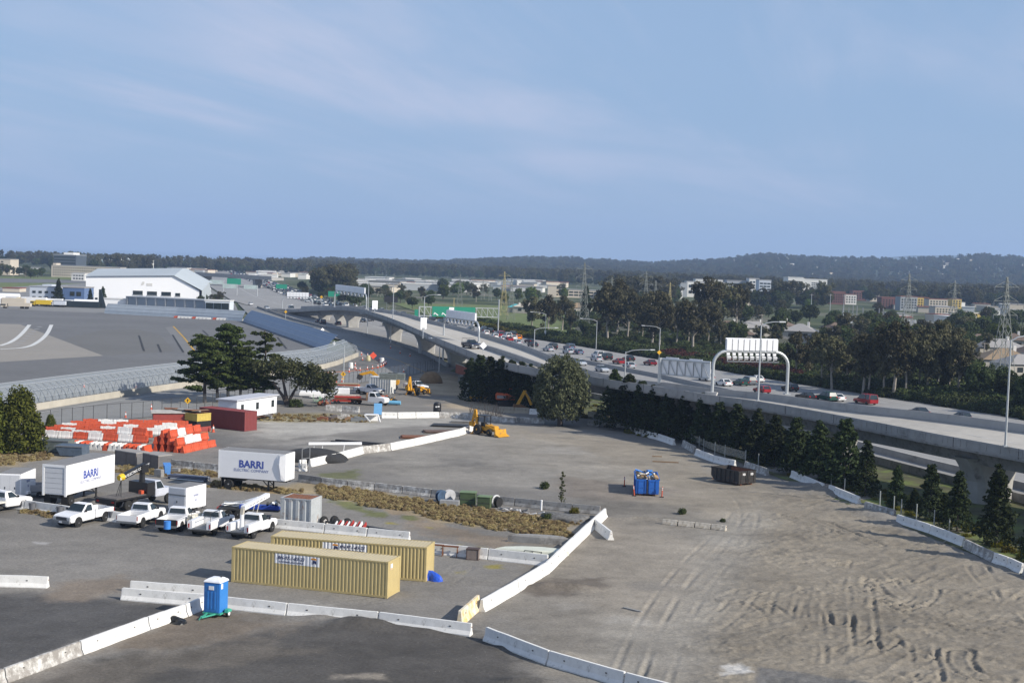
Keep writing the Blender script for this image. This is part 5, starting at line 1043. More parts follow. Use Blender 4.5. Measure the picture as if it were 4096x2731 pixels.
def load_a(t, L, Wd):
	for i in range(16):
		k = random.Random(i + 40); mb = MB(); mb.tube((k.uniform(0.1, 0.8), k.uniform(-0.8, 0.8), 1.0 + k.uniform(0, 0.4)), (k.uniform(2.0, 3.2), k.uniform(-0.8, 0.8), 1.0 + k.uniform(0, 0.5)), 0.05, n=6); mb.build('tube_load', galv if i % 3 else white_paint, t)
	for i in range(4): mb = MB(); mb.obox((2.4 + 0.12 * i, 0.5, 1.35 + 0.08 * i), (1.1, 0.9, 0.06), ry=-0.15 - 0.06 * i); mb.build('white_board', white_paint, t)
	mb = MB(); mb.box(2.0, L, -Wd / 2 + 0.1, -0.1, 0.92, 1.25); mb.build('blue_case', M('royal_blue', (0.02, 0.06, 0.35), 0.5), t)
	for i in range(8): k = random.Random(i + 80); mb = MB(); mb.obox((L - k.uniform(0, 1.3), k.uniform(-0.9, 0.9), 1.1 + k.uniform(0, 0.4)), (k.uniform(0.4, 0.9), k.uniform(0.2, 0.5), 0.2), k.random(), k.random(), k.random() * 3); mb.build('scrap', galv if i % 2 else dark_metal, t)
flatbed('flatbed trailer loaded with tubes, white boards and a blue case, behind the white boom', 880, 2062, math.radians(-4), 5.6, 2.0, load_a)
def wheelset(label, x, y, rz):
	q = P(x, y); t = E('wheel_axle', label, 'axle', (q.x, q.y, 0), rz, 'loose axles behind the rear container')
	for s in (-1, 1): wheel(t, 0, s * 0.8, 0.45, 0.3, name='tyre')
	mb = MB(); mb.tube((0, -0.8, 0.45), (0, 0.8, 0.45), 0.09, n=8); mb.build('axle_tube', dark_metal, t)
wheelset('loose axle with two tyres, left of the pair behind the rear tan container', 1320, 2108, 0.9); wheelset('loose axle with two tyres, right of the pair behind the rear tan container', 1362, 2106, 0.9)
q = P(1258, 2102); mb = MB(); mb.tube((-0.7, 0, 0.35), (0.7, 0.2, 0.35), 0.34, 0.3, n=12); mb.blob((0.9, 0.2, 0.3), (0.3, 0.4, 0.3), 4, 0.2); tag(mb.build('old_tank', M('dusty_white_steel', (0.50, 0.48, 0.45), 0.7, var=0.2), loc=(q.x, q.y, 0)), 'dusty white tank lying between the rusty container and the axles', 'tank')
q = P(1400, 2128); t = E('signal_stack', 'stack of red and white striped barricade boards on trestles behind the rear container', 'barricades', (q.x, q.y, 0), -0.15)
for i in range(10): mb = MB(); mb.obox((-1.3 + i * 0.28, (i % 2) * 0.25, 0.55 + 0.05 * (i % 3)), (0.10, 1.1, 0.32), rx=0.25); mb.build('board', red_paint if i % 2 else white_paint, t)
mb = MB(); mb.box(-1.5, 1.5, -0.4, -0.3, 0.1, 0.3); mb.box(-1.5, 1.5, 0.4, 0.5, 0.1, 0.3); mb.build('trestle', galv_dark, t)
for i, (a, b) in enumerate([((1450, 2115), (1575, 2137)), ((1575, 2138), (1622, 2146))]):
	pa, pb = P(*a), P(*b); mb = MB(); mb.box(0, (pb - pa).length, -0.15, 0.15, 0, 0.32); mb.box(0, (pb - pa).length, -0.22, 0.22, 0.32, 0.36); tag(mb.build('steel_beam', dark_metal, loc=(pa.x, pa.y, 0), rz=yaw(pa, pb)), ['long dark steel beam lying right of the striped boards', 'short dark steel beam end right of the long one'][i], 'beam')
for i, (x, y) in enumerate([(1742, 2216), (1800, 2222)]):
	q = P(x, y); t = E('steel_trestle', ['rusty steel trestle nearest the rear tan container', 'rusty steel trestle next to the brown crate'][i], 'trestle', (q.x, q.y - 0.3, 0), -0.15)
	mb = MB(); mb.box(-0.7, 0.7, -0.06, 0.06, 0.78, 0.9); mb.build('top_beam', rust, t)
	for s in (-0.6, 0.6): mb = MB(); mb.beam((s, -0.25, 0), (s, 0, 0.8), 0.06); mb.beam((s, 0.25, 0), (s, 0, 0.8), 0.06); mb.build('leg', rust, t)
q = P(1892, 2236); t = E('crate', 'brown-grey box crate with a dark frame between the white barriers', 'crate', (q.x, q.y, 0), -0.15)
mb = MB(); mb.box(-0.48, 0.48, -0.4, 0.4, 0.05, 0.85); mb.build('crate_body', M('brown_grey_board', (0.20, 0.165, 0.15), 0.85, var=0.15), t)
mb = MB()
for z in (0.0, 0.85): mb.box(-0.52, 0.52, -0.44, 0.44, z, z + 0.07)
for x in (-0.5, 0.43): mb.box(x, x + 0.07, -0.43, -0.4, 0.07, 0.85)
mb.build('crate_frame', M('dark_brown', (0.08, 0.055, 0.05), 0.8), t)
slabm = M('pale_slab', (0.58, 0.60, 0.52), 0.85, var=0.08, scale=1.5)
q = P(2135, 2215); mb = MB(); mb.loft([[(x * s, y * s * 0.55, z) for x, y in ((-3.2, -0.8), (-2.6, 0.6), (-1.2, 1.6), (0.6, 1.9), (2.2, 1.3), (2.9, 0.2), (2.2, -1.0), (0, -1.4))] for s, z in ((1, 0), (1, 0.35), (0.93, 0.45))]); tag(mb.build('pale_slab', slabm, loc=(q.x, q.y, 0), rz=-0.1), 'wide pale slab of concrete lying inside the barrier corner', 'slab')
q = P(2160, 2172); mb = MB(); mb.loft([[(x * s, y * s * 0.5, z) for x, y in ((-2.8, -0.4), (-1.4, 0.9), (0.8, 1.2), (2.4, 0.5), (2.6, -0.4), (0, -0.8))] for s, z in ((1, 0), (0.98, 0.55), (0.8, 0.7))]); tag(mb.build('grey_slab', concrete_grey, loc=(q.x, q.y, 0), rz=-0.15), 'grey humped slab with a white rim behind the pale slab', 'slab')
q = P(2115, 2250); t = E('leaning_stand', 'thin dark steel stand leaning on the white barrier', 'stand', (q.x, q.y - 0.5, 0), -0.3)
for a, b in (((-0.8, 0, 0.1), (-0.5, 0.4, 1.0)), ((-0.5, 0.4, 1.0), (0.9, 0.5, 0.95)), ((0.9, 0.5, 0.95), (0.5, 0, 0.15)), ((-0.8, 0, 0.1), (0.5, 0, 0.15)), ((0.1, 0.45, 0.98), (0.5, 0, 0.15))): mb = MB(); mb.beam(a, b, 0.05); mb.build('bar', dark_metal, t)
olive = M('olive_steel', (0.065, 0.095, 0.045), 0.6, var=0.15, scale=2, dirt=(0.13, 0.07, 0.04), dirt_amt=0.2)
def tank_box(label, x, y, w, d, h, rz, lid=True):
	q = P(x, y); t = E('steel_cabinet', label, 'cabinet', (q.x, q.y, 0), rz)
	mb = MB(); mb.box(-w / 2, w / 2, -d / 2, d / 2, 0.05, h); mb.build('cabinet_body', olive, t, bev=0.02)
	mb = MB(); mb.box(-w / 2 - 0.05, w / 2 + 0.05, -d / 2 - 0.05, d / 2 + 0.05, h, h + 0.06); mb.build('lid', M('pale_olive', (0.16, 0.22, 0.11), 0.6), t)
	mb = MB(); mb.box(-w / 2, w / 2, -d / 2 - 0.015, -d / 2, h * 0.45, h * 0.5); mb.build('door_seam', dark_metal, t); return t
tank_box('olive green steel cabinet, left of the two on the dry grass', 1872, 2018, 1.5, 1.2, 1.25, -0.1); tank_box('olive green steel cabinet with rounded corner, right of the two on the dry grass', 1938, 2030, 1.25, 1.1, 1.1, -0.2)
def spool(label, x, y, r, w, rz, m):
	q = P(x, y); t = E('cable_spool', label, 'spool', (q.x, q.y, 0), rz)
	for s in (-1, 1): mb = MB(); mb.tube((0, s * w / 2, r), (0, s * (w / 2 + 0.05), r), r, n=20); mb.build('flange', m, t)
	mb = MB(); mb.tube((0, -w / 2, r), (0, w / 2, r), r * 0.55, n=14); mb.build('drum_core', dark_metal, t)
spool('upright cable spool with a blue and olive side, behind the dry grass', 1765, 2008, 0.62, 0.3, 0.7, M('blue_olive', (0.05, 0.09, 0.16), 0.6, var=0.4, scale=1.5))
spool('upright cable spool with a pale side beside the blue one', 1797, 2006, 0.62, 0.26, 0.6, M('pale_spool', (0.42, 0.42, 0.44), 0.7, var=0.2))
q = P(1800, 2022); mb = MB(); mb.box(-1.0, 0.9, -0.4, 0.4, 0, 0.55); tag(mb.build('grey_tub', M('grey_tub', (0.30, 0.30, 0.30), 0.7, var=0.2), loc=(q.x, q.y, 0), rz=-0.1, bev=0.03), 'low grey tub between the spools and the olive cabinets', 'tub')
q = P(1985, 2028); t = E('cable_coil', 'black and white coil of cable standing right of the olive cabinets', 'coil', (q.x, q.y, 0), 0.9)
mb = MB(); mb.path([(0.55 * math.cos(a / 18 * math.tau), 0.012 * a, 0.6 + 0.55 * math.sin(a / 18 * math.tau)) for a in range(19)], 0.09, 6); mb.build('white_hoop', M('grey_white', (0.55, 0.55, 0.55), 0.6), t)
mb = MB(); mb.tube((0, -0.4, 0.55), (0, -0.05, 0.55), 0.5, n=18); mb.build('black_roll', black_rubber, t)
t = E('wood_debris', 'grey splintered debris trailing right of the cable coil', 'debris', P(2070, 2048), -0.4)
for i in range(22): k = random.Random(i + 300); mb = MB(); mb.obox((k.uniform(-2.2, 2.6), k.uniform(-0.6, 0.6), k.uniform(0.05, 0.3)), (k.uniform(0.3, 1.1), 0.12, 0.08), k.uniform(-0.3, 0.3), k.uniform(-0.4, 0.4), k.uniform(-0.8, 0.8)); mb.build('splinter', [M('grey_wood', (0.36, 0.35, 0.34), 0.9, var=0.2), concrete_grey, white_paint][i % 3], t)
mb = MB(); q = P(2165, 2040); mb.tube((0, 0, 0), (0, 0, 0.95), 0.09, n=8); mb.lathe([(0.12, 0.9), (0.12, 0.98), (0.02, 1.02)], 8); tag(mb.build('white_bollard', white_paint, loc=q), 'small white bollard before the weathered grey barriers', 'bollard')
for i, (x, y, L, rz, m, w) in enumerate([(2662, 1848, 3.2, -0.1, M('old_plank', (0.20, 0.13, 0.07), 0.9), 0.3), (2628, 1826, 1.2, 0.0, M('old_plank', (0.2, 0.13, 0.07)), 0.25), (2530, 2440, 1.6, -0.75, concrete_grey, 0.22), (1455, 1712, 7.0, -0.35, dark_metal, 0.3), (1440, 1706, 6.0, -0.3, dark_metal, 0.3)]):
	if i > 2: x, y = (1440 - 30 * (i - 3), 1772 + 4 * (i - 3))
	q = PG(x, y); mb = MB(); mb.box(-L / 2, L / 2, -w / 2, w / 2, 0, 0.10 + 0.15 * (i > 2)); tag(mb.build('plank', m, loc=(q.x, q.y, q.z), rz=rz), ['long brown plank lying left of the black dumpster', 'short brown plank beside the long one left of the black dumpster', 'grey plank lying in the dirt at the bottom centre', 'long dark girder behind the white barrier line', 'second dark girder behind the white barrier line'][i], 'plank')
t = E('white_rack', 'white pipe rack standing behind the white barrier line', 'rack', P(1340, 1816), 0.12)
for k in range(5): mb = MB(); mb.tube((-3.2, -0.3 + k * 0.22, 1.15 + (k % 2) * 0.1), (3.2, 0.2 + k * 0.22, 1.25 + (k % 2) * 0.1), 0.09, n=8); mb.build('white_pipe', white_paint, t)
for x in (-2.6, -1.6, 1.0): mb = MB(); mb.beam((x, -0.3, 0), (x + 0.1, 0, 1.15), 0.07); mb.beam((x, 0.8, 0), (x + 0.1, 0.6, 1.15), 0.07); mb.build('leg', white_paint, t)
for i, (x, y, w, d, rz) in enumerate([(1670, 1752, 4.6, 2.4, 0.1), (1770, 1730, 5.5, 2.2, 0.2), (1830, 1706, 7.5, 2.5, -0.05), (1850, 1690, 3.5, 1.2, 0.0)]):
	q = P(x, y); mb = MB()
	for k in range(2): mb.obox((0.2 * k, 0.1 * k, 0.12 + 0.12 * k), (w, d, 0.06), rz=0.05 * k)
	tag(mb.build('steel_plate', [rust, M('brown_plate', (0.14, 0.09, 0.07), 0.8, var=0.3), dark_metal, concrete_grey][i], loc=(q.x, q.y, 0), rz=rz), ['rusty steel plates stacked behind the white barrier line', 'brown steel plates in mid pile behind the white barrier line', 'dark steel plates left of the small backhoe', 'grey slabs at the far end of the plate pile'][i], 'plates')
t = E('steel_gate_frame', 'grey steel frame standing at the end of the right lettered trailer', 'frame', P(1220, 1888), 0.5)
for a, b in (((-0.4, 0, 0), (-0.4, 0, 2.6)), ((0.5, 0, 0), (0.5, 0, 2.8)), ((-0.4, 0, 2.6), (0.5, 0, 2.8)), ((-0.4, 0, 1.5), (0.5, 0, 1.6))): mb = MB(); mb.beam(a, b, 0.08); mb.build('bar', galv_dark, t)
# stacked plastic barricades
white_plastic = M('white_plastic', (0.74, 0.73, 0.70), 0.5, var=0.06, scale=1.5, dirt=(0.45, 0.42, 0.38), dirt_amt=0.15)
def barricade_mesh(m):
	mb = MB(); pr = [(-0.28, 0.0), (-0.28, 0.16), (-0.17, 0.40), (-0.11, 0.84), (0.11, 0.84), (0.17, 0.40), (0.28, 0.16), (0.28, 0.0)]
	rings = []
	for x in (0, 0.12, 0.13, 0.5, 0.51, 0.62, 0.63, 0.9):
		s = 0.86 if x in (0.51, 0.62) else (0.94 if x == 0 else 1.0); rings.append([(x, y * s, z * (0.97 if s < 0.9 else 1)) for y, z in pr])
	rings = [[(-p[0], p[1], p[2]) for p in r] for r in rings[:0:-1]] + rings
	mb.loft(rings); mb.tube((0.9, 0, 0.1), (0.9, 0, 0.8), 0.07, n=6); mb.obox((0, 0, 0.86), (0.5, 0.12, 0.05)); o = mb.build('plastic_barricade', m); d = o.data; bpy.data.objects.remove(o); return d
BAR = [barricade_mesh(orange_plastic), barricade_mesh(white_plastic)]
_bn = {}
def barricade(p, rz, z, c, row):
	o = bpy.data.objects.new('plastic_barricade', BAR[c]); COL.objects.link(o); o.location = (p.x, p.y, z); o.rotation_euler = (0, 0, rz)
	k = _bn[row] = _bn.get(row, 0) + 1
	tag(o, f'{["orange", "white"][c]} plastic barricade, {ORD[min(k - 1, 29)]} from the left in {row}', 'barricade', 'stacked plastic barricades')
A0, A1 = P(112, 1782), P(575, 1812); d = (A1 - A0).normalized(); nrm = Vector((-d.y, d.x, 0)); yw0 = math.atan2(d.y, d.x); k = 0; L = (A1 - A0).length
pat = [1, 0, 1, 1, 1, 1, 0, 0, 1, 0, 1, 0, 0, 1, 1, 1, 0, 1, 1, 1, 0, 0, 0, 1, 0, 0]
while k * 0.62 < L:
	barricade(A0 + d * (k * 0.62) + nrm * 0.9, yw0 + math.pi / 2 + rnd.uniform(-0.06, 0.06), 0.0, pat[k % 26], 'the front row, ends to the camera'); k += 1
def lay(a, b, z, row, cols, step=1.92, j=0.05):
	pa, pb = P(*a), P(*b); e = (pb - pa).normalized(); yw = math.atan2(e.y, e.x); i = 0
	while (i + 0.5) * step < (pb - pa).length + 0.5:
		barricade(pa + e * ((i + 0.5) * step), yw + rnd.uniform(-j, j), z + rnd.uniform(0, 0.02), cols[i % len(cols)], row); i += 1
lay((175, 1775), (560, 1798), 0.86, 'the tier laid on the front row', [1, 1, 0, 1, 0, 1, 0, 1])
lay((165, 1768), (600, 1790), 0.86, 'the second line of the upper tier', [0, 0, 1, 1, 0, 0, 0])
lay((180, 1760), (620, 1778), 0.86, 'the third line of the upper tier', [0, 1, 0, 0, 0, 1, 0])
lay((215, 1752), (640, 1766), 0.86, 'the fourth line of the upper tier', [0, 0, 0, 1, 0, 0, 1])
lay((245, 1744), (690, 1755), 0.86, 'the fifth line of the upper tier', [1, 0, 0, 0, 1, 0])
lay((280, 1735), (720, 1744), 0.86, 'the sixth line of the upper tier', [0, 0, 1, 0, 0, 0, 1])
lay((330, 1727), (740, 1734), 0.86, 'the rear line of the upper tier', [0, 1, 1, 0, 0, 0, 0])
lay((470, 1790), (590, 1798), 1.70, 'the long orange line on top', [1, 0, 0])
for i, (a, b) in enumerate([((728, 1813), (842, 1788)), ((700, 1811), (812, 1786)), ((672, 1808), (785, 1782)), ((645, 1806), (755, 1779)), ((618, 1804), (725, 1776))]):
	for tier, z in enumerate((0, 0.86, 1.72)):
		if tier == 1 and i == 0: continue
		if tier == 2 and i not in (2, 3): continue
		lay(a, b, z, f'tier {["one", "two", "three"][tier]}, line {["one", "two", "three", "four", "five"][i]} of the right-hand stack', [[0, 0, 0], [0, 1, 1], [0, 1, 0]][tier], j=0.03)
# containers and office trailer behind the barricades
y0_, y1_ = P(655, 1712), P(798, 1732); yw = yaw(y0_, y1_)
yel = M('faded_yellow_paint', (0.55, 0.42, 0.10), 0.6, var=0.12, scale=1.5, dirt=(0.30, 0.20, 0.08), dirt_amt=0.2)
yc = container('yellow_container', 'container painted yellow above, black and red below, beside the barricades', (y0_.x + 0.3, y0_.y + 1.2, 0), yw, L=(y1_ - y0_).length, H=2.5, paint=yel, roof=rust, doors=False)
Ly = (y1_ - y0_).length
for nm, z0, z1, m in (('black_band', 0.75, 1.5, black_paint), ('red_band', 0.05, 0.74, M('dull_red_paint', (0.30, 0.055, 0.045), 0.6, var=0.1))):
	mb = MB(); mb.box(-0.015, Ly + 0.015, -1.236, 1.236, z0, z1); mb.build(nm, m, yc)
for i in range(5):
	q = random.Random(i); c_ = (y0_.lerp(y1_, 0.12 + 0.19 * i)); mb = MB(); mb.obox((0, 0, 0), (2.2, 1.3, 0.05), q.uniform(-0.08, 0.08), q.uniform(-0.08, 0.08), q.uniform(0, 1)); tag(mb.build('roof_sheet', [rust, M('brown_ply', (0.27, 0.17, 0.10), 0.9), concrete_grey, rust, M('brown_ply', (0.27, 0.17, 0.1))][i], loc=(c_.x + 0.3, c_.y + 1.2, 2.62 + 0.06 * i)), f'{ORD[i]} loose roof sheet from the left on the yellow container', 'sheet', 'loose sheets on the yellow container')
r0, r1 = P(805, 1704), P(987, 1726); yw = yaw(r0, r1)
container('dark_red_container', 'long dark red container in front of the white office trailer', (r0.x + 0.3, r0.y + 1.2, 0), yw, L=(r1 - r0).length, H=2.6, paint=M('dark_red_paint', (0.20, 0.045, 0.045), 0.6, var=0.08, scale=1.2), doors=False)
q = P(697, 1652, 2.4); mb = MB(); mb.obox((0, 0, 0), (6.5, 2.2, 0.08), rx=0.08, rz=0.3)
tag(mb.build('tin_roof', M('grey_tin', (0.45, 0.42, 0.38), 0.6, var=0.2, scale=1.0), loc=(q.x, q.y + 1.0, 2.5)), 'grey tin roof sheet with red edge behind the yellow container', 'roof sheet')
mb = MB(); mb.box(-3.0, 3.0, -0.9, 0.9, 0, 2.4); tag(mb.build('tool_shed', M('dull_red_paint', (0.30, 0.055, 0.045)), loc=(q.x, q.y + 1.0, 0), rz=0.3), 'low red shed under the grey tin roof sheet', 'shed')
o0, o1 = P(946, 1672, 0.9), P(1106, 1646, 0.9); yw = yaw(o0, o1); Lo = (o1 - o0).length
of = E('office_trailer', 'white site office trailer with grey roof under the dark pines', 'office trailer', (o0.x, o0.y, 0), yw); Wo = 3.0
mb = MB(); mb.box(0, Lo, 0, Wo, 0.75, 3.3); mb.build('cabin', M('office_white', (0.74, 0.75, 0.78), 0.6, var=0.03), of)
mb = MB(); mb.box(-0.35, Lo + 0.25, -0.25, Wo + 0.25, 3.3, 3.46); mb.build('roof', M('office_roof', (0.50, 0.51, 0.55), 0.6), of)
for x in (0.10, 0.47, 0.86): mb = MB(); mb.box(Lo * x, Lo * x + 0.75, -0.02, 0.0, 1.7, 2.7); w_ = mb.build('window', glass_dark, of); mb = MB(); mb.box(Lo * x - 0.05, Lo * x + 0.8, -0.03, -0.021, 1.62, 1.70); mb.build('sill', white_paint, w_)
mb = MB(); mb.box(Lo * 0.66, Lo * 0.66 + 0.85, -0.025, 0.0, 0.85, 2.9); mb.build('door', M('office_door', (0.62, 0.63, 0.66), 0.6), of)
mb = MB(); mb.box(Lo * 0.66, Lo * 0.66 + 0.9, -0.9, -0.03, 0.6, 0.68); mb.box(Lo * 0.66, Lo * 0.66 + 0.9, -1.3, -0.9, 0.3, 0.36); mb.tube((Lo * 0.66, -0.9, 0.6), (Lo * 0.66, -0.9, 1.6), 0.03); mb.tube((Lo * 0.66 + 0.9, -0.9, 0.6), (Lo * 0.66 + 0.9, -0.9, 1.6), 0.03); mb.build('steps', galv_dark, of)
mb = MB(); mb.box(0.4, Lo - 0.3, 0.4, 2.6, 0.35, 0.75); mb.build('underframe', M('rusty_brown', (0.12, 0.06, 0.04), 0.8), of)
for x in (0.5, Lo / 2, Lo - 0.6): mb = MB(); mb.box(x, x + 0.4, 0.6, 1.0, 0, 0.35); mb.box(x, x + 0.4, 2.0, 2.4, 0, 0.35); mb.build('jack_stand', concrete_grey, of)
# machines
def tracks(t, L, Wd, h, gap):
	for s in (-1, 1):
		mb = MB(); mb.prism([(-L / 2, h * 0.5), (-L / 2 + h * 0.3, 0), (L / 2 - h * 0.3, 0), (L / 2, h * 0.5), (L / 2 - h * 0.3, h), (-L / 2 + h * 0.3, h)], *sorted((s * gap, s * (gap + Wd)))); mb.build('track', black_rubber, t)
def excavator(label, loc_, rz, m, arm, s=1.0):
	t = E('excavator', label, 'excavator', loc_, rz); tracks(t, 3.6, 0.6, 0.9, 0.75)
	mb = MB(); mb.box(-0.6, 0.6, -0.75, 0.75, 0.5, 0.95); mb.build('undercarriage', dark_metal, t)
	mb = MB(); mb.prism([(-2.0, 1.05), (-2.1, 1.9), (-1.7, 2.15), (0.2, 2.1), (1.3, 1.75), (1.3, 1.05)], -1.3, 1.3); mb.build('house', m, t, bev=0.08)
	mb = MB(); mb.box(0.15, 1.4, 0.35, 1.3, 1.3, 2.9); cb = mb.build('cab', m, t, bev=0.06)
	mb = MB(); mb.box(0.25, 1.43, 0.3, 1.34, 2.0, 2.7); mb.build('cab_glass', glass_dark, cb)
	mb = MB(); mb.box(-1.9, -0.4, -1.34, -1.3, 1.3, 1.8); mb.build('side_cover', M('machine_grey', (0.30, 0.30, 0.30), 0.6), t)
	for nm, a, b, w, h in arm: mb = MB(); mb.beam(a, b, w, h); mb.build(nm, m, t, bev=0.04)
	a, b = arm[-1][1], Vector(arm[-1][2]); mb = MB(); mb.prism([(b.x - 0.5, b.z), (b.x + 0.3, b.z + 0.1), (b.x + 0.5, b.z - 0.6), (b.x - 0.1, b.z - 0.95), (b.x - 0.6, b.z - 0.5)], b.y - 0.5, b.y + 0.5); mb.build('bucket', dark_metal, t)
	mb = MB(); mb.tube(Vector(arm[0][1]).lerp(Vector(arm[0][2]), 0.15) + Vector((0, 0, -0.4)), Vector(arm[0][1]).lerp(Vector(arm[0][2]), 0.6), 0.09, n=8); mb.tube(Vector(arm[0][1]).lerp(Vector(arm[0][2]), 0.55) + Vector((0, 0, 0.35)), Vector(arm[1][1]).lerp(Vector(arm[1][2]), 0.2) + Vector((0, 0, 0.2)), 0.08, n=8); mb.build('hydraulic_ram', chrome, t)
	return t
def backhoe(label, loc_, rz, s=1.0, up=True):
	"""loader in front (+x), digging arm behind (-x)"""
	t = E('backhoe', label, 'backhoe', loc_, rz); y = yellow_paint
	for x, r, w in ((-0.9, 0.72, 0.45), (1.3, 0.48, 0.32)):
		for sg in (-1, 1): wheel(t, x, sg * 0.85, r, w, rim=yellow_paint)
	mb = MB(); mb.prism([(-1.6, 0.6), (-1.6, 1.1), (0.0, 1.15), (0.3, 1.45), (1.9, 1.35), (2.0, 0.6)], -0.45, 0.45); mb.build('chassis', y, t, bev=0.05)
	mb = MB()
	for x in (-1.1, 0.2):
		for sg in (-1, 1): mb.beam((x, sg * 0.62, 1.1), (x * 0.9, sg * 0.58, 2.6), 0.08)
	mb.build('cab_frame', black_paint, t); mb = MB(); mb.box(-1.25, 0.35, -0.7, 0.7, 2.6, 2.7); mb.build('cab_roof', black_paint, t)
	mb = MB(); mb.box(-0.8, -0.2, -0.3, 0.3, 1.1, 1.7); mb.build('seat', black_rubber, t)
	for sg in (-1, 1): mb = MB(); mb.beam((0.3, sg * 0.55, 1.4), (2.6, sg * 0.55, 0.7), 0.12, 0.22); mb.build('loader_arm', y, t)
	mb = MB(); mb.prism([(2.5, 0.15), (2.5, 0.95), (2.65, 1.0), (2.75, 0.4), (3.35, 0.12), (3.35, 0.05)], -1.1, 1.1); mb.build('loader_bucket', y, t)
	pts = [(-1.7, 0, 0.9), (-2.2, 0, 3.3), (-2.7, 0, 1.6), (-2.75, 0, 0.9)] if up else [(-1.7, 0, 0.9), (-2.8, 0, 2.6), (-4.2, 0, 1.6), (-4.3, 0, 0.8)]
	for nm, a, b, w in (('digging_boom', pts[0], pts[1], 0.32), ('digging_stick', pts[1], pts[2], 0.26)): mb = MB(); mb.beam(a, b, w * 0.8, w * 1.2); mb.build(nm, y, t)
	b = Vector(pts[2]); mb = MB(); mb.prism([(b.x - 0.35, b.z), (b.x + 0.2, b.z), (b.x + 0.3, b.z - 0.7), (b.x - 0.4, b.z - 0.6)], -0.3, 0.3); mb.build('digging_bucket', y, t)
	for sg in (-1, 1): mb = MB(); mb.beam((-1.6, sg * 0.5, 0.9), (-1.75, sg * 1.0, 0.15), 0.14); mb.obox((-1.75, sg * 1.0, 0.08), (0.4, 0.4, 0.08)); mb.build('stabiliser', y, t)
	return t
q = P(1945, 1738); backhoe('small yellow backhoe at the end of the white barrier line', (q.x, q.y, 0), math.radians(-42))
q = P(1665, 1578); backhoe('yellow backhoe with its arm upright beside the white pickup of the far yard', (q.x, q.y, 0), math.radians(60), up=True)
q = P(2030, 1622); excavator('orange tracked excavator left of the big weeping tree', (q.x, q.y, 0), 0.05, orange_paint, [('boom', (1.0, 0, 1.7), (3.2, 0.1, 4.0), 0.4, 0.55), ('stick', (3.2, 0.1, 4.0), (6.2, 0.2, 4.4), 0.34, 0.5)], 1.0)
q = P(2078, 1640); t = E('digger_arm', 'loose yellow digger arm and bucket before the orange excavator', 'machine part', (q.x, q.y, 0), 0.1)
for nm, a, b, w in (('boom', (-0.6, 0, 0.4), (0.8, 0, 3.2), 0.35), ('stick', (0.8, 0, 3.2), (1.9, 0, 0.9), 0.3)): mb = MB(); mb.beam(a, b, w, w * 1.3); mb.build(nm, yellow_paint, t)
mb = MB(); mb.prism([(-1.2, 0), (-1.0, 0.9), (0.2, 1.0), (1.6, 0.3), (1.4, 0)], -0.6, 0.6); mb.build('bucket', M('brown_steel', (0.17, 0.09, 0.04), 0.8, var=0.3), t)
mb = MB(); mb.tube((0.9, -0.2, 3.1), (1.9, -0.2, 1.8), 0.07); mb.build('hydraulic_ram', chrome, t)
q = P(1452, 1556); excavator('yellow tracked excavator with a long bent boom in the far yard', (q.x + 4.5, q.y, 0), math.pi, yellow_paint, [('boom', (1.0, 0, 1.6), (3.0, 0, 3.2), 0.4, 0.6), ('stick', (3.0, 0, 3.2), (5.2, 0, 2.6), 0.36, 0.5)])
a, b = P(1906, 1594), P(1966, 1588); t = E('open_container', 'open tan plywood box with a white edge post left of the blue container', 'container', (a.x, a.y, 0), yaw(a, b)); L = (b - a).length
mb = MB(); mb.box(0, L, 0, 2.4, 0.05, 2.5); mb.build('box_wall', M('plywood_tan', (0.42, 0.34, 0.24), 0.8, var=0.1), t); mb = MB(); mb.box(-0.25, 0.0, -0.1, 2.5, 0, 2.7); mb.build('white_end', white_paint, t); mb = MB(); mb.box(0, L + 0.1, -0.06, 2.45, 2.5, 2.62); mb.build('top_rim', M('dusty_rim', (0.42, 0.40, 0.37), 0.8), t)
a, b = P(1968, 1588), P(2028, 1583); container('blue_container', 'dark blue container behind the orange excavator', (a.x, a.y + 1.2, 0), yaw(a, b), L=(b - a).length, H=2.5, paint=M('dark_blue_paint', (0.02, 0.05, 0.17), 0.5, var=0.15), doors=False)
a, b = P(2030, 1583), P(2062, 1580); container('grey_container', 'pale grey container right of the dark blue one', (a.x, a.y + 1.2, 0), yaw(a, b), L=(b - a).length, H=2.4, paint=M('pale_grey_paint', (0.40, 0.41, 0.42), 0.5, var=0.15), doors=False)
for i, (x, y, w, h) in enumerate([(1885, 1532, 5.0, 1.5), (1920, 1534, 3.2, 1.4), (1955, 1538, 5.5, 1.6)]):
	q = P(x, y); mb = MB(); mb.box(-w / 2, w / 2, -1, 1, 0, h); tag(mb.build('stone_block', [concrete_grey, M('blue_grey_block', (0.24, 0.26, 0.30), 0.9), M('tan_grey_block', (0.28, 0.24, 0.20), 0.9, var=0.2)][i], loc=(q.x, q.y, 0), rz=-0.2, bev=0.12), ['grey block left of three before the far conifers', 'blue-grey block in the middle of three before the far conifers', 'tan-grey block right of three before the far conifers'][i], 'block')
q = P(1938, 1605); t = E('yellow_trailer', 'low yellow and black trailer with timber in front of the tan box', 'trailer', (q.x, q.y, 0), 0.05)
mb = MB(); mb.box(-2.6, 2.6, -0.9, 0.9, 0.5, 0.8); mb.build('deck', yellow_paint, t)
for i in range(6): mb = MB(); mb.box(-0.5, 2.6, -0.8 + i * 0.26, -0.58 + i * 0.26, 0.8, 1.0 + 0.1 * (i % 3)); mb.build('timber', M('fresh_timber', (0.45, 0.32, 0.18), 0.8, var=0.15), t)
for x in (-1.8, 1.8):
	for s in (-1, 1): wheel(t, x, s * 0.95, 0.4, 0.25)
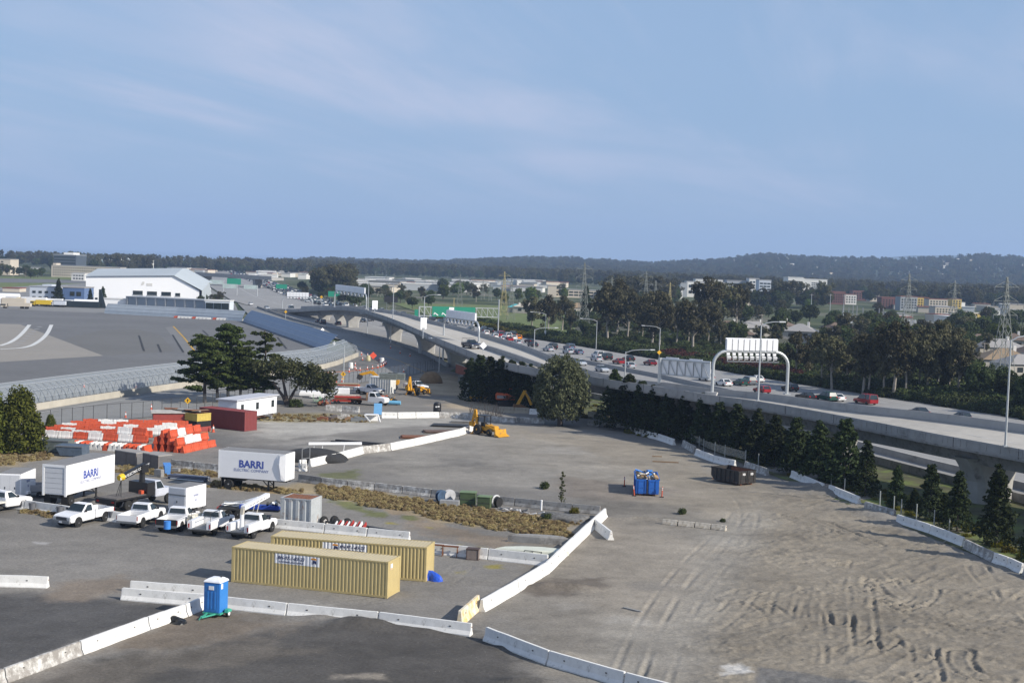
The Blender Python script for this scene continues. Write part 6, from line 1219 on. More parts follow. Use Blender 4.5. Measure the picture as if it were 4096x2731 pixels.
q = P(1748, 1660); t = E('black_tank', 'upright black tank with a white mark before the far cross row', 'tank', (q.x, q.y, 0), 0)
mb = MB(); mb.lathe([(0.6, 0), (0.62, 0.9), (0.6, 1.0), (0.62, 1.1), (0.6, 1.7), (0.45, 1.95), (0.15, 2.05)], 16); mb.build('tank_shell', black_paint, t, smooth=False); mb = MB(); mb.obox((-0.1, -0.63, 1.35), (0.3, 0.03, 0.2)); mb.obox((0.25, -0.6, 1.4), (0.25, 0.03, 0.18), rz=0.35); mb.build('white_mark', white_paint, t)
t = E('brush_pile', 'dark brush and branches heaped behind the small backhoe', 'brush', P(1935, 1664), 0)
for i in range(60): k = random.Random(i + 500); a = Vector((k.uniform(-2.2, 2.8), k.uniform(-0.8, 0.8), 0)); mb = MB(); mb.tube(a, a + Vector((k.uniform(-1, 1), k.uniform(-0.4, 0.4), k.uniform(0.6, 2.4))), 0.03, 0.01, n=4); mb.build('branch', M('dead_branch', (0.055, 0.045, 0.04), 0.9), t)
# far equipment yard ---------------------------------------------------------
def YP(x, y, z=0): return P(1150 + x / 4.276, 1450 + y / 4.276, z)
q = YP(1470, 740); t = E('flatbed_truck', 'white long-nosed truck with a brown flatbed in the far yard', 'truck', (q.x, q.y + 1, 0), -0.35); t.scale = (0.85,) * 3
mb = MB(); mb.prism([(-0.9, 0.6), (2.6, 0.6), (2.75, 0.9), (2.7, 1.45), (2.3, 1.6), (1.0, 1.7), (-0.9, 1.7)], -1.05, 1.05); mb.build('body', white_paint, t, bev=0.08)
mb = MB(); mb.hexa([(-0.9, -1.0, 1.68), (1.0, -1.0, 1.68), (1.0, 1.0, 1.68), (-0.9, 1.0, 1.68), (-0.8, -0.85, 2.5), (0.45, -0.85, 2.5), (0.45, 0.85, 2.5), (-0.8, 0.85, 2.5)]); mb.build('cab', white_paint, t, bev=0.06)
for s in (-1, 1): mb = MB(); mb.add([(-0.5, s * 1.02, 1.75), (0.8, s * 1.02, 1.75), (0.4, s * 0.9, 2.4), (-0.5, s * 0.9, 2.4)], [(0, 1, 2, 3)]); mb.build('side_window', glass_dark, t)
mb = MB(); mb.add([(1.04, -0.9, 1.74), (1.04, 0.9, 1.74), (0.52, 0.78, 2.44), (0.52, -0.78, 2.44)], [(0, 1, 2, 3)]); mb.build('windshield', glass_dark, t)
mb = MB(); mb.box(-6.2, -1.0, -1.2, 1.2, 0.95, 1.15); mb.build('flat_bed', rust, t); mb = MB(); mb.box(-1.2, -1.0, -1.2, 1.2, 1.15, 2.4); mb.build('headboard', M('brown_ply', (0.27, 0.17, 0.1)), t)
for x in (1.9, -4.6, -3.6):
	for s in (-1, 1): wheel(t, x, s * 1.0, 0.5, 0.3, rim=M('tan_rim', (0.5, 0.4, 0.3)))
q = YP(1380, 560); pickup('white pickup parked behind the white long-nosed truck', (q.x, q.y + 2, 0), -0.5, group='far yard pickups')
q = YP(2200, 480); pickup('white pickup beside the brown earth heap', (q.x, q.y, 0), -0.9, group='far yard pickups')
a, b = YP(1420, 520), YP(1790, 545); container('white_container', 'white corrugated container with grey crates on its roof in the far yard', (a.x, a.y + 1.5, 0), yaw(a, b), L=(b - a).length, H=2.9, paint=M('dirty_white_paint', (0.62, 0.62, 0.60), 0.6, var=0.08, dirt=(0.35, 0.30, 0.26), dirt_amt=0.3), pitch=0.5, dep=0.07, doors=False)
for i, x in enumerate((1715, 1850)): q = YP(x, 300, 2.9); mb = MB(); [mb.box(-1.5, 1.5, -1.0, 1.0, 0.02 + k * 0.28, 0.24 + k * 0.28) for k in range(4)]; tag(mb.build('crate_stack', M('grey_green_crate', (0.17, 0.19, 0.18), 0.8, var=0.2), loc=(q.x, q.y + 1.2, 2.92)), ['dark grey-green crate stack, left of the two on the white container', 'dark grey-green crate stack, right of the two on the white container'][i], 'crates')
t = E('drill_rig', 'red drilling rig parts lying on a flat trailer in the far yard', 'drill rig', YP(1000, 700), 0.04); t.scale = (0.58, 0.8, 0.75)
for i in range(9): k = random.Random(i + 700); mb = MB(); mb.beam((-4 + k.uniform(0, 1), -1 + i * 0.25, 0.7 + (i % 4) * 0.38), (3.4 + k.uniform(-1, 1), -1 + i * 0.25, 0.75 + (i % 4) * 0.38), 0.22, 0.28); mb.build('mast_section', [red_paint, rust, red_paint, M('pale_pipe', (0.5, 0.47, 0.42), 0.7)][i % 4], t)
mb = MB(); mb.box(-4.5, 4.0, -1.1, 1.1, 0.45, 0.65); mb.build('trailer_bed', rust, t)
for x in (-3, -2, 2.4): mb = MB(); mb.tube((x, -1.2, 0.4), (x, 1.2, 0.4), 0.38, n=12); mb.build('wheel_pair', black_rubber, t)
t = E('auger_stack', 'long orange auger and timber stack on high trestles in the far yard', 'auger', YP(960, 545), 0.05); t.scale = (0.62, 0.8, 0.8)
mb = MB(); mb.beam((-5.0, 0, 2.1), (4.5, 0, 2.1), 0.5, 0.3); mb.build('auger_tube', orange_paint, t)
for i in range(4): mb = MB(); mb.box(-4.8, 4.2, -0.4 + i * 0.3, -0.15 + i * 0.3, 2.28, 2.45 + 0.05 * (i % 2)); mb.build('timber', M('grey_timber', (0.36, 0.30, 0.22), 0.9), t)
for x in (-4.0, 0, 3.8): mb = MB(); mb.beam((x, -0.6, 0), (x, 0, 2.0), 0.1); mb.beam((x, 0.6, 0), (x, 0, 2.0), 0.1); mb.build('trestle', dark_metal, t)
for i, (x, y, w, d_, h, nm, lab, m) in enumerate([(945, 600, 3.6, 2.0, 2.1, 'white_cabinet', 'white box cabinet in the middle of the far yard', white_paint), (760, 600, 3.0, 2.0, 2.2, 'pale_blue_cabinet', 'pale blue-white cabinet left of the white one', M('pale_blue_white', (0.55, 0.58, 0.64), 0.6)), (530, 620, 5.0, 2.2, 1.6, 'white_hull', 'white rounded hull shape near the spreading tree', white_paint), (290, 590, 3.5, 2.0, 1.3, 'white_tarp_load', 'white covered load behind the spreading tree trunk', white_paint)]):
	q = YP(x, y); mb = MB(); mb.loft([[(-w / 2, -d_ / 2, 0.3), (w / 2, -d_ / 2, 0.3), (w / 2, d_ / 2, 0.3), (-w / 2, d_ / 2, 0.3)], [(-w / 2, -d_ / 2, h * (0.95 if i < 2 else 0.6)), (w / 2, -d_ / 2, h * (0.95 if i < 2 else 0.55)), (w / 2, d_ / 2, h * (0.95 if i < 2 else 0.55)), (-w / 2, d_ / 2, h * (0.95 if i < 2 else 0.6))], [(-w * 0.42, -d_ * 0.4, h), (w * 0.4, -d_ * 0.4, h), (w * 0.4, d_ * 0.4, h), (-w * 0.42, d_ * 0.4, h)]]); mb.box(-w * 0.4, w * 0.4, -d_ * 0.3, d_ * 0.3, 0, 0.3); o = mb.build(nm, m, loc=(q.x, q.y + 1, 0), rz=0.05); o.scale = (0.55, 0.7, 0.75); tag(o, lab, 'cabinet' if i < 2 else 'load')
def clutter(label, q, n_, size, mats, seed, cat='machine', h=1.6):
	t = E('machine', label, cat, q, 0.1); t.scale = (0.72,) * 3
	for i in range(n_):
		k = random.Random(seed + i); mb = MB(); c_ = (k.uniform(-size, size), k.uniform(-0.8, 0.8), k.uniform(0.2, h))
		if i % 3: mb.obox(c_, (k.uniform(0.3, 1.2), k.uniform(0.2, 0.7), k.uniform(0.2, 0.7)), k.uniform(-0.4, 0.4), k.uniform(-0.4, 0.4), k.uniform(0, 3))
		else: mb.beam((c_[0], c_[1], 0.1), (c_[0] + k.uniform(-1, 1), c_[1], c_[2] + 0.5), 0.12)
		mb.build(['hopper', 'frame_arm', 'motor'][i % 3], mats[i % len(mats)], t)
	for s in (-1, 1): wheel(t, 0, s * 0.9, 0.4, 0.25)
clutter('pale green conveyor machine behind the bush of the far yard', YP(560, 690), 16, 2.0, [M('pale_green_paint', (0.28, 0.42, 0.30), 0.6), galv_dark, M('pale_green_paint', (0.28, 0.42, 0.30))], 1000)
clutter('red machine lying in front of the pale green conveyor', YP(610, 735), 12, 1.6, [red_paint, red_paint, rust], 1100, h=0.9)
clutter('orange power auger machine right of the white long-nosed truck', YP(1660, 660), 12, 1.4, [orange_paint, dark_metal, orange_paint], 1200, h=1.2)
clutter('dark compressor cart at the right end of the far yard row', YP(1810, 670), 7, 0.6, [dark_metal, yellow_paint], 1300, 'cart', 0.9)
q = YP(1620, 720); mb = MB(); mb.tube((0, 0, 0.45), (1.0, 0, 0.45), 0.2, n=12); t = E('pipe', 'orange and sky blue pipe lying right of the white long-nosed truck', 'pipe', (q.x, q.y, 0), 0); mb.build('orange_length', M('rust_orange', (0.40, 0.16, 0.05), 0.7), t); mb = MB(); mb.tube((1.0, 0, 0.42), (3.0, -0.2, 0.42), 0.33, n=14); mb.build('blue_length', M('sky_blue_pipe', (0.16, 0.42, 0.62), 0.5), t)
for i in range(2): mb = MB(); mb.box(0.4 + 1.8 * i, 0.6 + 1.8 * i, -0.3, 0.3, 0, 0.12); mb.build('chock', rust, t)
q = YP(1545, 890); mb = MB(); mb.obox((0, 0, 0.9), (1.25, 0.06, 1.7), rx=-0.1); mb.box(-0.5, 0.5, 0.1, 0.5, 0, 0.1); tag(mb.build('blue_hoarding', M('bright_sky_blue', (0.18, 0.44, 0.75), 0.5), loc=(q.x, q.y, 0)), 'sky blue upright panel at the left end of the far cross row', 'hoarding')
for i, (x, y, w, h, m) in enumerate([(600, 985, 2.6, 0.7, rust), (690, 980, 1.8, 0.6, M('dark_brown', (0.08, 0.055, 0.05))), (800, 965, 1.6, 0.9, M('brown_grey_panel', (0.17, 0.15, 0.14))), (960, 965, 3.0, 1.0, concrete_worn), (1050, 980, 2.0, 0.6, M('brown_ply', (0.27, 0.17, 0.1))), (1200, 1000, 3.4, 0.8, galv_dark)]):
	q = YP(x, y); mb = MB(); mb.box(-w / 2, w / 2, -0.5, 0.5, 0, h * 0.7); mb.obox((w * 0.1, 0, h * 0.8), (w * 0.7, 0.7, h * 0.3), ry=0.1); o = mb.build('scrap_pile', m, loc=(q.x, q.y, 0), rz=-0.1 + 0.05 * i); o.scale = (0.6, 0.8, 0.8); tag(o, f'{ORD[i]} scrap pile from the left before the drilling gear', 'scrap', 'scrap row in the far yard')
a, b = YP(1330, 1005), YP(1555, 1008); mb = MB(); L = (b - a).length; mb.box(0, L, -0.1, 0.9, 0.95, 1.05); mb.box(0, L, 0.8, 0.9, 0, 0.95); mb.beam((-0.2, -0.1, 1.0), (0.7, -0.5, 0.0), 0.14); mb.beam((L - 0.1, -0.1, 1.0), (L + 0.2, -0.4, 0.0), 0.14); tag(mb.build('white_trough', white_paint, loc=(a.x, a.y, 0), rz=yaw(a, b)), 'white steel trough on legs at the end of the scrap row', 'trough')
# yard fence, right-hand fence posts, cones
fence_mesh = M('chain_link', (0.30, 0.32, 0.33), 0.6, 0.3, alpha=0.10); post_m = M('fence_post', (0.075, 0.075, 0.08), 0.6, 0.3)
fp_ = resample(smooth_path([P(x, y) for x, y in FENCE], 1), 2.1); b0 = fp_[len(fp_) // 2]
cf = E('chain_fence', 'long chain-link fence with dark posts along the frontage road', 'fence', (b0.x, b0.y, 0))
mb = MB(); mb.tube((0, 0, 0), (0, 0, 2.35), 0.045, n=6); tmp = mb.build('fence_post', post_m); POST = tmp.data; bpy.data.objects.remove(tmp)
for p in fp_: o = bpy.data.objects.new('fence_post', POST); COL.objects.link(o); o.parent = cf; o.location = (p.x - b0.x, p.y - b0.y, 0.05)
mb = MB(); nn = len(fp_); mb.add([(p.x - b0.x, p.y - b0.y, 0.1) for p in fp_] + [(p.x - b0.x, p.y - b0.y, 2.25) for p in fp_], [(i, i + 1, nn + i + 1, nn + i) for i in range(nn - 1)]); mb.build('mesh_fabric', fence_mesh, cf)
mb = MB(); mb.path([(p.x - b0.x, p.y - b0.y, 2.35) for p in fp_], 0.025, 4); mb.build('top_rail', post_m, cf)
gp = M('galvanised_post', (0.34, 0.36, 0.35), 0.6, 0.2)
ps = [(2596, 1722, 1685), (2617, 1738, 1688), (2686, 1758, 1707), (2741, 1772, 1722), (2766, 1782, 1730), (2797, 1795, 1744), (2815, 1806, 1755), (2860, 1826, 1769), (2900, 1840, 1779), (2983, 1862, 1801), (3034, 1876, 1814), (3326, 1957, 1894), (3380, 1980, 1914), (3521, 2042, 1964), (3577, 2058, 1984), (3607, 2066, 1997), (3668, 2090, 2016), (3739, 2116, 2040), (3800, 2134, 2062)]
rf = E('post_row', 'row of bare galvanised fence posts along the barriers below the conifers', 'fence', P(2860, 1826))
for x, yb, yt in ps:
	a = P(x, yb); h = px_h(yt, a); mb = MB(); mb.tube((0, 0, 0), (0, 0, h), 0.06, n=6); o = mb.build('fence_post', gp, rf); o.location = (a.x - rf.location.x, a.y - rf.location.y + 0.3, 0)
fq = [P(x, yb) for x, yb, yt in ps[4:10]]; hq = [px_h(yt + 6, P(x, yb)) for x, yb, yt in ps[4:10]]
mb = MB(); nn = len(fq); mb.add([(p.x - rf.location.x, p.y - rf.location.y + 0.3, 0.7) for p in fq] + [(p.x - rf.location.x, p.y - rf.location.y + 0.3, h) for p, h in zip(fq, hq)], [(i, i + 1, nn + i + 1, nn + i) for i in range(nn - 1)]); mb.build('mesh_fabric', M('screen_mesh', (0.33, 0.32, 0.28), 0.9, alpha=0.5), rf)
mb = MB(); mb.lathe([(0.19, 0.0), (0.19, 0.04), (0.13, 0.05), (0.03, 0.72), (0.0, 0.73)], 10); cone0 = mb.build('cone', orange_plastic); CONE = cone0.data; bpy.data.objects.remove(cone0)
mb = MB(); mb.lathe([(0.096, 0.33), (0.07, 0.55)], 10); cb0 = mb.build('band', white_paint); BAND = cb0.data; bpy.data.objects.remove(cb0)
def cone(label, p, s=1.0, z=0.075):
	t = E('traffic_cone', label, 'cone', (p.x, p.y, z), 0, 'traffic cones on the island')
	for nm, d in (('cone_body', CONE), ('reflective_band', BAND)): o = bpy.data.objects.new(nm, d); COL.objects.link(o); o.parent = t
	t.scale = (s,) * 3
cl_ = [(975, 1250), (1240, 1215), (1335, 1115), (1330, 1170), (1350, 1190), (1410, 1195), (1525, 1180), (1605, 1165), (1690, 1150), (1740, 1135), (1775, 1120), (1800, 1105), (1820, 1085), (1715, 1030), (1530, 970), (1435, 945), (1450, 1030), (2095, 1215), (2195, 965), (2040, 920), (1890, 840), (1385, 1320), (1040, 1385), (960, 1390), (1125, 1370)]
for i, (x, y) in enumerate(cl_): cone(f'orange and white cone, {ORD[i]} along the kerb of the traffic island and road', P(1080 + x / 3.92, 1180 + y / 3.92), 1.25)
for i, (x, y) in enumerate([(502, 1672), (605, 1640), (336, 1550), (808, 1455), (543, 1552)]): cone(f'lone orange cone, {ORD[i]} from the left by the wall of the blast fence', P(x, y), 1.2)
q = P(853, 1728); cone('single orange cone beside the dark red container', q, 1.4, 0.0)
for i, (x, y, c) in enumerate([(1540, 1040, M('cream_barrel', (0.55, 0.50, 0.30), 0.6)), (1755, 1080, white_plastic), (1265, 1160, white_plastic)]):
	q = P(1080 + x / 3.92, 1180 + y / 3.92); mb = MB(); mb.lathe([(0.5, 0), (0.55, 0.4), (0.5, 0.8), (0.45, 1.3), (0.1, 1.35)], 12); tag(mb.build('sand_barrel', c, loc=(q.x, q.y, 0.1)), ['cream barrel on the traffic island', 'white barrel at the tip of the traffic island', 'white barrel at the left of the traffic island'][i], 'barrel')
q = P(1080 + 1615 / 3.92, 1180 + 1060 / 3.92); t = E('roadwork_sign', 'fluorescent orange diamond roadwork sign on the traffic island', 'sign', (q.x, q.y, 0.1), 0.2)
mb = MB(); s = 0.85; mb.prism([(0, 0.9 - 0.2), (s, 1.55), (0, 2.4), (-s, 1.55)], -0.03, 0.03); mb.build('sign_plate', M('fluorescent_orange', (0.75, 0.10, 0.05), 0.5), t); mb = MB(); mb.beam((-0.5, 0, 0), (0, 0, 0.8), 0.05); mb.beam((0.5, 0, 0), (0, 0, 0.8), 0.05); mb.build('stand', dark_metal, t)
# blast fence round the apron
bf_m = M('blast_fence_steel', (0.40, 0.44, 0.47), 0.5, 0.3, var=0.08, scale=0.5); bf_d = M('blast_fence_shaded', (0.24, 0.29, 0.37), 0.5, 0.3, var=0.06, scale=0.3)  # the receding leg's shade is put into a darker, bluer copy of the steel
wl_p = resample(smooth_path([P(x, y) for x, y in [(-420, 1742)] + WALL[1:]], 1), 2.0); c0 = wl_p[len(wl_p) // 2]
bw = E('blast_fence', 'near leg of the steel blast fence with braces on a concrete wall', 'fence', (c0.x, c0.y, 0))
def L2(p, z): return (p.x - c0.x, p.y - c0.y, z)
back = offs(wl_p, 0.5); ctop = offs(wl_p, 3.2); cmid = offs(wl_p, 1.0)
mb = MB(); mb.loft([[L2(a, 0), L2(a, 1.05), L2(b, 1.05), L2(b, 0)] for a, b in zip(wl_p, back)]); mb.build('base_wall', M('tan_wall_concrete', (0.42, 0.39, 0.33), 0.9, var=0.12, scale=0.4), bw)
prof = [(0.9, 1.05), (1.2, 1.7), (1.9, 2.7), (2.9, 3.6), (3.6, 4.0)]
def bf_pt(i, off, z):
	a = offs_cache[off][i]; return L2(a, z)
offs_cache = {o_: offs(wl_p, o_) for o_, z in prof}; nn = len(wl_p)
for i in range(0, nn - 1, 2):
	j = min(i + 2, nn - 1); mb = MB()
	for (oa, za), (ob, zb) in zip(prof, prof[1:]): mb.add([bf_pt(i, oa, za), bf_pt(j, oa, za), bf_pt(j, ob, zb), bf_pt(i, ob, zb)], [(0, 1, 2, 3)])
	mb.build('deflector_panel', M('blast_lattice', (0.42, 0.46, 0.48), 0.5, 0.3, var=0.05, alpha=0.42), bw)
o05, o36 = offs(wl_p, 0.15), offs_cache[3.6]
for i in range(0, nn):
	mb = MB(); a, b = o05[i], o36[i]; top_ = L2(b, 4.0)
	mb.beam(L2(a, 1.05), L2(a.lerp(b, 0.12), 2.6), 0.10); mb.beam(L2(a.lerp(b, 0.12), 2.6), L2(b, 3.85), 0.09); mb.beam(L2(offs_cache[0.9][i], 1.05), L2(a.lerp(b, 0.12), 2.6), 0.07); mb.beam(L2(a.lerp(b, 0.12), 2.6), L2(offs_cache[1.9][i], 2.7), 0.07)
	mb.build('brace', galv, bw)
for off, z in ((1.2, 1.7), (1.9, 2.7), (2.9, 3.6), (3.6, 4.02)): mb = MB(); mb.path([L2(p, z) for p in offs_cache[off]], 0.07, 4); mb.build('rail', galv, bw)
def inner_leg(name, label, line, h, m, curve=2.2, side=1, wallz=0.0, sm=0):
	pts = resample([P(x, y) for x, y in line], 3.0); c_ = pts[len(pts) // 2]; t = E(name, label, 'fence', (c_.x, c_.y, 0))
	def L3(p, z): return (p.x - c_.x, p.y - c_.y, z)
	pr = [(0.0, 0.0), (0.15 * curve, h * 0.3), (0.45 * curve, h * 0.62), (0.8 * curve, h * 0.88), (curve, h)]; oc_ = [offs(pts, side * o_) for o_, z in pr]
	for i in range(0, len(pts) - 1, 2):
		j = min(i + 2, len(pts) - 1); mb = MB()
		for k in range(len(pr) - 1): mb.add([L3(oc_[k][i], pr[k][1]), L3(oc_[k][j], pr[k][1]), L3(oc_[k + 1][j], pr[k + 1][1]), L3(oc_[k + 1][i], pr[k + 1][1])], [(0, 1, 2, 3)])
		mb.build('deflector_panel', m, t)
	for k in (1, 2, 3, 4): mb = MB(); mb.path([L3(p, pr[k][1] + 0.03) for p in oc_[k]], 0.05, 4); mb.build('rail', galv, t)
	return t
inner_leg('blast_fence', 'receding leg of the blast fence beside the frontage road, coloured dark blue for its shade', [(1303, 1403), (1137, 1344), (971, 1286)], 4.0, bf_d, 3.0, -1)
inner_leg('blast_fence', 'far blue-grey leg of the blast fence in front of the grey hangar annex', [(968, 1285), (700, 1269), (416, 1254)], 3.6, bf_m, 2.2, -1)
for i in range(22):                                        # low white and orange markers along the far leg
	x = 705 + i * 14.5 + (10 if i > 9 else 0); q = P(x, 1268 + (x - 705) * 0.045 + 4); mb = MB(); mb.prism([(-0.9, 0), (-0.6, 0.7), (0.6, 0.7), (0.9, 0)], -0.25, 0.25)
	tag(mb.build('apron_marker', white_plastic if i % 5 else orange_plastic, loc=(q.x, q.y, 0.07)), f'low plastic apron marker, {ORD[i]} from the left before the far blast fence', 'barrier', 'apron markers')
# light poles
def light_pole(label, base, h, arm, rz, box=None, rise=0.5):
	"""tapered pole with a curved arm towards local +x"""
	t = E('light_pole', label, 'street light', base, rz); pm_ = galv
	mb = MB(); mb.tube((0, 0, 0), (0, 0, h), 0.13, 0.08, n=8); mb.box(-0.22, 0.22, -0.22, 0.22, 0, 0.12); mb.build('pole', pm_, t)
	mb = MB(); pts = [(0, 0, h - 0.15), (arm * 0.25, 0, h + rise * 0.55), (arm * 0.6, 0, h + rise * 0.92), (arm, 0, h + rise)]; mb.path(pts, 0.07, 6); mb.build('arm', pm_, t)
	mb = MB(); mb.hexa([(arm - 0.1, -0.16, h + rise - 0.08), (arm + 0.75, -0.13, h + rise - 0.03), (arm + 0.75, 0.13, h + rise - 0.03), (arm - 0.1, 0.16, h + rise - 0.08), (arm - 0.1, -0.14, h + rise + 0.1), (arm + 0.7, -0.1, h + rise + 0.1), (arm + 0.7, 0.1, h + rise + 0.1), (arm - 0.1, 0.14, h + rise + 0.1)]); mb.build('lamp_head', M('lamp_grey', (0.62, 0.63, 0.63), 0.5), t)
	if box: mb = MB(); mb.obox((0, -0.2, box), (0.5, 0.35, 0.9)); mb.build('control_box', sign_back, t)
	return t
def pole_top(x, y, H_, zb, **k): a = P(x, y, H_); return Vector((a.x, a.y, zb)), H_ - zb
def pole_base(x, y, z, yt): a = P(x, y, z); return a, px_h(yt, a)
R = 0.0; Lf = math.pi
for lab, (b, h), arm, rz, box in [
	('tall light pole at the right edge on the ramp parapet', pole_base(4021, 1786, 7.2, 1358), 2.6, R, None),
	('light pole on the ramp rising through the big right-hand sign gantry', pole_base(3032, 1602, 7.2, 1300), 2.4, R, None),
	('light pole behind the ramp with its arm over the freeway, left of the braced sign', pole_top(2503, 1407, 9.0, 0.9), 4.4, R, None),
	('light pole behind the ramp left of the weeping tree, arm to the right', pole_top(2139, 1317, 9.0, 0.9), 4.6, R, None),
	('light pole with a control box at the far edge of the freeway', pole_base(2180, 1360, 0, 1256), 4.2, Lf, 2.6),
	('light pole at the far freeway edge before the dark bushes, arm to the left', pole_base(2384, 1396, 0, 1283), 4.2, Lf, None),
	('light pole at the far freeway edge carrying a yellow diamond sign', pole_base(2636, 1436, 0, 1312), 4.2, Lf, None),
	('light pole on the far end of the ramp by the distant gantry', pole_base(1472, 1240, 7.6, 1128), 2.0, 2.2, None),
	('light pole on the ramp in front of the dark billboard', pole_base(1571, 1275, 7.9, 1141), 2.0, 2.2, None),
	('light pole on the ramp behind the square sign', pole_base(1694, 1327, 7.5, 1186), 3.0, R, None),
	('light pole on the frontage road carrying two yellow signs', pole_base(1373, 1545, 0, 1381), 2.4, 2.6, None),
	('light pole beside the brown earth heap', pole_base(1756, 1487, 0, 1364), 2.4, 2.5, None),
	('thin light pole under the ramp, leftmost of the three before the piers', pole_base(1469, 1336, 0, 1262), 2.4, 2.6, None),
	('thin light pole under the ramp, middle of the three before the piers', pole_base(1562, 1373, 0, 1296), 2.4, 2.6, None),
	('thin light pole under the ramp, rightmost of the three before the piers', pole_base(1668, 1382, 0, 1312), 2.4, 2.6, None),
	('light pole at the left end of the ramp with a yellow sign', pole_base(1142, 1274, 0, 1224), 2.0, 0.3, None),
	('light pole by the far ramp end over the dense traffic', pole_base(1284, 1262, 0, 1225), 2.2, 2.6, None)]:
	light_pole(lab, b, h, arm, rz, box)
def diamond(label, x, y, z, s, m, rz=0.0, post=None, glyph=False):
	"""diamond plate on a post; x, y is the plate's centre, z its height"""
	a = P(x, y, z); t = E('diamond_sign', label, 'sign', (a.x, a.y, post if post is not None else 0), rz); zc = z - t.location.z
	mb = MB(); mb.prism([(0, zc - s), (s, zc), (0, zc + s), (-s, zc)], -0.11, -0.08); pl = mb.build('sign_plate', m, t)
	if glyph: mb = MB(); mb.prism([(-0.1 * s, zc - 0.45 * s), (0.1 * s, zc - 0.45 * s), (0.1 * s, zc + 0.2 * s), (0.35 * s, zc + 0.1 * s), (0, zc + 0.55 * s), (-0.35 * s, zc + 0.1 * s), (-0.1 * s, zc + 0.2 * s)], -0.125, -0.112); mb.build('arrow_symbol', black_paint, pl)
	mb = MB(); mb.tube((0, 0, 0), (0, 0, zc + s * 0.6), 0.05, n=6); mb.build('post', galv, t)
ysign = M('sign_yellow', (0.72, 0.40, 0.02), 0.5)
diamond('white diamond sign back on the ramp gore', 1933, 1382, 8.2, 0.7, sign_back, 0.3, 6.2)
diamond('yellow diamond sign before the dark pines', 751, 1602, 2.6, 0.48, ysign, 0.1, 0, True)
diamond('yellow diamond sign on the frontage road light pole', 1373, 1496, 2.9, 0.5, ysign, 0.1, 0, True)
diamond('small yellow sign under the diamond on the frontage road light pole', 1372, 1514, 1.9, 0.28, ysign, 0.1, 0)
diamond('yellow diamond sign at the far freeway edge', 2637, 1409, 2.3, 0.6, ysign, 0.2, 0)
diamond('yellow diamond sign at the left end of the ramp', 1143, 1247, 4.3, 0.55, ysign, 0.1, 0)
diamond('yellow diamond sign over the dense traffic', 1286, 1188, 8.0, 0.65, ysign, 0, 0)
diamond('white diamond panel leaning on the frontage barrier', 1289, 1320, 1.6, 0.75, sign_back, 0.8, 0)
diamond('white panel leaning near the end of the blast fence', 1336, 1373, 1.4, 0.6, sign_back, 1.0, 0)
# sign gantries seen from behind
def gantry(label, a, b, zs, n_box, extra=None, tube=0.22, lattice=True):
	"""two curved posts carrying sign boxes; zs: heights of lattice bottom, box bottom, box top"""
	t = E('sign_gantry', label, 'sign gantry', (a.x, a.y, 0), math.atan2(b.y - a.y, b.x - a.x)); S_ = math.hypot(b.x - a.x, b.y - a.y); z0, z1, z2 = zs; rr = min(2.2, S_ * 0.18)
	for x, zb, sg in ((0, a.z, 1), (S_, b.z, -1)):
		mb = MB(); pts = [(x, 0, zb), (x, 0, z1 - rr)] + [(x + sg * rr * (1 - math.cos(k / 6 * math.pi / 2)), 0, z1 - rr + rr * math.sin(k / 6 * math.pi / 2)) for k in range(1, 7)]; mb.path(pts, tube, 10); mb.box(x - 0.4, x + 0.4, -0.4, 0.4, zb, zb + 0.15); mb.build('post', galv, t)
	x0, x1 = rr * 0.85, S_ - rr * 0.85
	mb = MB(); mb.tube((x0, 0, z1), (x1, 0, z1), tube * 0.9, n=10); mb.build('beam', galv, t)
	w = (x1 - x0) / n_box
	for k in range(n_box): mb = MB(); mb.box(x0 + k * w + 0.04, x0 + (k + 1) * w - 0.05, -0.32, 0.05, z1 + 0.12, z2); mb.build('sign_box', sign_back, t, bev=0.03)
	mb = MB(); mb.box(x0, x1, 0.06, 0.12, z1, z2 + 0.1); mb.build('sign_panel', sign_back, t)
	if lattice:
		for k in range(n_box):
			mb = MB(); mb.obox((x0 + (k + 0.5) * w, -0.35, z0 + (z1 - z0) * 0.35), (w * 0.62, 0.25, (z1 - z0) * 0.28), rx=0.5); mb.build('sign_lamp', sign_back, t)
			mb = MB(); mb.obox((x0 + (k + 0.45) * w, -0.2, z0 + (z1 - z0) * 0.72), (w * 0.5, 0.08, (z1 - z0) * 0.25)); mb.build('sign_louvre', sign_back, t)
			mb = MB(); mb.beam((x0 + k * w + 0.1, -0.1, z1), (x0 + k * w + 0.1, -0.7, z0), 0.08); mb.build('bracket', galv_dark, t)
		mb = MB(); mb.box(x0, x1, -0.85, -0.25, z0 - 0.06, z0); mb.build('walkway', galv_dark, t); mb = MB(); mb.beam((x0, -0.8, z0 + 0.1), (x1, -0.8, z0 + 0.1), 0.05); mb.beam((x0, -0.8, z0 + 0.55), (x1, -0.8, z0 + 0.55), 0.04); mb.build('handrail', galv_dark, t)
	return t
ga, gb = P(2848, 1578, 7.0), P(3147, 1577, 7.2); H1 = lambda y, a: a.z + px_h(y, a)
gantry('large white sign gantry seen from behind, arching over the right part of the ramp', ga, gb, (H1(1442, ga), H1(1402, ga), H1(1352, ga)), 9)
mb = MB(); mb.prism([(-0.9, 0.4), (0.9, 0.4), (0.5, -0.8), (0.1, -1.5), (-0.3, -0.9)], -0.45, -0.05); tag(mb.build('gantry_pilaster', M('pale_concrete', (0.55, 0.53, 0.50), 0.8), loc=(ga.x, ga.y - 0.15, ga.z), rz=-0.55), 'pale pointed concrete corbel under the left post of the large gantry', 'corbel')
ga, gb = P(1771, 1454, 0), P(1915, 1369, 6.3)
gantry('white sign gantry seen from behind at the middle of the ramp', ga, gb, (H1(1290, ga), H1(1268, ga), H1(1238, ga)), 8)
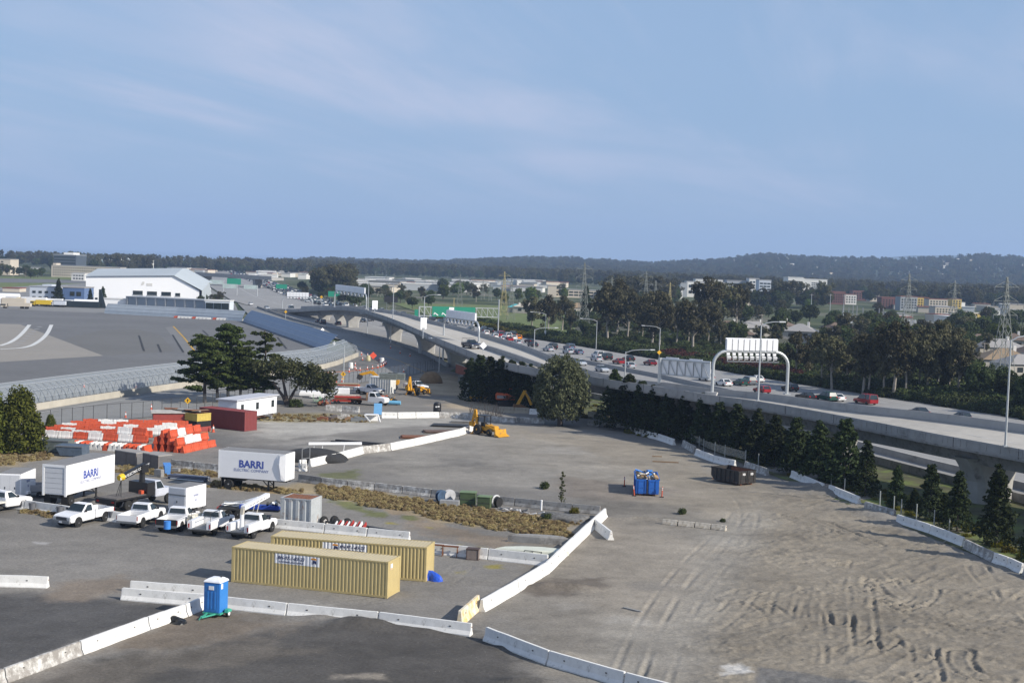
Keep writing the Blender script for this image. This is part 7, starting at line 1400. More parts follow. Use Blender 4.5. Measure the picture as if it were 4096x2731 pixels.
ga, gb = P(1338, 1228, 6.0), P(1465, 1236, 7.2); gantry('distant white sign gantry at the far end of the ramp', ga, gb, (H1(1173, ga), H1(1160, ga), H1(1138, ga)), 8)
ga, gb = P(1129, 1236, 0), P(1250, 1240, 0); gantry('small white sign gantry over the dense traffic', ga, gb, (H1(1194, ga), H1(1186, ga), H1(1168, ga)), 7)
a = P(2636, 1527, 6.4); b = P(2850, 1540, 6.6); t = E('braced_sign', 'wide white sign back with diagonal braces on one post by the freeway', 'sign', a, yaw(a, b)); Wb = 8.6; z0, z1 = px_h(1496, a), px_h(1430, a)
mb = MB(); mb.box(0.2, Wb, 0.1, 0.2, z0 + 0.05, z1); mb.build('sign_panel', sign_back, t)
for k in range(2): mb = MB(); mb.box(1.0 + k * 4.0, 3.2 + k * 4.0, 0.1, 0.18, z1, z1 + 0.18); mb.build('top_tab', sign_back, t)
mb = MB(); mb.beam((-0.3, 0, z0), (Wb, 0, z0), 0.16); mb.beam((-0.3, 0, z1 - 0.25), (Wb, 0, z1 - 0.25), 0.16); mb.build('chord', galv, t)
for k in range(6): mb = MB(); mb.beam((0.2 + k * 1.4, -0.05, z1 - 0.2), (1.4 + k * 1.4, -0.05, z0), 0.11); mb.build('diagonal_brace', galv, t); mb = MB(); mb.beam((0.2 + k * 1.4, 0.0, z1 - 0.2), (0.2 + k * 1.4, 0.0, z0), 0.08); mb.build('upright', galv_dark, t)
mb = MB(); mb.tube((0.05, 0, -0.3), (0.05, 0, z1), 0.28, n=10); mb.build('post', galv, t)
a = P(1994, 1269, 5.8); b = P(1676, 1262, 5.8); t = E('green_sign_truss', 'green freeway sign on a long steel truss across the far lanes', 'sign gantry', (a.x, a.y, 0), yaw(a, b)); L = (b - a).length; zt = 5.8 + 2.9
for zc in (5.8, zt): mb = MB(); mb.beam((0, 0, zc), (L, 0, zc), 0.22); mb.build('chord', galv, t)
for k in range(15): mb = MB(); x = L * k / 14; mb.beam((x, 0, 5.8), (x, 0, zt), 0.12); mb.beam((x, 0, 5.8), (min(L, x + L / 14), 0, zt), 0.10); mb.build('truss_web', galv, t)
mb = MB(); mb.tube((0, 0, 0), (0, 0, zt + 3.0), 0.22, n=8); mb.build('post', galv, t); mb = MB(); mb.tube((L, 0, 0), (L, 0, zt), 0.22, n=8); mb.build('post', galv, t)
green = M('sign_green', (0.01, 0.21, 0.13), 0.5, var=0.04); mb = MB(); x0, x1 = L * 0.30, L * 0.84; mb.box(x0, x1, 0.15, 0.25, 5.6, zt + 0.2); gp_ = mb.build('sign_panel', green, t)
mb = MB(); xs = L * 0.60; mb.prism([(xs - 0.8, zt), (xs + 0.8, zt), (xs + 0.9, zt - 0.7), (xs, zt - 1.2), (xs - 0.9, zt - 0.7)], 0.26, 0.28); mb.build('shield', white_paint, gp_)
for xx in (0.70, 0.80): mb = MB(); xa = L * xx; mb.beam((xa - 0.9, 0.28, 6.0), (xa + 0.3, 0.28, 6.9), 0.02, 0.28); mb.beam((xa + 0.3, 0.28, 6.9), (xa + 0.5, 0.28, 6.2), 0.02, 0.25); mb.build('arrow', white_paint, gp_)
for lab, x0, x1, yt, yb, yg, z in (('square white sign back on the ramp, left of the green sign', 1679, 1707, 1270, 1316, 1345, 7.3), ('square white sign back at the far bend of the ramp', 1487, 1511, 1202, 1238, 1252, 7.8)):
	a = P((x0 + x1) / 2, yg, z); w = (x1 - x0) * a.y / FPX; t = E('square_sign', lab, 'sign', a, 0.5); z0, z1 = px_h(yb, a), px_h(yt, a)
	for k in range(3): mb = MB(); mb.box(-w / 2 + k * w / 3 + 0.03, -w / 2 + (k + 1) * w / 3 - 0.03, 0, 0.15, z0 + (0.25 if k == 1 else 0), z1); mb.build('sign_slat', sign_back, t)
	mb = MB(); mb.tube((0, 0.2, -0.5), (0, 0.2, z1 * 0.8), 0.12, n=8); mb.tube((-w * 0.2, 0.2, z1 * 0.6), (0, 0.2, z1 * 0.85), 0.06, n=6); mb.tube((w * 0.2, 0.2, z1 * 0.6), (0, 0.2, z1 * 0.85), 0.06, n=6); mb.build('post', galv, t)
for lab, x, y, w, h, yb, m in (('dark billboard among the trees behind the ramp', 1562, 1197, 5.5, 2.4, 1262, black_paint), ('distant green sign before the trees', 1125, 1146, 6.5, 2.6, 1172, green), ('distant green sign left of the far gantry', 1337, 1176, 6.5, 2.8, 1205, green), ('small green sign at the far freeway edge', 1665, 1253, 1.5, 3.0, 1265, green), ('distant green sign on the far overpass', 935, 1126, 9, 4, 1150, green)):
	a = P(x, yb + 8); t = E('road_sign', lab, 'sign', a, 0.2); z = px_h(y, a); mb = MB(); mb.box(-w / 2, w / 2, -0.1, 0.1, z - h / 2, z + h / 2); mb.build('sign_panel', m, t); mb = MB(); mb.tube((-w * 0.3, 0.15, 0), (-w * 0.3, 0.15, z), 0.12, n=6); mb.build('post', galv_dark, t); mb = MB(); mb.tube((w * 0.3, 0.15, 0), (w * 0.3, 0.15, z), 0.12, n=6); mb.build('post', galv_dark, t)
for i, (x0, x1, y0, y1) in enumerate([(838, 892, 1120, 1136), (890, 945, 1136, 1153), (975, 1027, 1140, 1156)]):
	a = P((x0 + x1) / 2, y1 + 28); z0, z1 = px_h(y1, a), px_h(y0, a); w = (x1 - x0) * a.y / FPX; t = E('sign_gantry', ['far pale gantry panel, left of three over the traffic', 'far pale gantry panel, middle of three over the traffic', 'far pale gantry panel, right of three over the traffic'][i], 'sign gantry', a, 0)
	mb = MB(); mb.box(-w / 2, w / 2, -0.2, 0.2, z0, z1); mb.build('sign_panel', M('pale_green_panel', (0.42, 0.50, 0.48), 0.6, var=0.2, scale=0.5), t); mb = MB(); mb.tube((w / 2 + 0.3, 0, 0), (w / 2 + 0.3, 0, z1), 0.25, n=6); mb.build('post', galv, t)
a, b = P(805, 1136), P(1110, 1156); zt_ = 6.5; mb = MB(); L = (b - a).length
t = E('far_overpass', 'distant concrete overpass crossing the freeway behind the traffic', 'overpass', a, yaw(a, b)); mb.box(0, L, -5, 5, 6.0, 7.8); mb.build('deck', concrete, t)
for k in (0.08, 0.42, 0.75): mb = MB(); mb.box(L * k - 1.5, L * k + 1.5, -3, 3, 0, 6.0); mb.build('pier', concrete, t)
mb = MB(); mb.box(0, L, -5.2, -5.0, 7.0, 8.8); mb.build('parapet', concrete, t)
# cars
def car(kind):
	t = E('car', 'car', 'car', (0, 0, 0)); L, Wd, H, zh = {'sedan': (4.6, 0.88, 1.43, 0.92), 'suv': (4.7, 0.93, 1.78, 1.05), 'hatch': (4.1, 0.85, 1.50, 0.95), 'van': (5.1, 0.98, 1.95, 1.05)}[kind]; h = L / 2
	lo = [(-h, 0.42), (-h + 0.02, zh - 0.08), (-h + 0.12, zh), (h * 0.45, zh), (h - 0.25, zh - 0.16), (h, zh - 0.35), (h, 0.40), (h - 0.1, 0.28), (-h + 0.1, 0.28)]
	mb = MB(); mb.prism(lo, -Wd, Wd); b = mb.build('body', car_paint, t, bev=0.09); b['paint'] = 1
	rb, rf_ = {'sedan': (-h + 0.55, 0.55), 'suv': (-h + 0.08, 0.75), 'hatch': (-h + 0.1, 0.6), 'van': (-h + 0.08, 1.0)}[kind]; tb_, tf = {'sedan': (-h + 1.25, -0.1), 'suv': (-h + 0.35, 0.1), 'hatch': (-h + 0.55, 0.0), 'van': (-h + 0.25, 0.3)}[kind]; wt = Wd - 0.22
	def hx(x0, x1, u0, u1, wa, wb, za, zb, name, m, paint=False):
		mb = MB(); mb.hexa([(x0, -wa, za), (x1, -wa, za), (x1, wa, za), (x0, wa, za), (u0, -wb, zb), (u1, -wb, zb), (u1, wb, zb), (u0, wb, zb)]); o = mb.build(name, m, t);
		if paint: o['paint'] = 1
	hx(rb, rf_ + 0.35, tb_, tf, Wd - 0.05, wt, zh - 0.02, H - 0.05, 'windows', glass_dark); hx(tb_ - 0.02, tf + 0.05, tb_ + 0.08, tf - 0.08, wt + 0.02, wt - 0.08, H - 0.055, H, 'roof', car_paint, True)
	for s in (-1, 1):
		k = (tb_ + tf) / 2; mb = MB(); mb.beam((k - 0.02, s * (Wd - 0.03), zh - 0.02), (k, s * (wt + 0.015), H - 0.04), 0.08); mb.beam((rb + 0.1, s * (Wd - 0.04), zh - 0.02), (tb_ + 0.08, s * wt, H - 0.04), 0.16); o = mb.build('pillar', car_paint, t); o['paint'] = 1
		for x in (h * 0.62, -h * 0.58): mb = MB(); mb.tube((x, s * (Wd - 0.22), 0.33), (x, s * (Wd + 0.005), 0.33), 0.33, n=12); mb.build('wheel', black_rubber, t)
		mb = MB(); mb.obox((-h + 0.03, s * (Wd - 0.2), zh - 0.16), (0.12, 0.3, 0.18)); mb.build('tail_light', lamp_red, t); mb = MB(); mb.obox((h - 0.06, s * (Wd - 0.22), zh - 0.38), (0.14, 0.34, 0.14)); mb.build('headlight', lamp_clear, t)
	return t
KINDS = {k: car(k) for k in ('sedan', 'suv', 'hatch', 'van')}
bpy.context.view_layer.update()
for k in KINDS.values(): proto(k)
CC = {'white': (0.74, 0.74, 0.74), 'silver': (0.40, 0.43, 0.47), 'black': (0.015, 0.015, 0.018), 'dark': (0.03, 0.035, 0.05), 'red': (0.28, 0.015, 0.02), 'dark red': (0.14, 0.01, 0.02), 'orange': (0.75, 0.24, 0.01), 'green': (0.02, 0.07, 0.055), 'grey': (0.15, 0.165, 0.18), 'blue grey': (0.12, 0.16, 0.24)}
_first = {k: True for k in KINDS}
def put_car(kind, colr, p, rz, label, group):
	t = KINDS[kind]
	if _first[kind]: _first[kind] = False; t.location = p; t.rotation_euler = (0, 0, rz); [setattr(c, 'color', (*CC[colr], 1)) for c in KIDS[t.name] if c.get('paint')]; t['label'] = label; t['group'] = group; return t
	return dup(t, p, rz, label, group, CC[colr])
def fdir(p):
	q = closest([Vector((a.x, a.y, 0)) for a in farp], p); i = min(range(len(farp)), key=lambda j: (farp[j] - q).length); a, b = farp[max(0, i - 1)], farp[min(len(farp) - 1, i + 1)]; return math.atan2(b.y - a.y, b.x - a.x)
cars = [(1942, 1338, 'hatch', 'white'), (1934, 1330, 'suv', 'dark'), (1958, 1332, 'suv', 'black'), (1977, 1352, 'hatch', 'white'), (1999, 1346, 'van', 'red'), (2008, 1362, 'sedan', 'white'), (2028, 1351, 'suv', 'white'), (2033, 1364, 'sedan', 'red'), (2050, 1345, 'suv', 'black'), (2050, 1358, 'sedan', 'white'), (2069, 1357, 'hatch', 'orange'), (2067, 1377, 'sedan', 'silver'), (2118, 1371, 'sedan', 'black'), (2131, 1386, 'sedan', 'dark'), (2194, 1404, 'sedan', 'silver'), (2207, 1396, 'suv', 'black'), (2276, 1398, 'suv', 'blue grey'), (2273, 1414, 'sedan', 'silver'), (2311, 1416, 'sedan', 'blue grey'), (2386, 1444, 'sedan', 'silver'), (2390, 1430, 'suv', 'white'), (2424, 1438, 'suv', 'black'), (2475, 1455, 'sedan', 'red'), (2514, 1443, 'sedan', 'black'), (2516, 1471, 'sedan', 'silver'), (2600, 1460, 'sedan', 'dark red'),
		(2825, 1522, 'suv', 'silver'), (2800, 1510, 'sedan', 'dark'), (2894, 1542, 'sedan', 'white'), (2962, 1541, 'hatch', 'green'), (2990, 1537, 'suv', 'grey'), (3024, 1526, 'sedan', 'white'), (3047, 1571, 'hatch', 'red'), (3159, 1563, 'hatch', 'black'), (3222, 1597, 'sedan', 'black'), (3304, 1602, 'suv', 'green'), (3340, 1602, 'sedan', 'white'), (3462, 1615, 'van', 'red'), (3672, 1660, 'sedan', 'dark'), (3840, 1682, 'hatch', 'dark')]
seen = {}
for x, y, k, c in cars:
	p = P(x, y, 0.1); nm = {'hatch': 'hatchback', 'suv': 'SUV', 'van': 'van', 'sedan': 'sedan'}[k]; key = (c, nm); seen[key] = seen.get(key, 0) + 1; n_ = sum(1 for q in cars if q[2] == k and q[3] == c)
	lab = f'{c} {nm} driving away on the freeway' + (f', {ORD[seen[key] - 1]} of its kind from the left' if n_ > 1 else ' behind the ramp')
	o = put_car(k, c, (p.x, p.y, 0.09), fdir(p), lab, 'cars on the freeway')
for i, (x, y) in enumerate([(2321, 1460), (2408, 1486)]): p = P(x, y, 0.1); put_car('sedan', 'silver', (p.x, p.y, 0.09), fdir(p) + math.pi, ['silver sedan coming towards the camera, left of two beside the ramp', 'silver sedan coming towards the camera, right of two beside the ramp'][i], 'oncoming cars')
for i, (x, y, c) in enumerate([(1440, 1276, 'dark'), (1453, 1288, 'black'), (1482, 1284, 'dark'), (1543, 1304, 'black'), (1339, 1260, 'silver'), (1273, 1290, 'dark'), (1290, 1296, 'black'), (1352, 1300, 'dark')]): p = P(x, y, 0.1); put_car('sedan' if i % 2 else 'suv', c, (p.x, p.y, 0.09), fdir(p) + (math.pi if i < 5 else 0), f'{c} car, {ORD[i]} of those seen between the ramp piers', 'cars between the piers')
for i, (x, y, c, k) in enumerate([(1003, 1220, 'white', 'hatch'), (925, 1236, 'dark', 'sedan'), (1166, 1240, 'grey', 'van'), (1067, 1236, 'silver', 'sedan')]): p = P(x, y, 0.1); put_car(k, c, (p.x, p.y, 0.09), fdir(p) + math.pi, f'{c} {k} on the slip road left of the far ramp end', 'cars on the slip road')
p = P(1883, 1393, 6.3); bt = pickup('dark blue pickup with a ladder rack driving on the ramp', (p.x, p.y, 6.28), math.radians(-65), rack=True, group='truck on the ramp', paint=M('navy_paint', (0.02, 0.03, 0.06), 0.3))
SM = {}
for kind, (L, H) in {'sedan': (4.6, 1.45), 'suv': (4.8, 1.8), 'van': (5.5, 2.3)}.items():
	mb = MB(); mb.prism([(-L / 2, 0.35), (-L / 2, 0.95), (L * 0.25, 0.95), (L / 2, 0.75), (L / 2, 0.35)], -0.9, 0.9, 0); mb.hexa([(-L * 0.42, -0.85, 0.95), (L * 0.22, -0.85, 0.95), (L * 0.22, 0.85, 0.95), (-L * 0.42, 0.85, 0.95), (-L * 0.3, -0.68, H), (L * 0.04, -0.68, H), (L * 0.04, 0.68, H), (-L * 0.3, 0.68, H)], 1); mb.box(-L * 0.3, L * 0.04, -0.66, 0.66, H, H + 0.03, 0); mb.box(-L * 0.35, L * 0.35, -0.88, 0.88, 0.05, 0.35, 2)
	o = mb.build('distant_car', [car_paint, glass_dark, black_rubber]); SM[kind] = o.data; bpy.data.objects.remove(o)
q = random.Random(5); fl = [p for p in farp if p.y > 480]; cnt = 0; names = list(CC)
for lane in range(11):
	path = resample([Vector((p.x, p.y, 0)) for p in offs(fl, 4.8 + 3.66 * lane + (4 if lane > 5 else 0))], 1.0); s = q.uniform(0, 20)
	while s < len(path) - 2 and cnt < 290:
		a, b = path[int(s)], path[int(s) + 1]; c = q.choices(['white', 'silver', 'dark', 'black', 'red', 'grey', 'blue grey'], [5, 4, 4, 4, 1, 2, 1])[0]; k = q.choices(['sedan', 'suv', 'van'], [6, 4, 1])[0]
		o = bpy.data.objects.new('distant_car', SM[k]); COL.objects.link(o); o.location = (a.x, a.y, 0.09); o.rotation_euler = (0, 0, math.atan2(b.y - a.y, b.x - a.x) + (math.pi if lane > 5 else 0)); o.color = (*CC[c], 1); cnt += 1
		key = (c, k, lane); seen[key] = seen.get(key, 0) + 1; tag(o, f'{ORD[min(29, seen[key] - 1)]} nearest {c} {k} in lane {lane + 1} from the trees, distant traffic', 'car', 'dense traffic beyond the ramp'); s += q.uniform(12, 24) if 600 < a.y < 1080 else q.uniform(20, 60)
# trees
def leaves(name, cen, rad, per, size, mat, seed, flat=1.0, droop=0.0):
	"""a crown: clumps (centres, radii), each a cloud of small leaf faces"""
	g = np.random.RandomState(seed); cen = np.array(cen, float); rad = np.array(rad, float); n_ = len(cen) * per
	c = np.repeat(cen, per, 0); r = np.repeat(rad, per); d = g.normal(size=(n_, 3)); d /= np.linalg.norm(d, axis=1)[:, None] + 1e-9
	off = d * (r * g.uniform(0.35, 1.0, n_) ** 0.6)[:, None]; off[:, 2] *= flat; p = c + off
	nrm = d * 0.8 + g.normal(size=(n_, 3)) * 0.7 + np.array([0, 0, 0.35]); nrm /= np.linalg.norm(nrm, axis=1)[:, None]
	a = np.cross(nrm, g.normal(size=(n_, 3))); a[:, 2] -= droop; a /= np.linalg.norm(a, axis=1)[:, None] + 1e-9; b = np.cross(nrm, a)
	s = (size * g.uniform(0.6, 1.3, n_))[:, None]; a = a * s; b = b * s * 0.62
	co = np.stack([p - a - b * 0.3, p - b * 0.9, p + a + b * 0.2, p + b], 1).reshape(-1, 3).astype(np.float32)
	me = bpy.data.meshes.new(name); me.vertices.add(len(co)); me.vertices.foreach_set('co', co.ravel()); me.loops.add(len(co)); me.loops.foreach_set('vertex_index', np.arange(len(co), dtype=np.int32)); me.polygons.add(n_); me.polygons.foreach_set('loop_start', np.arange(0, n_ * 4, 4, dtype=np.int32)); me.update(calc_edges=True); me.materials.append(mat); return me
def trunk_mesh(name, limbs, mat):
	mb = MB()
	for pts, r0, r1 in limbs: mb.path(pts, r0, 7, 0, r1)
	o = mb.build(name, mat, fix=False); d = o.data; bpy.data.objects.remove(o); return d
bark = M('bark', (0.075, 0.06, 0.05), 0.9, var=0.3, scale=3); bark_pale = M('pale_bark', (0.30, 0.27, 0.23), 0.85, var=0.3, scale=2)
LM = {'euc': leafmat('eucalyptus_leaf', (0.040, 0.043, 0.022), (0.135, 0.125, 0.068)), 'round': leafmat('broad_leaf', (0.022, 0.036, 0.013), (0.085, 0.105, 0.035)), 'bright': leafmat('bright_leaf', (0.05, 0.08, 0.012), (0.13, 0.17, 0.03)), 'pine': leafmat('pine_needle', (0.014, 0.026, 0.010), (0.085, 0.105, 0.028)), 'con': leafmat('young_conifer_needle', (0.012, 0.022, 0.010), (0.045, 0.060, 0.020)), 'weep': leafmat('weeping_leaf', (0.030, 0.036, 0.019), (0.120, 0.125, 0.066)), 'cyp': leafmat('cypress_leaf', (0.03, 0.05, 0.01), (0.16, 0.18, 0.03)), 'red': leafmat('red_shrub_leaf', (0.035, 0.014, 0.012), (0.095, 0.032, 0.025)), 'oak': leafmat('olive_leaf', (0.025, 0.032, 0.014), (0.11, 0.115, 0.048)), 'yel': leafmat('yellow_shrub_leaf', (0.06, 0.065, 0.008), (0.18, 0.16, 0.02))}
TREE = {}
def mk_tree(key, h, limbs, cen, rad, per, size, lm, bm_, seed, flat=1.0, droop=0.0): TREE[key] = (h, trunk_mesh('trunk', limbs, bm_), leaves('crown', cen, rad, per, size, LM[lm], seed, flat, droop))
for v in range(3):                                    # eucalyptus
	q = random.Random(100 + v); limbs = [([(0, 0, 0), (0.3, 0.1, 4), (0.1, 0.3, 8), (0.4, 0, 12)], 0.35, 0.12)]; cen = []; rad = []
	for i in range(12):
		a = i * 2.4 + q.random(); z0 = q.uniform(3.5, 9.5); R_ = q.uniform(1.6, 3.8) * (1 - abs(z0 - 8) / 14); e = (math.cos(a) * R_, math.sin(a) * R_, z0 + q.uniform(1.5, 4)); limbs.append(([(0.2, 0.1, z0), (e[0] * 0.5, e[1] * 0.5, (z0 + e[2]) / 2 + 0.3), e], 0.12, 0.03))
		for k in range(6): cen.append((e[0] + q.gauss(0, 0.9), e[1] + q.gauss(0, 0.9), e[2] + q.gauss(0, 0.9))); rad.append(q.uniform(0.6, 1.15))
	for k in range(8): cen.append((q.gauss(0.3, 0.9), q.gauss(0, 0.9), 12.5 + q.gauss(0, 0.9))); rad.append(q.uniform(0.7, 1.1))
	mk_tree(f'euc{v}', 14, limbs, cen, rad, 60, 0.34, 'euc', bark_pale, v, 1.0, 0.6)
for v in range(3):                                    # broadleaf
	for key, lm in (('round', 'round'), ('bright', 'bright')):
		if key == 'bright' and v: continue
		q = random.Random(200 + v); cen = []; rad = []
		for i in range(70):
			u = Vector((q.gauss(0, 1), q.gauss(0, 1), q.gauss(0, 1))).normalized() * q.uniform(0.5, 1) ; cen.append((u.x * 3.6, u.y * 3.6, 6.2 + u.z * (3.4 if v else 4.2))); rad.append(q.uniform(0.7, 1.3))
		mk_tree(f'{key}{v}', 10, [([(0, 0, 0), (0.1, 0, 2.5), (0, 0.2, 6)], 0.3, 0.1), ([(0, 0, 2.5), (1.5, 0.5, 5)], 0.14, 0.05), ([(0, 0, 2.8), (-1.4, 0.9, 5.5)], 0.14, 0.05)], cen, rad, 55, 0.36, lm, bark, 20 + v)
for v in range(3):                                    # dark pines with flat layered boughs
	q = random.Random(300 + v); limbs = [([(0, 0, 0), (0.15, 0, 4), (-0.1, 0.1, 8), (0.1, 0, 12.4)], 0.3, 0.06)]; cen = []; rad = []; n_ = (34, 38, 17)[v]
	for i in range(n_):
		z = 3.2 + 9.0 * i / n_; R_ = (4.8 if v < 2 else 3.0) * (1 - ((z - 3.0) / 10.5) ** 1.5) * q.uniform(0.55, 1.05) + 0.5; a = i * 2.39996 + q.uniform(-0.3, 0.3); e = Vector((math.cos(a) * R_, math.sin(a) * R_, z + 0.25 * R_ * q.uniform(0.1, 0.8)))
		limbs.append(([(0, 0, z - 0.3), tuple(e * 0.5 + Vector((0, 0, z * 0.5 - 0.1))), tuple(e)], 0.06, 0.02))
		for k in range(5 if v < 2 else 3): f_ = q.uniform(0.3, 1.05); cen.append((e.x * f_ + q.gauss(0, 0.3), e.y * f_ + q.gauss(0, 0.3), z + (e.z - z) * f_ + q.gauss(0, 0.12))); rad.append(q.uniform(0.55, 0.95) * (0.8 if v == 2 else 1))
	mk_tree(f'pine{v}', 12.8, limbs, cen, rad, 66, 0.27, 'pine', bark, 30 + v, 0.42)
for v in range(3):                                    # narrow young conifers
	q = random.Random(400 + v); limbs = [([(0, 0, 0), (0, 0, 6.6)], 0.11, 0.02)]; cen = []; rad = []
	for i in range(60):
		z = 0.5 + 6.0 * (i / 60) ** 0.9; R_ = (1.55 * (1 - z / 7.1) + 0.08) * q.uniform(0.5, 1.1); a = i * 2.39996; cen.append((math.cos(a) * R_, math.sin(a) * R_, z + q.gauss(0, 0.1))); rad.append(0.22 + 0.42 * (1 - z / 7) * q.uniform(0.7, 1.3))
	mk_tree(f'con{v}', 6.8, limbs, cen, rad, 48, 0.17, 'con', bark, 40 + v, 0.8, 0.3)
q = random.Random(500); cen = []; rad = []            # the big weeping tree
for i in range(170):
	u = Vector((q.gauss(0, 1), q.gauss(0, 1), q.gauss(0, 1))).normalized(); f_ = q.uniform(0.7, 1.0); z = 5.6 + u.z * 4.8 * f_; R_ = 4.4 * f_ * math.hypot(u.x, u.y) ** 0.7 * (1.0 if z < 7 else 1 - (z - 7) / 12); a = math.atan2(u.y, u.x); cen.append((math.cos(a) * R_, math.sin(a) * R_ * 0.9, max(0.9, z))); rad.append(q.uniform(0.6, 1.2))
mk_tree('weep', 10.8, [([(0, 0, 0), (0.2, 0, 3), (0, 0.2, 7)], 0.5, 0.15), ([(0, 0, 2), (2, 0.5, 6)], 0.2, 0.06), ([(0, 0, 2), (-2, 0.4, 6)], 0.2, 0.06)], cen, rad, 85, 0.24, 'weep', bark, 50, 1.25, 0.9)
q = random.Random(600); cen = []; rad = []; limbs = [([(0, 0, 0), (-0.5, 0, 1.2), (-1.8, 0.1, 3.2)], 0.28, 0.12), ([(0, 0, 0), (-0.2, 0, 1.5), (-0.6, 0, 3.6)], 0.26, 0.12), ([(0, 0, 0.2), (0.7, 0, 1.9), (1.4, 0.2, 3.4)], 0.22, 0.09)]
for i in range(80): x = q.uniform(-4.0, 5.2); cen.append((x, q.uniform(-2.0, 2.0), 4.4 - 0.16 * x + q.uniform(-1.0, 1.5) - 0.02 * x * x)); rad.append(q.uniform(0.6, 1.1))
mk_tree('oak', 6.5, limbs, cen, rad, 70, 0.2, 'oak', bark, 60)
q = random.Random(700); cen = []; rad = []            # full bushy cypress down to the ground
for i in range(150):
	z = 0.3 + 5.4 * q.random() ** 1.1; R_ = 3.2 * (1 - z / 6.6) ** 0.8 * q.uniform(0.6, 1.0); a = q.uniform(0, 6.28); cen.append((math.cos(a) * R_, math.sin(a) * R_, z)); rad.append(q.uniform(0.4, 0.8))
mk_tree('cyp', 6.2, [([(0, 0, 0), (0, 0, 5)], 0.25, 0.05)], cen, rad, 75, 0.17, 'cyp', bark, 70, 1.6)
mk_tree('sapling', 3, [([(0, 0, 0), (0.05, 0, 1.5), (0, 0, 2.9)], 0.03, 0.01)], [(0.12 * math.sin(i * 2.3), 0.12 * math.cos(i * 2.3), 0.35 + 0.28 * i) for i in range(10)], [0.30, 0.26, 0.22, 0.24, 0.16, 0.2, 0.14, 0.16, 0.17, 0.1], 26, 0.10, 'oak', bark, 71)
LM['straw'] = leafmat('dry_grass_blade', (0.20, 0.15, 0.08), (0.42, 0.33, 0.17))
for key, lm in (('strawtuft', 'straw'), ('shrub', 'round'), ('redshrub', 'red'), ('yelshrub', 'yel')):
	q = random.Random(800); cen = []; rad = []
	for i in range(26): u = Vector((q.gauss(0, 1), q.gauss(0, 1), abs(q.gauss(0, 0.8)))).normalized() * q.uniform(0.5, 1); cen.append((u.x * 1.5, u.y * 1.5, 0.4 + u.z * 1.6)); rad.append(q.uniform(0.4, 0.8))
	mk_tree(key, 2.4, [([(0, 0, 0), (0.1, 0, 1.2)], 0.08, 0.03)], cen, rad, 40, 0.22, lm, bark, 80)
_tn = {}
def tree(kind, p, h, label, group, cat='tree', wide=1.0, name=None):
	H_, tm, cm = TREE[kind]; t = E(name or 'tree', label, cat, p, rnd.uniform(0, 6.28), group); s = h / H_; t.scale = (s * wide, s * wide, s)
	for nm, d in (('trunk', tm), ('crown', cm)): o = bpy.data.objects.new(nm, d); COL.objects.link(o); o.parent = t
	return t
def vtree(kind, x, yb, yt, label, group, **k): p = V(x, yb); return tree(kind, p, px_h(yt / 0.574219, p), label, group, **k)
def nth(key): _tn[key] = _tn.get(key, 0) + 1; return ORD[_tn[key] - 1] if _tn[key] <= 30 else f'number {_tn[key]}'
bases = [(1330, 962), (1408, 982), (1610, 1024), (1825, 1090), (1985, 1138), (2135, 1196), (2290, 1258), (2420, 1310)]
def by(x):
	for (a, ya), (b, yb) in zip(bases, bases[1:]):
		if x <= b: return ya + (yb - ya) * (x - a) / (b - a)
	return 1310
for i, (x, yt) in enumerate([(1408, 848), (1441, 856), (1470, 872), (1500, 884), (1532, 898), (1568, 905), (1612, 903), (1650, 920), (1690, 925), (1735, 938), (1777, 950), (1825, 955), (1880, 965), (1938, 957), (1987, 1008), (2058, 1068), (2135, 1062), (2198, 1078), (2288, 1066), (2390, 1110)]):
	vtree(f'con{i % 3}', x, by(x), yt, f'{ORD[i]} young conifer from the left in the row before the ramp', 'conifer row before the ramp', wide=1.12 if i > 13 else 1.3)
for i, (x, yt) in enumerate([(1424, 872), (1456, 885), (1486, 900), (1516, 915), (1550, 922), (1590, 930), (1630, 938), (1670, 945), (1712, 955), (1756, 968), (1800, 985), (1850, 990), (1908, 1000), (1962, 1040), (2100, 1120), (2166, 1130)]):
	vtree(f'con{(i + 1) % 3}', x, by(x) - 10, yt, f'{ORD[i]} shorter conifer from the left behind the row before the ramp', 'conifer row before the ramp', wide=1.5)
for i, (x, yb, yt) in enumerate([(1078, 918, 822), (1100, 922, 812), (1124, 926, 816), (1148, 928, 818), (1172, 931, 824), (1196, 934, 828), (1218, 937, 836), (1236, 940, 842)]): vtree(f'con{i % 3}', x, yb, yt, f'{ORD[i]} conifer from the left in the clump behind the orange excavator', 'conifers behind the excavator', wide=1.25)
vtree('weep', 1286, 978, 815, 'big dark weeping tree in the middle of the yard', None, wide=0.92)
for i, (k, x, yb, yt, w) in enumerate([('pine0', 470, 926, 766, 1.2), ('pine1', 524, 922, 738, 0.95), ('pine0', 552, 924, 792, 1.25), ('pine2', 606, 918, 752, 1.2), ('pine0', 500, 925, 806, 1.5), ('pine1', 582, 924, 822, 1.5)]): vtree(k, x, yb, yt, ['dark layered pine, leftmost of the group behind the office trailer', 'tallest dark pine of the group behind the office trailer', 'low dark pine leaning right in the group behind the office trailer', 'thin sparse pine right of the dark pines', 'low broad pine filling the middle of the group behind the office trailer', 'low broad pine joining the group to the spreading tree'][i], 'pines behind the office trailer', wide=w)
p = V(660, 930); t = tree('oak', p, px_h(822 / 0.574219, p), 'spreading tree with bare forked trunks right of the pines', None, wide=1.22); t.rotation_euler.z = 0
vtree('cyp', 42, 1036, 893, 'large bushy cypress at the left edge before the frontage road', None, wide=0.95); vtree('cyp', -20, 1036, 900, 'bushy cypress cut by the left edge', None, wide=0.9); vtree('cyp', 116, 990, 952, 'small bushy cypress right of the large one', None, wide=0.9)
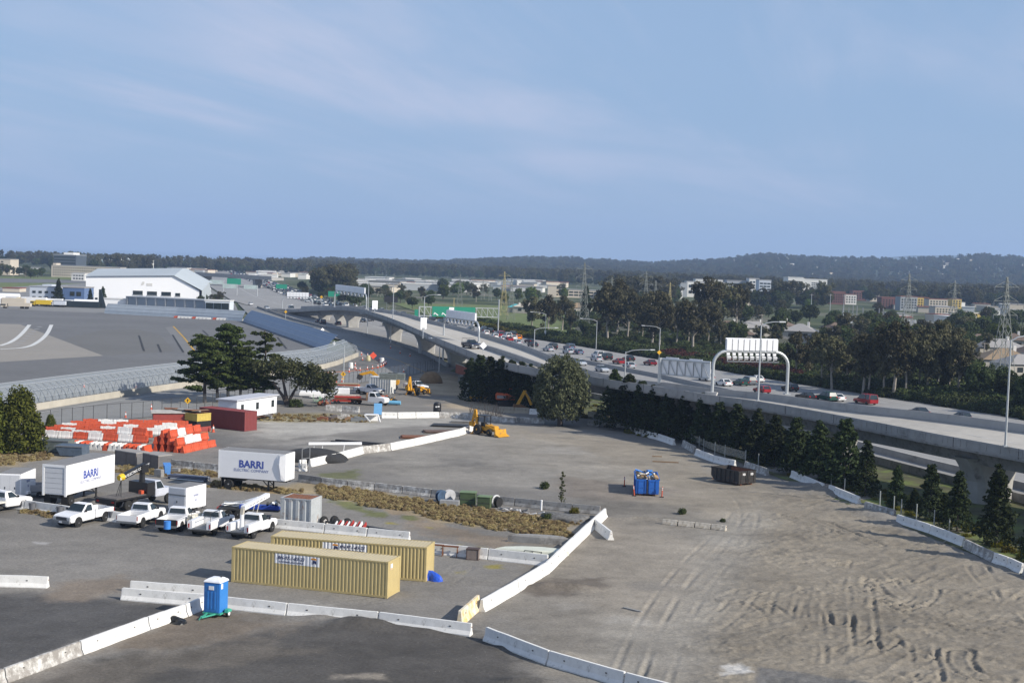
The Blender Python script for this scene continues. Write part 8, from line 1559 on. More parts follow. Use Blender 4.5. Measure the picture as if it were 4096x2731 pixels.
p = V(1290, 1157); t = tree('sapling', p, 3.3, 'thin lone sapling standing in the upper yard', None)
for i, (x, y, h, k) in enumerate([(1255, 1196, 0.9, 'shrub'), (1566, 1180, 0.7, 'shrub'), (1660, 1198, 0.4, 'shrub'), (680, 935, 1.6, 'shrub'), (1318, 1178, 0.7, 'yelshrub'), (1250, 1122, 0.9, 'shrub'), (1180, 1160, 0.5, 'strawtuft')]): tree(k, V(x, y), h, ['green tuft beside the gravel heap', 'green tuft behind the broken kerb', 'low weeds at the right end of the broken kerb', 'green bush at the foot of the spreading tree', 'yellow weeds beside the gravel heap', 'pale weeds behind the olive cabinets', 'straw-coloured tuft before the olive cabinets'][i], 'weeds in the yard', 'bush', name='weed_tuft')
Wd_ = 'wood beyond the freeway'
for x, yb, yt, k in [(1228, 772, 682, 'euc'), (1256, 770, 668, 'euc'), (1285, 772, 684, 'euc'), (1312, 776, 712, 'euc'), (1340, 780, 738, 'round'), (1365, 782, 730, 'euc'), (1392, 786, 652, 'euc'), (1412, 788, 640, 'euc'), (1440, 792, 662, 'euc'), (1466, 794, 680, 'euc'), (1492, 797, 662, 'euc'), (1520, 800, 690, 'euc'), (1548, 802, 684, 'euc'), (1575, 805, 700, 'euc'), (1600, 806, 690, 'euc'), (1625, 808, 705, 'euc'), (1648, 805, 735, 'euc'), (1350, 748, 660, 'con'), (1620, 770, 640, 'euc'), (1640, 775, 650, 'euc'), (1662, 770, 662, 'round'), (1688, 772, 658, 'euc'), (1700, 790, 740, 'round'), (1740, 800, 770, 'round'),
				   (1835, 880, 772, 'euc'), (1862, 886, 790, 'euc'), (1890, 892, 765, 'euc'), (1918, 896, 778, 'euc'), (1946, 902, 790, 'euc'), (1975, 906, 768, 'euc'), (2000, 908, 775, 'euc'), (2028, 912, 764, 'euc'), (2050, 914, 752, 'euc'), (2076, 917, 770, 'euc'), (2100, 918, 758, 'euc'), (2124, 922, 780, 'euc'), (2148, 922, 742, 'euc'), (2172, 926, 770, 'euc'), (2198, 928, 775, 'euc'), (2224, 932, 808, 'euc'), (2250, 936, 830, 'round'), (2275, 938, 838, 'round'), (2300, 942, 830, 'round'), (2328, 946, 845, 'round'), (2350, 950, 850, 'round'), (2376, 955, 850, 'round'), (1800, 860, 800, 'round'), (1780, 850, 790, 'round'), (1756, 842, 785, 'round')]:
	v = rnd.randrange(3); x += rnd.uniform(-9, 9); dy = rnd.uniform(-16, 3); yb += dy; vtree(f'{k}{v}', x, yb, yt + rnd.uniform(-6, 12), f'{nth(k + "w")} {"eucalyptus with pale trunk" if k == "euc" else "dark tree"} from the left in the roadside wood', Wd_, wide=rnd.uniform(0.85, 1.15))
g_ = random.Random(77)
def scatter(n_, x0, x1, y0, y1, hmin, hmax, kinds, desc, group, clear=()):
	k = 0
	pts = sorted([(g_.uniform(x0, x1), g_.uniform(0, 1)) for _ in range(n_)])
	for x, f_ in pts:
		y = (y0 + (y1 - y0) * f_) + 0.035 * (x - (x0 + x1) / 2)
		if any(a < x < b and c < y < d for a, b, c, d in clear): continue
		if x > 1890 and y < 762: y += 34
		kd = g_.choice(kinds); p = V(x, y); tree(f'{kd}{g_.randrange(3) if kd != "bright" else 0}', p, g_.uniform(hmin, hmax), f'{ORD[k % 30]} {"bright" if kd == "bright" else ("grey-green" if kd == "euc" else "dark")} tree {["", "of run two ", "of run three ", "of run four "][k // 30]}from the left {desc}', group, wide=g_.uniform(0.9, 1.35)); k += 1
scatter(120, 1660, 2380, 696, 815, 6, 10, ['round', 'round', 'euc', 'round', 'euc', 'round', 'bright'], 'among the houses on the right', 'garden trees on the right', [(1710, 1780, 755, 790), (1820, 1900, 758, 800), (2050, 2200, 700, 760)])
scatter(64, 640, 1010, 674, 712, 4.5, 8, ['round', 'euc', 'round'], 'beyond the dense traffic', 'trees beyond the dense traffic', [(540, 690, 650, 730), (690, 775, 690, 730)])
scatter(28, 1010, 1330, 668, 700, 6, 10, ['round', 'euc', 'bright'], 'on the green field', 'trees on the green field')
scatter(14, 452, 512, 690, 712, 3.5, 5.5, ['round', 'euc'], 'right of the white hangar', 'trees right of the hangar')
scatter(16, -30, 112, 632, 640, 6, 9, ['round', 'round', 'euc'], 'before the long white hotel', 'trees across the runway')
for x, yb, yt in [(232 * 0.5742, 1150 * 0.5742 + 36, 640), (207, 700, 662), (236, 702, 658)]: vtree('con0', x, yb, yt, f'{nth("hc")} dark conifer beside the pale blue-grey terminal building', 'conifers by the terminal building')
def mass(name, label, pts, sc, src, cat='woods'):
	me = bpy.data.meshes.new(name); me.vertices.add(len(pts)); me.vertices.foreach_set('co', np.array(pts, np.float32).ravel())
	a = me.attributes.new('size', 'FLOAT', 'POINT'); a.data.foreach_set('value', np.array(sc, np.float32)); r_ = me.attributes.new('turn', 'FLOAT', 'POINT'); r_.data.foreach_set('value', np.random.RandomState(3).uniform(0, 6.28, len(pts)).astype(np.float32))
	o = bpy.data.objects.new(name, me); COL.objects.link(o); tag(o, label, cat, kind='stuff')
	ng = bpy.data.node_groups.new(name, 'GeometryNodeTree'); ng.interface.new_socket('Geometry', in_out='INPUT', socket_type='NodeSocketGeometry'); ng.interface.new_socket('Geometry', in_out='OUTPUT', socket_type='NodeSocketGeometry')
	N, Lk = ng.nodes, ng.links; gi, go = N.new('NodeGroupInput'), N.new('NodeGroupOutput'); oi = N.new('GeometryNodeObjectInfo'); oi.inputs['Object'].default_value = src; oi.inputs['As Instance'].default_value = True
	ip = N.new('GeometryNodeInstanceOnPoints'); Lk.new(gi.outputs[0], ip.inputs['Points']); Lk.new(oi.outputs['Geometry'], ip.inputs['Instance'])
	na = N.new('GeometryNodeInputNamedAttribute'); na.data_type = 'FLOAT'; na.inputs['Name'].default_value = 'size'; Lk.new(na.outputs[0], ip.inputs['Scale'])
	nb = N.new('GeometryNodeInputNamedAttribute'); nb.data_type = 'FLOAT'; nb.inputs['Name'].default_value = 'turn'; cx_ = N.new('ShaderNodeCombineXYZ'); Lk.new(nb.outputs[0], cx_.inputs[2]); Lk.new(cx_.outputs[0], ip.inputs['Rotation'])
	Lk.new(ip.outputs[0], go.inputs[0]); md = o.modifiers.new('tufts', 'NODES'); md.node_group = ng; return o
ra = np.random.RandomState(9)
hp = resample([Vector((p.x, p.y, 0)) for p in farp if p.y < 620], 1.6)
pts, sc = [], []; rp, rs = [], []; yp, ysz = [], []
for i, p in enumerate(hp):
	a, b = hp[max(0, i - 1)], hp[min(len(hp) - 1, i + 1)]; d = (b - a).normalized(); px_ = 2048 + 5770 * p.x / p.y
	for k in range(4):
		o_ = -2.2 - 2.0 * k - ra.uniform(0, 1.5); c_ = (p.x - d.y * o_, p.y + d.x * o_, -0.2); s_ = ra.uniform(0.75, 1.35) * (1.15 if k > 1 else 0.9)
		if (2560 < px_ < 2720 or 2760 < px_ < 3120) and k > 0: rp.append(c_); rs.append(s_ * 0.95)
		elif px_ < 2080 and k < 2: yp.append(c_); ysz.append(s_ * 0.8)
		else: pts.append(c_); sc.append(s_)
def src_obj(kind, at):
	t = tree(kind, at, TREE[kind][0], f'{ {"redshrub": "red-leaved", "yelshrub": "yellow-green", "shrub": "dark green", "round1": "dark round", "euc1": "grey-green"}[kind]} bush at the near end of the roadside hedge', 'roadside bushes', 'bush', name='roadside_bush'); bpy.context.view_layer.update(); t.scale = (1, 1, 1); return [c for c in bpy.data.objects if c.parent == t and c.name.startswith('crown')][0]
s1, s2, s3 = (src_obj(k, hp[j] + Vector((6, 3, 0))) for k, j in (('shrub', 6), ('redshrub', 12), ('yelshrub', 18)))
mass('hedge', 'dark dense hedge along the far edge of the freeway', pts, sc, s1, 'hedge'); mass('red_hedge', 'red-leaved shrubs in the freeway hedge', rp, rs, s2, 'hedge'); mass('yellow_hedge', 'yellow-green scrub along the freeway left of the wood', yp, ysz, s3, 'hedge')
up, us = [], []
for _ in range(1300):
	x = ra.uniform(1300, 2450); f_ = ra.uniform(0, 1); yb = 780 + (x - 1300) * 0.165; y = yb - f_ * (60 if x > 1700 else 70); p = V(x, y); up.append((p.x, p.y, -0.1)); us.append(ra.uniform(0.5, 1.25) * (1.35 if x > 1800 else 1))
mass('undergrowth', 'scrubby undergrowth below the roadside wood', up, us, s1, 'scrub')
vp_, vs2 = [], []
for _ in range(260): x = ra.uniform(1330, 2420); p = V(x, by(x) - ra.uniform(-6, 40)); vp_.append((p.x, p.y, -0.2)); vs2.append(ra.uniform(0.15, 0.42))
mass('verge_weeds', 'low green weeds on the verge under the conifers', vp_, vs2, s3, 'weeds')
sp, ss = [], []
for (poly, n_) in (([(1240, 1935), (1500, 1968), (1760, 2015), (2060, 2055), (2330, 2085), (2240, 2155), (2050, 2125), (1760, 2085), (1560, 2035), (1300, 1988)], 1500), ([(0, 1800), (180, 1802), (210, 1830), (60, 1862), (-150, 1868)], 260), ([(470, 1862), (880, 1893), (880, 1912), (470, 1888)], 260), ([(860, 1928), (1200, 1962), (1200, 1982), (860, 1948)], 200), ([(1040, 1658), (1480, 1662), (1480, 1688), (1040, 1684)], 180), ([(90, 2040), (260, 2058), (260, 2072), (90, 2052)], 60)):
	pl = NP(poly); xs = [a for a, b in pl]; yv = [b for a, b in pl]; X = ra.uniform(min(xs), max(xs), n_ * 4); Y = ra.uniform(min(yv), max(yv), n_ * 4); dd = pdist(X, Y, pl) + 1.2 * fbm(X, Y, 3, 3)
	for x, y in list(zip(X[dd < 0], Y[dd < 0]))[:n_]: sp.append((x, y, gz(x, y) - 0.05)); ss.append(ra.uniform(0.07, 0.2))
st_src = [c for o_ in bpy.data.objects if o_.get('label', '').startswith('straw-coloured') for c in bpy.data.objects if c.parent == o_ and c.name.startswith('crown')][0]
mass('dry_grass', 'dry straw-coloured grass along the barriers and fences of the yard', sp, ss, st_src, 'grass')
# hills
RID = [(-900, 1060), (0, 1046), (600, 1044), (1000, 1050), (1100, 1046), (1250, 1036), (1500, 1044), (1700, 1050), (1900, 1042), (2100, 1035), (2300, 1037), (2450, 1046), (2600, 1055), (2750, 1046), (2900, 1040), (2970, 1028), (3020, 1018), (3100, 1024), (3250, 1034), (3450, 1036), (3600, 1040), (3750, 1034), (3850, 1026), (3950, 1024), (4050, 1034), (4200, 1030), (4700, 1020), (5600, 1015)]
def horizon(px): t = (px - 2048); return 1365.5 - FPX * math.tan(PITCH) / math.cos(ROLL) + t * math.tan(ROLL)
def ridge_z(px, R_, tree_h=9.0, table=RID):
	y = float(np.interp(px, [a for a, b in table], [b for a, b in table])); return max(0.0, CAMH + (horizon(px) - y) * R_ / FPX - tree_h)
def terrain(name, R0, R1, R2, table, m, tree_h, nx=170, ny=26, n_amp=6):
	xs = np.linspace(-900, 5600, nx); vs_ = []; fs = []
	for j in range(ny):
		f_ = j / (ny - 1)
		for i, px in enumerate(xs):
			Y = R0 + (R2 - R0) * f_; k = min(1, max(0, (Y - R0) / (R1 - R0))); k = k * k * (3 - 2 * k); back_ = max(0, (Y - R1) / (R2 - R1)); X = (px - 2048) / FPX * Y
			z = ridge_z(px, R1, tree_h, table) * k * (1 - 0.5 * back_) - 3 + n_amp * float(fbm(np.array([X]), np.array([Y]), 420, 3)[0]) * k * (1 - k * 0.8); vs_.append((X, Y, z))
	for j in range(ny - 1):
		for i in range(nx - 1): a = j * nx + i; fs.append((a, a + 1, a + nx + 1, a + nx))
	mb = MB(); mb.v = vs_; mb.f = fs; mb.m = [0] * len(fs); return struct(mb.build(name, m, smooth=True, fix=False)), np.array(vs_).reshape(ny, nx, 3)
hill_m = M('hill_soil', (0.055, 0.065, 0.035), 0.95, var=0.5, scale=0.01, world=True)
hill, HV = terrain('hills', 2500, 4300, 5600, RID, hill_m, 9.0)
terrain('far_hills', 8000, 10500, 12500, [(-900, 1075), (1500, 1060), (1850, 1040), (2050, 1023), (2250, 1038), (2500, 1060), (3200, 1060), (3500, 1030), (3620, 1020), (3800, 1019), (3950, 1035), (4300, 1045), (5600, 1040)], hill_m, 0, nx=120, ny=10)
def hz_at(px, Y):
	j = (Y - 2500) / 3100 * (HV.shape[0] - 1); i = (px + 900) / 6500 * (HV.shape[1] - 1)
	if j < 0: return 0.0
	return float(HV[min(int(round(j)), HV.shape[0] - 1), min(max(int(round(i)), 0), HV.shape[1] - 1), 2])
e1 = [c for c in bpy.data.objects if c.type == 'MESH' and c.data == TREE['round1'][2]][0]; e2 = [c for c in bpy.data.objects if c.type == 'MESH' and c.data == TREE['euc1'][2]][0]
CLEAR = [(3120, 3330, 1166, 1560), (2700, 3100, 1168, 1500), (2190, 2420, 1176, 1400), (1400, 2230, 1142, 1900), (600, 1330, 1098, 1700), (3300, 4200, 1225, 1250), (190, 620, 1075, 1400), (-400, 190, 1110, 1500)]
pts, sc, p2, s2_ = [], [], [], []
n_try = 0
while len(pts) + len(p2) < 21000 and n_try < 90000:
	n_try += 1; u = ra.uniform(0, 1); Y = 900 + 4300 * u ** 1.15; px = ra.uniform(-700, 4800); X = (px - 2048) / FPX * Y; z = hz_at(px, Y) - 0.5
	yb = horizon(px) + (CAMH - z) * FPX / Y
	if any(a < px < b and yb - 11 * FPX / Y < c and Y < yy for a, b, c, yy in CLEAR): continue
	if px < 700 and Y < 1380: continue
	if Y > np.interp(px, [0, 900, 1180, 1330], [2050, 2200, 3100, 6000]): continue
	if 780 < px < 1250 and Y < 1400 and yb > 1085: continue
	dens = fbm(np.array([X]), np.array([Y]), 260, 2)[0]
	if Y < 2500 and dens < -0.05 - 0.25 * (Y > 1900): continue
	s_ = ra.uniform(0.7, 1.35) * (1.15 if Y > 2500 else 1.0)
	(pts if ra.rand() < 0.6 else p2).append((X, Y, z)); (sc if len(pts) > len(sc) else s2_).append(s_)
mass('far_woods', 'dark woods covering the plain and the hills', pts, sc, e1); mass('far_eucalyptus_woods', 'grey-green woods covering the plain and the hills', p2, s2_, e2)
# buildings
_mb = MB(); _mb.box(-0.5, 0.5, -0.5, 0.5, -0.5, 0.5); _o = _mb.build('window', glass_dark); WIN = _o.data; bpy.data.objects.remove(_o)
def building(label, name, x0, x1, yt, yb, depth, wall, roof, rows=0, cols=0, fx=(0.05, 0.95), fz=(0.1, 0.9), ww=0.7, wh=0.55, extra=(), rz=0.0, win=None, cat='building', pent=()):
	a, b = P(x0, yb), P(x1, yb + (x1 - x0) * 0.035); h = px_h(yt, a); L = (b - a).length; t = E(name, label, cat, a, yaw(a, b) + rz)
	mb = MB(); mb.box(0, L, 0, depth, -0.5, h); mb.build('wall', wall, t); mb = MB(); mb.box(-0.2, L + 0.2, -0.2, depth + 0.2, h, h + max(0.4, h * 0.03)); mb.build('roof', roof, t)
	for r in range(rows):
		for c in range(cols):
			o = bpy.data.objects.new('window', WIN); COL.objects.link(o); o.parent = t; cw = (fx[1] - fx[0]) * L / cols; rh = (fz[1] - fz[0]) * h / rows
			o.location = (fx[0] * L + cw * (c + 0.5), -0.02, fz[0] * h + rh * (r + 0.5)); o.scale = (cw * ww, 0.25, rh * wh)
	for (u0, u1, v0, v1, m) in pent: mb = MB(); mb.box(u0 * L, u1 * L, depth * 0.2, depth * 0.8, v0 * h, v1 * h); mb.build('rooftop_block', m, t)
	return t, L, h
bw_ = M('white_building', (0.68, 0.67, 0.64), 0.7, var=0.04, scale=0.1); bc = M('cream_building', (0.55, 0.49, 0.40), 0.75, var=0.06, scale=0.1); bg_ = M('grey_building', (0.33, 0.35, 0.37), 0.7, var=0.05, scale=0.1); bd = M('slate_glass_building', (0.075, 0.09, 0.11), 0.3, var=0.1, scale=0.1); rg = M('grey_roof', (0.30, 0.29, 0.28), 0.8); rr_ = M('red_tile_roof', (0.22, 0.085, 0.06), 0.8, var=0.15); rbn = M('brown_roof', (0.15, 0.11, 0.085), 0.85, var=0.15); gg = M('greenish_glass', (0.28, 0.36, 0.36), 0.4)
hs = P(342, 1208); he = P(796, 1222); hg = E('hangar', 'big white hangar with dark windows and a grey sloping roof beyond the apron', 'hangar', hs, yaw(hs, he)); L = (he - hs).length; hl = px_h(1106, hs); ha = px_h(1104, P(694, 1219)); hr = px_h(1163, he); D = 55; xa = L * 0.775
hw_ = M('hangar_white', (0.88, 0.88, 0.88), 0.6, var=0.02, scale=0.05); hroof = M('hangar_roof', (0.42, 0.46, 0.48), 0.6, var=0.05, scale=0.05)
mb = MB(); mb.prism([(0, 0), (L, 0), (L, hr), (xa, ha), (0, hl)], 0, D); mb.build('wall', hw_, hg)
mb = MB(); k = 3.2
for (x0, z0), (x1, z1) in (((-0.6, hl), (xa, ha)), ((xa, ha), (L + 1.2, hr))): mb.add([(x0, -0.8, z0 + 0.15), (x1, -0.8, z1 + 0.15), (x1, D * 0.6, z1 + k), (x0, D * 0.6, z0 + k), (x1, D, z1 + k * 0.8), (x0, D, z0 + k * 0.8)], [(0, 1, 2, 3), (3, 2, 4, 5)])
mb.add([(L + 1.2, -0.8, hr + 0.15), (L + 1.2, D * 0.6, hr + k), (L + 1.2, D, 0), (L + 1.2, -0.8, 0)], [(0, 1, 2, 3)]); mb.build('roof', hroof, hg)
for x0, x1, y0, y1 in [(355, 374, 1156, 1171), (397, 416, 1157, 1172), (380, 390, 1190, 1198), (530, 569, 1162, 1178), (587, 626, 1165, 1180), (644, 682, 1167, 1182), (700, 719, 1172, 1184)]:
	u0 = (x0 - 342) / 454 * L; u1 = (x1 - 342) / 454 * L; b = hs.lerp(he, (x0 - 342) / 454); mb = MB(); z1, z0 = px_h(y0, b), px_h(y1, b); mb.box(u0, u1, -0.12, 0.0, z0, z1); w_ = mb.build('window', glass_dark, hg); mb = MB(); mb.box(u0 - 0.2, u1 + 0.2, -0.2, -0.0, z0 - 0.25, z0 - 0.02); mb.build('sill', bg_, w_)
mb = MB(); u = (572 - 342) / 454 * L; mb.box(u + 1.2, u + 3.8, -0.08, 0, 8.0, 9.2); mb.build('sign_board', M('faded_sign', (0.62, 0.61, 0.58), 0.7), hg); mb = MB(); mb.prism([(u - 1.2, 8.0), (u + 0.2, 8.6), (u + 0.4, 9.8), (u - 0.6, 9.8), (u - 0.9, 9.0)], -0.08, 0); mb.build('emblem', M('faded_sign', (0.62, 0.61, 0.58)), hg)
a, b = P(508, 1232), P(818, 1249); t = E('hangar_annex', 'long grey panelled annex with pilasters before the hangar', 'building', a, yaw(a, b)); L = (b - a).length; h = px_h(1188, a); mb = MB(); mb.box(0, L, 0, 9, 0, h); mb.build('wall', M('annex_grey', (0.30, 0.34, 0.38), 0.7, var=0.04, scale=0.1), t); mb = MB(); mb.box(-0.4, L + 0.1, -0.4, 9.3, h, h + 0.4); mb.build('roof', bg_, t)
for k in range(9): mb = MB(); x = L * k / 8; mb.box(x - 0.35, x + 0.35, -0.45, 0, 0, h); mb.build('pilaster', bg_, t)
building('white boxy annex with pale doors right of the grey annex', 'white_annex', 820, 918, 1203, 1252, 8, M('annex_white', (0.62, 0.67, 0.72), 0.7, var=0.03), bw_, 1, 3, (0.02, 0.98), (0.1, 0.9), 0.94, 0.9, win=None)
building('low white lean-to left of the grey annex', 'lean_to', 412, 510, 1195, 1228, 8, hw_, bw_)
building('pale blue-grey stepped terminal building left of the hangar', 'terminal_building', 118, 228, 1146, 1208, 14, M('pale_blue_grey', (0.50, 0.54, 0.60), 0.7, var=0.03), bg_, 2, 4, (0.05, 0.95), (0.15, 0.85), 0.5, 0.4, pent=[(0.38, 0.72, 1.0, 1.16, M('pale_blue_grey', (0.5, 0.54, 0.6)))])
building('blue and grey shed between the terminal building and the hangar', 'blue_shed', 250, 336, 1150, 1212, 14, M('shed_blue', (0.10, 0.16, 0.30), 0.6), rg, 1, 2, (0.3, 0.9), (0.4, 0.85), 0.7, 0.6); building('low white canopy building beside the blue shed', 'canopy_building', 228, 312, 1172, 1204, 8, bw_, bw_, 1, 4, (0.2, 0.98), (0.0, 0.55), 0.9, 0.9)
building('dark glass office tower with a white penthouse on the left skyline', 'office_tower', 213, 303, 1019, 1100, 30, bd, bg_, 6, 1, (0.02, 0.98), (0.1, 0.97), 0.98, 0.35, pent=[(0.35, 0.78, 1.0, 1.13, bw_)])
building('long cream hotel with many small windows across the runway', 'long_hotel', 205, 480, 1062, 1106, 18, bc, rg, 4, 30, (0.02, 0.98), (0.06, 0.95), 0.45, 0.55, pent=[(0.0, 0.05, 0.9, 1.22, bc)])
building('white gridded hotel block on the left skyline', 'grid_hotel', 476, 591, 1037, 1086, 25, bw_, gg, 7, 18, (0.03, 0.97), (0.1, 0.95), 0.6, 0.6, pent=[(0.25, 0.35, 1, 1.14, bw_), (0.4, 0.5, 1, 1.14, bw_), (0.55, 0.65, 1, 1.14, bw_)]); building('greenish glass hotel wing left of the white gridded hotel', 'glass_hotel', 384, 478, 1039, 1086, 25, gg, bw_, 5, 1, (0.02, 0.98), (0.1, 0.9), 0.98, 0.3, pent=[(0.5, 0.62, 1, 1.2, bw_), (0.66, 0.78, 1, 1.2, bw_), (0.82, 0.94, 1, 1.2, bw_)])
building('cream hotel tower cut by the left edge', 'edge_hotel', -60, 40, 1035, 1096, 20, bc, rg, 6, 5, (0.05, 0.75), (0.08, 0.92), 0.6, 0.5); building('long low white building left of the dark tower', 'low_white_building', 44, 156, 1068, 1094, 14, bw_, rg, 1, 10, (0.05, 0.95), (0.3, 0.7), 0.6, 0.6); building('small white block below the long hotel', 'small_white_block', 285, 338, 1092, 1122, 12, bw_, rg, 2, 4, (0.1, 0.95), (0.1, 0.9), 0.6, 0.5); building('red roofed low shed on the far left apron', 'red_shed', 10, 78, 1152, 1166, 10, bc, rr_)
building('white hospital block with rows of windows, right wing standing forward', 'hospital', 3208, 3306, 1117, 1188, 20, bw_, bw_, 6, 7, (0.36, 0.96), (0.18, 0.86), 0.86, 0.5, pent=[(0.02, 0.12, 1, 1.05, bw_)]); building('shaded left wing of the white hospital block', 'hospital_wing', 3150, 3210, 1110, 1186, 26, bw_, bw_, 7, 1, (0.12, 0.98), (0.1, 0.86), 0.98, 0.42)
for lab, x0, x1, yt, yb, wm, r_, c_, ww in [('white medical building with a long roof left of the office group', 2745, 2900, 1126, 1186, bw_, 2, 9, 0.7), ('grey box building at the left of the office group', 2720, 2748, 1132, 1186, bg_, 0, 0, 0.5), ('white upper block behind the medical building', 2780, 2890, 1116, 1172, bw_, 1, 8, 0.8), ('banded glass office block in the office group', 2905, 2992, 1122, 1186, bg_, 4, 1, 0.96), ('white topped office block with vertical bays', 2994, 3034, 1114, 1190, bw_, 5, 3, 0.7), ('right end block of the office group with a bright side', 3034, 3082, 1120, 1194, M('pale_blue_grey', (0.5, 0.54, 0.6)), 5, 3, 0.8), ('small white house block left of the office group', 2688, 2730, 1150, 1194, bw_, 0, 0, 0.5), ('low flat white canopy before the office group', 2880, 3016, 1168, 1182, bw_, 0, 0, 0.5), ('white low roofed shop with two arched fronts', 2885, 3005, 1184, 1216, bc, 1, 3, 0.6), ('pale parking deck with dark openings in the centre', 2206, 2402, 1157, 1186, bc, 2, 9, 0.82), ('pale parking deck roof house', 2190, 2225, 1143, 1186, bc, 0, 0, 0.5)]: building(lab, 'office_building', x0, x1, yt, yb, 18, wm, bw_ if 'canopy' in lab else rg, r_, c_, (0.04, 0.96), (0.12, 0.9), ww, 0.5)
brown_b = M('red_brown_facade', (0.16, 0.075, 0.065), 0.8, var=0.1, scale=0.1); yel_b = M('yellow_facade', (0.58, 0.42, 0.12), 0.8, var=0.06, scale=0.1)
for i, (x0, x1, yt, yb, wm, rm, r_, c_) in enumerate([(3310, 3380, 1167, 1215, brown_b, rr_, 4, 7), (3380, 3425, 1178, 1216, bw_, rr_, 3, 4), (3410, 3480, 1164, 1200, brown_b, rr_, 3, 6), (3480, 3530, 1170, 1204, bc, rr_, 3, 4), (3525, 3600, 1190, 1232, brown_b, rr_, 4, 6), (3600, 3668, 1186, 1240, bg_, rr_, 4, 6), (3668, 3715, 1190, 1228, yel_b, rr_, 3, 4), (3715, 3790, 1196, 1232, bc, rr_, 3, 6), (3790, 3836, 1198, 1230, bw_, rr_, 3, 4), (3808, 3845, 1196, 1232, yel_b, rr_, 3, 3), (3740, 3830, 1228, 1262, bc, rg, 3, 7), (3820, 3945, 1252, 1276, yel_b, bc, 0, 0), (3870, 3940, 1196, 1222, bc, rbn, 1, 3), (4020, 4100, 1182, 1222, bc, rr_, 3, 6), (4030, 4110, 1240, 1272, bw_, rg, 2, 6), (3980, 4060, 1240, 1260, bw_, rg, 1, 5)]):
	building(f'{["red-brown", "white", "red-brown", "cream", "red-brown", "grey", "yellow", "cream", "white", "yellow", "cream", "long yellow", "brown-roofed cream", "cream", "white", "low white"][i]} building, {ORD[i]} from the left of the town blocks on the right', 'town_block', x0, x1, yt, yb, 14, wm, rm, r_, c_, (0.04, 0.96), (0.1, 0.88), 0.5, 0.55)
def house(label, x, y, w, d, h, roof, rz, wall=None, hip=True):
	p = P(x, y); t = E('house', label, 'house', p, rz, 'houses beyond the freeway'); mb = MB(); mb.box(-w / 2, w / 2, -d / 2, d / 2, 0, h); mb.build('wall', wall or M('beige_house', (0.42, 0.39, 0.34), 0.8), t); mb = MB(); w *= 0.9; e = 0.5; rt = w / 2 - (d / 2 if hip else -e)
	mb.add([(-w / 2 - e, -d / 2 - e, h), (w / 2 + e, -d / 2 - e, h), (w / 2 + e, d / 2 + e, h), (-w / 2 - e, d / 2 + e, h), (-rt, 0, h + d * 0.26), (rt, 0, h + d * 0.26)], [(0, 1, 5, 4), (1, 2, 5), (2, 3, 4, 5), (3, 0, 4), (3, 2, 1, 0)]); mb.build('roof', roof, t)
	for k in (-0.25, 0.2): o = bpy.data.objects.new('window', WIN); COL.objects.link(o); o.parent = t; o.location = (w * k, -d / 2 - 0.02, h * 0.55); o.scale = (w * 0.14, 0.15, h * 0.4)
	mb = MB(); mb.box(w * 0.2, w * 0.2 + 0.8, 0.3, 1.1, h, h + d * 0.26 + 0.7); mb.build('chimney', wall or bw_, t)
for i, a_ in enumerate([(3010, 1342, 15, 9, 3.0, rg, 0.1), (2910, 1336, 11, 8, 3.0, rbn, 0.0), (3200, 1356, 13, 10, 3.0, rg, -0.3), (3130, 1332, 9, 8, 3, rbn, 0.5), (3300, 1392, 14, 9, 3, M('slate_roof', (0.06, 0.065, 0.075), 0.8), 0.2), (3340, 1340, 10, 8, 3, rbn, 0.2), (3420, 1362, 12, 9, 3, rbn, -0.2), (3560, 1372, 11, 9, 3, rg, 0.3), (3680, 1380, 12, 9, 3, rbn, 0.0), (3920, 1398, 13, 9, 3, rbn, 0.1), (4040, 1392, 13, 9, 3, rbn, -0.2), (3990, 1425, 16, 10, 3, rg, 0.1), (4010, 1480, 15, 11, 3, M('tan_roof', (0.26, 0.19, 0.12), 0.85), 0.0), (4080, 1500, 12, 9, 3, rg, 0.2), (2960, 1372, 10, 8, 3, rbn, 0.1), (2700, 1322, 10, 8, 3, rbn, 0.2), (2310, 1258, 12, 9, 3.4, M('tan_roof', (0.26, 0.19, 0.12)), 0.2), (2110, 1252, 13, 9, 3.0, bc, -0.2), (2062, 1250, 8, 6, 2.6, M('turquoise_roof', (0.08, 0.34, 0.36), 0.6), 0.0), (4150, 1450, 14, 10, 3, rbn, 0.2)]):
	house(f'{["grey", "brown", "grey", "brown", "slate", "brown", "brown", "grey", "brown", "brown", "brown", "grey", "tan", "grey", "brown", "brown", "tan", "pale", "turquoise", "brown"][i]}-roofed bungalow, {ORD[i]} of the houses beyond the freeway', *a_)
g2 = random.Random(31); _mb = MB(); _mb.box(-0.5, 0.5, -0.5, 0.5, 0, 1, 0); _mb.box(-0.52, 0.52, -0.52, 0.52, 1, 1.08, 1); SH = []
for wm, rm in ((bw_, bw_), (bc, rg), (bw_, rg), (bg_, bw_), (bc, rr_)): _o = _mb.build('shed', [wm, rm]); SH.append(_o.data); bpy.data.objects.remove(_o)
def shed(label, X, Y, z, w, d, h, group, k): o = bpy.data.objects.new('warehouse' if h < 5.6 else 'hill_house', SH[k]); COL.objects.link(o); o.location = (X, Y, z); o.scale = (w, d, h); o.rotation_euler = (0, 0, g2.uniform(-0.3, 0.3)); tag(o, label, 'building', group)
k = 0
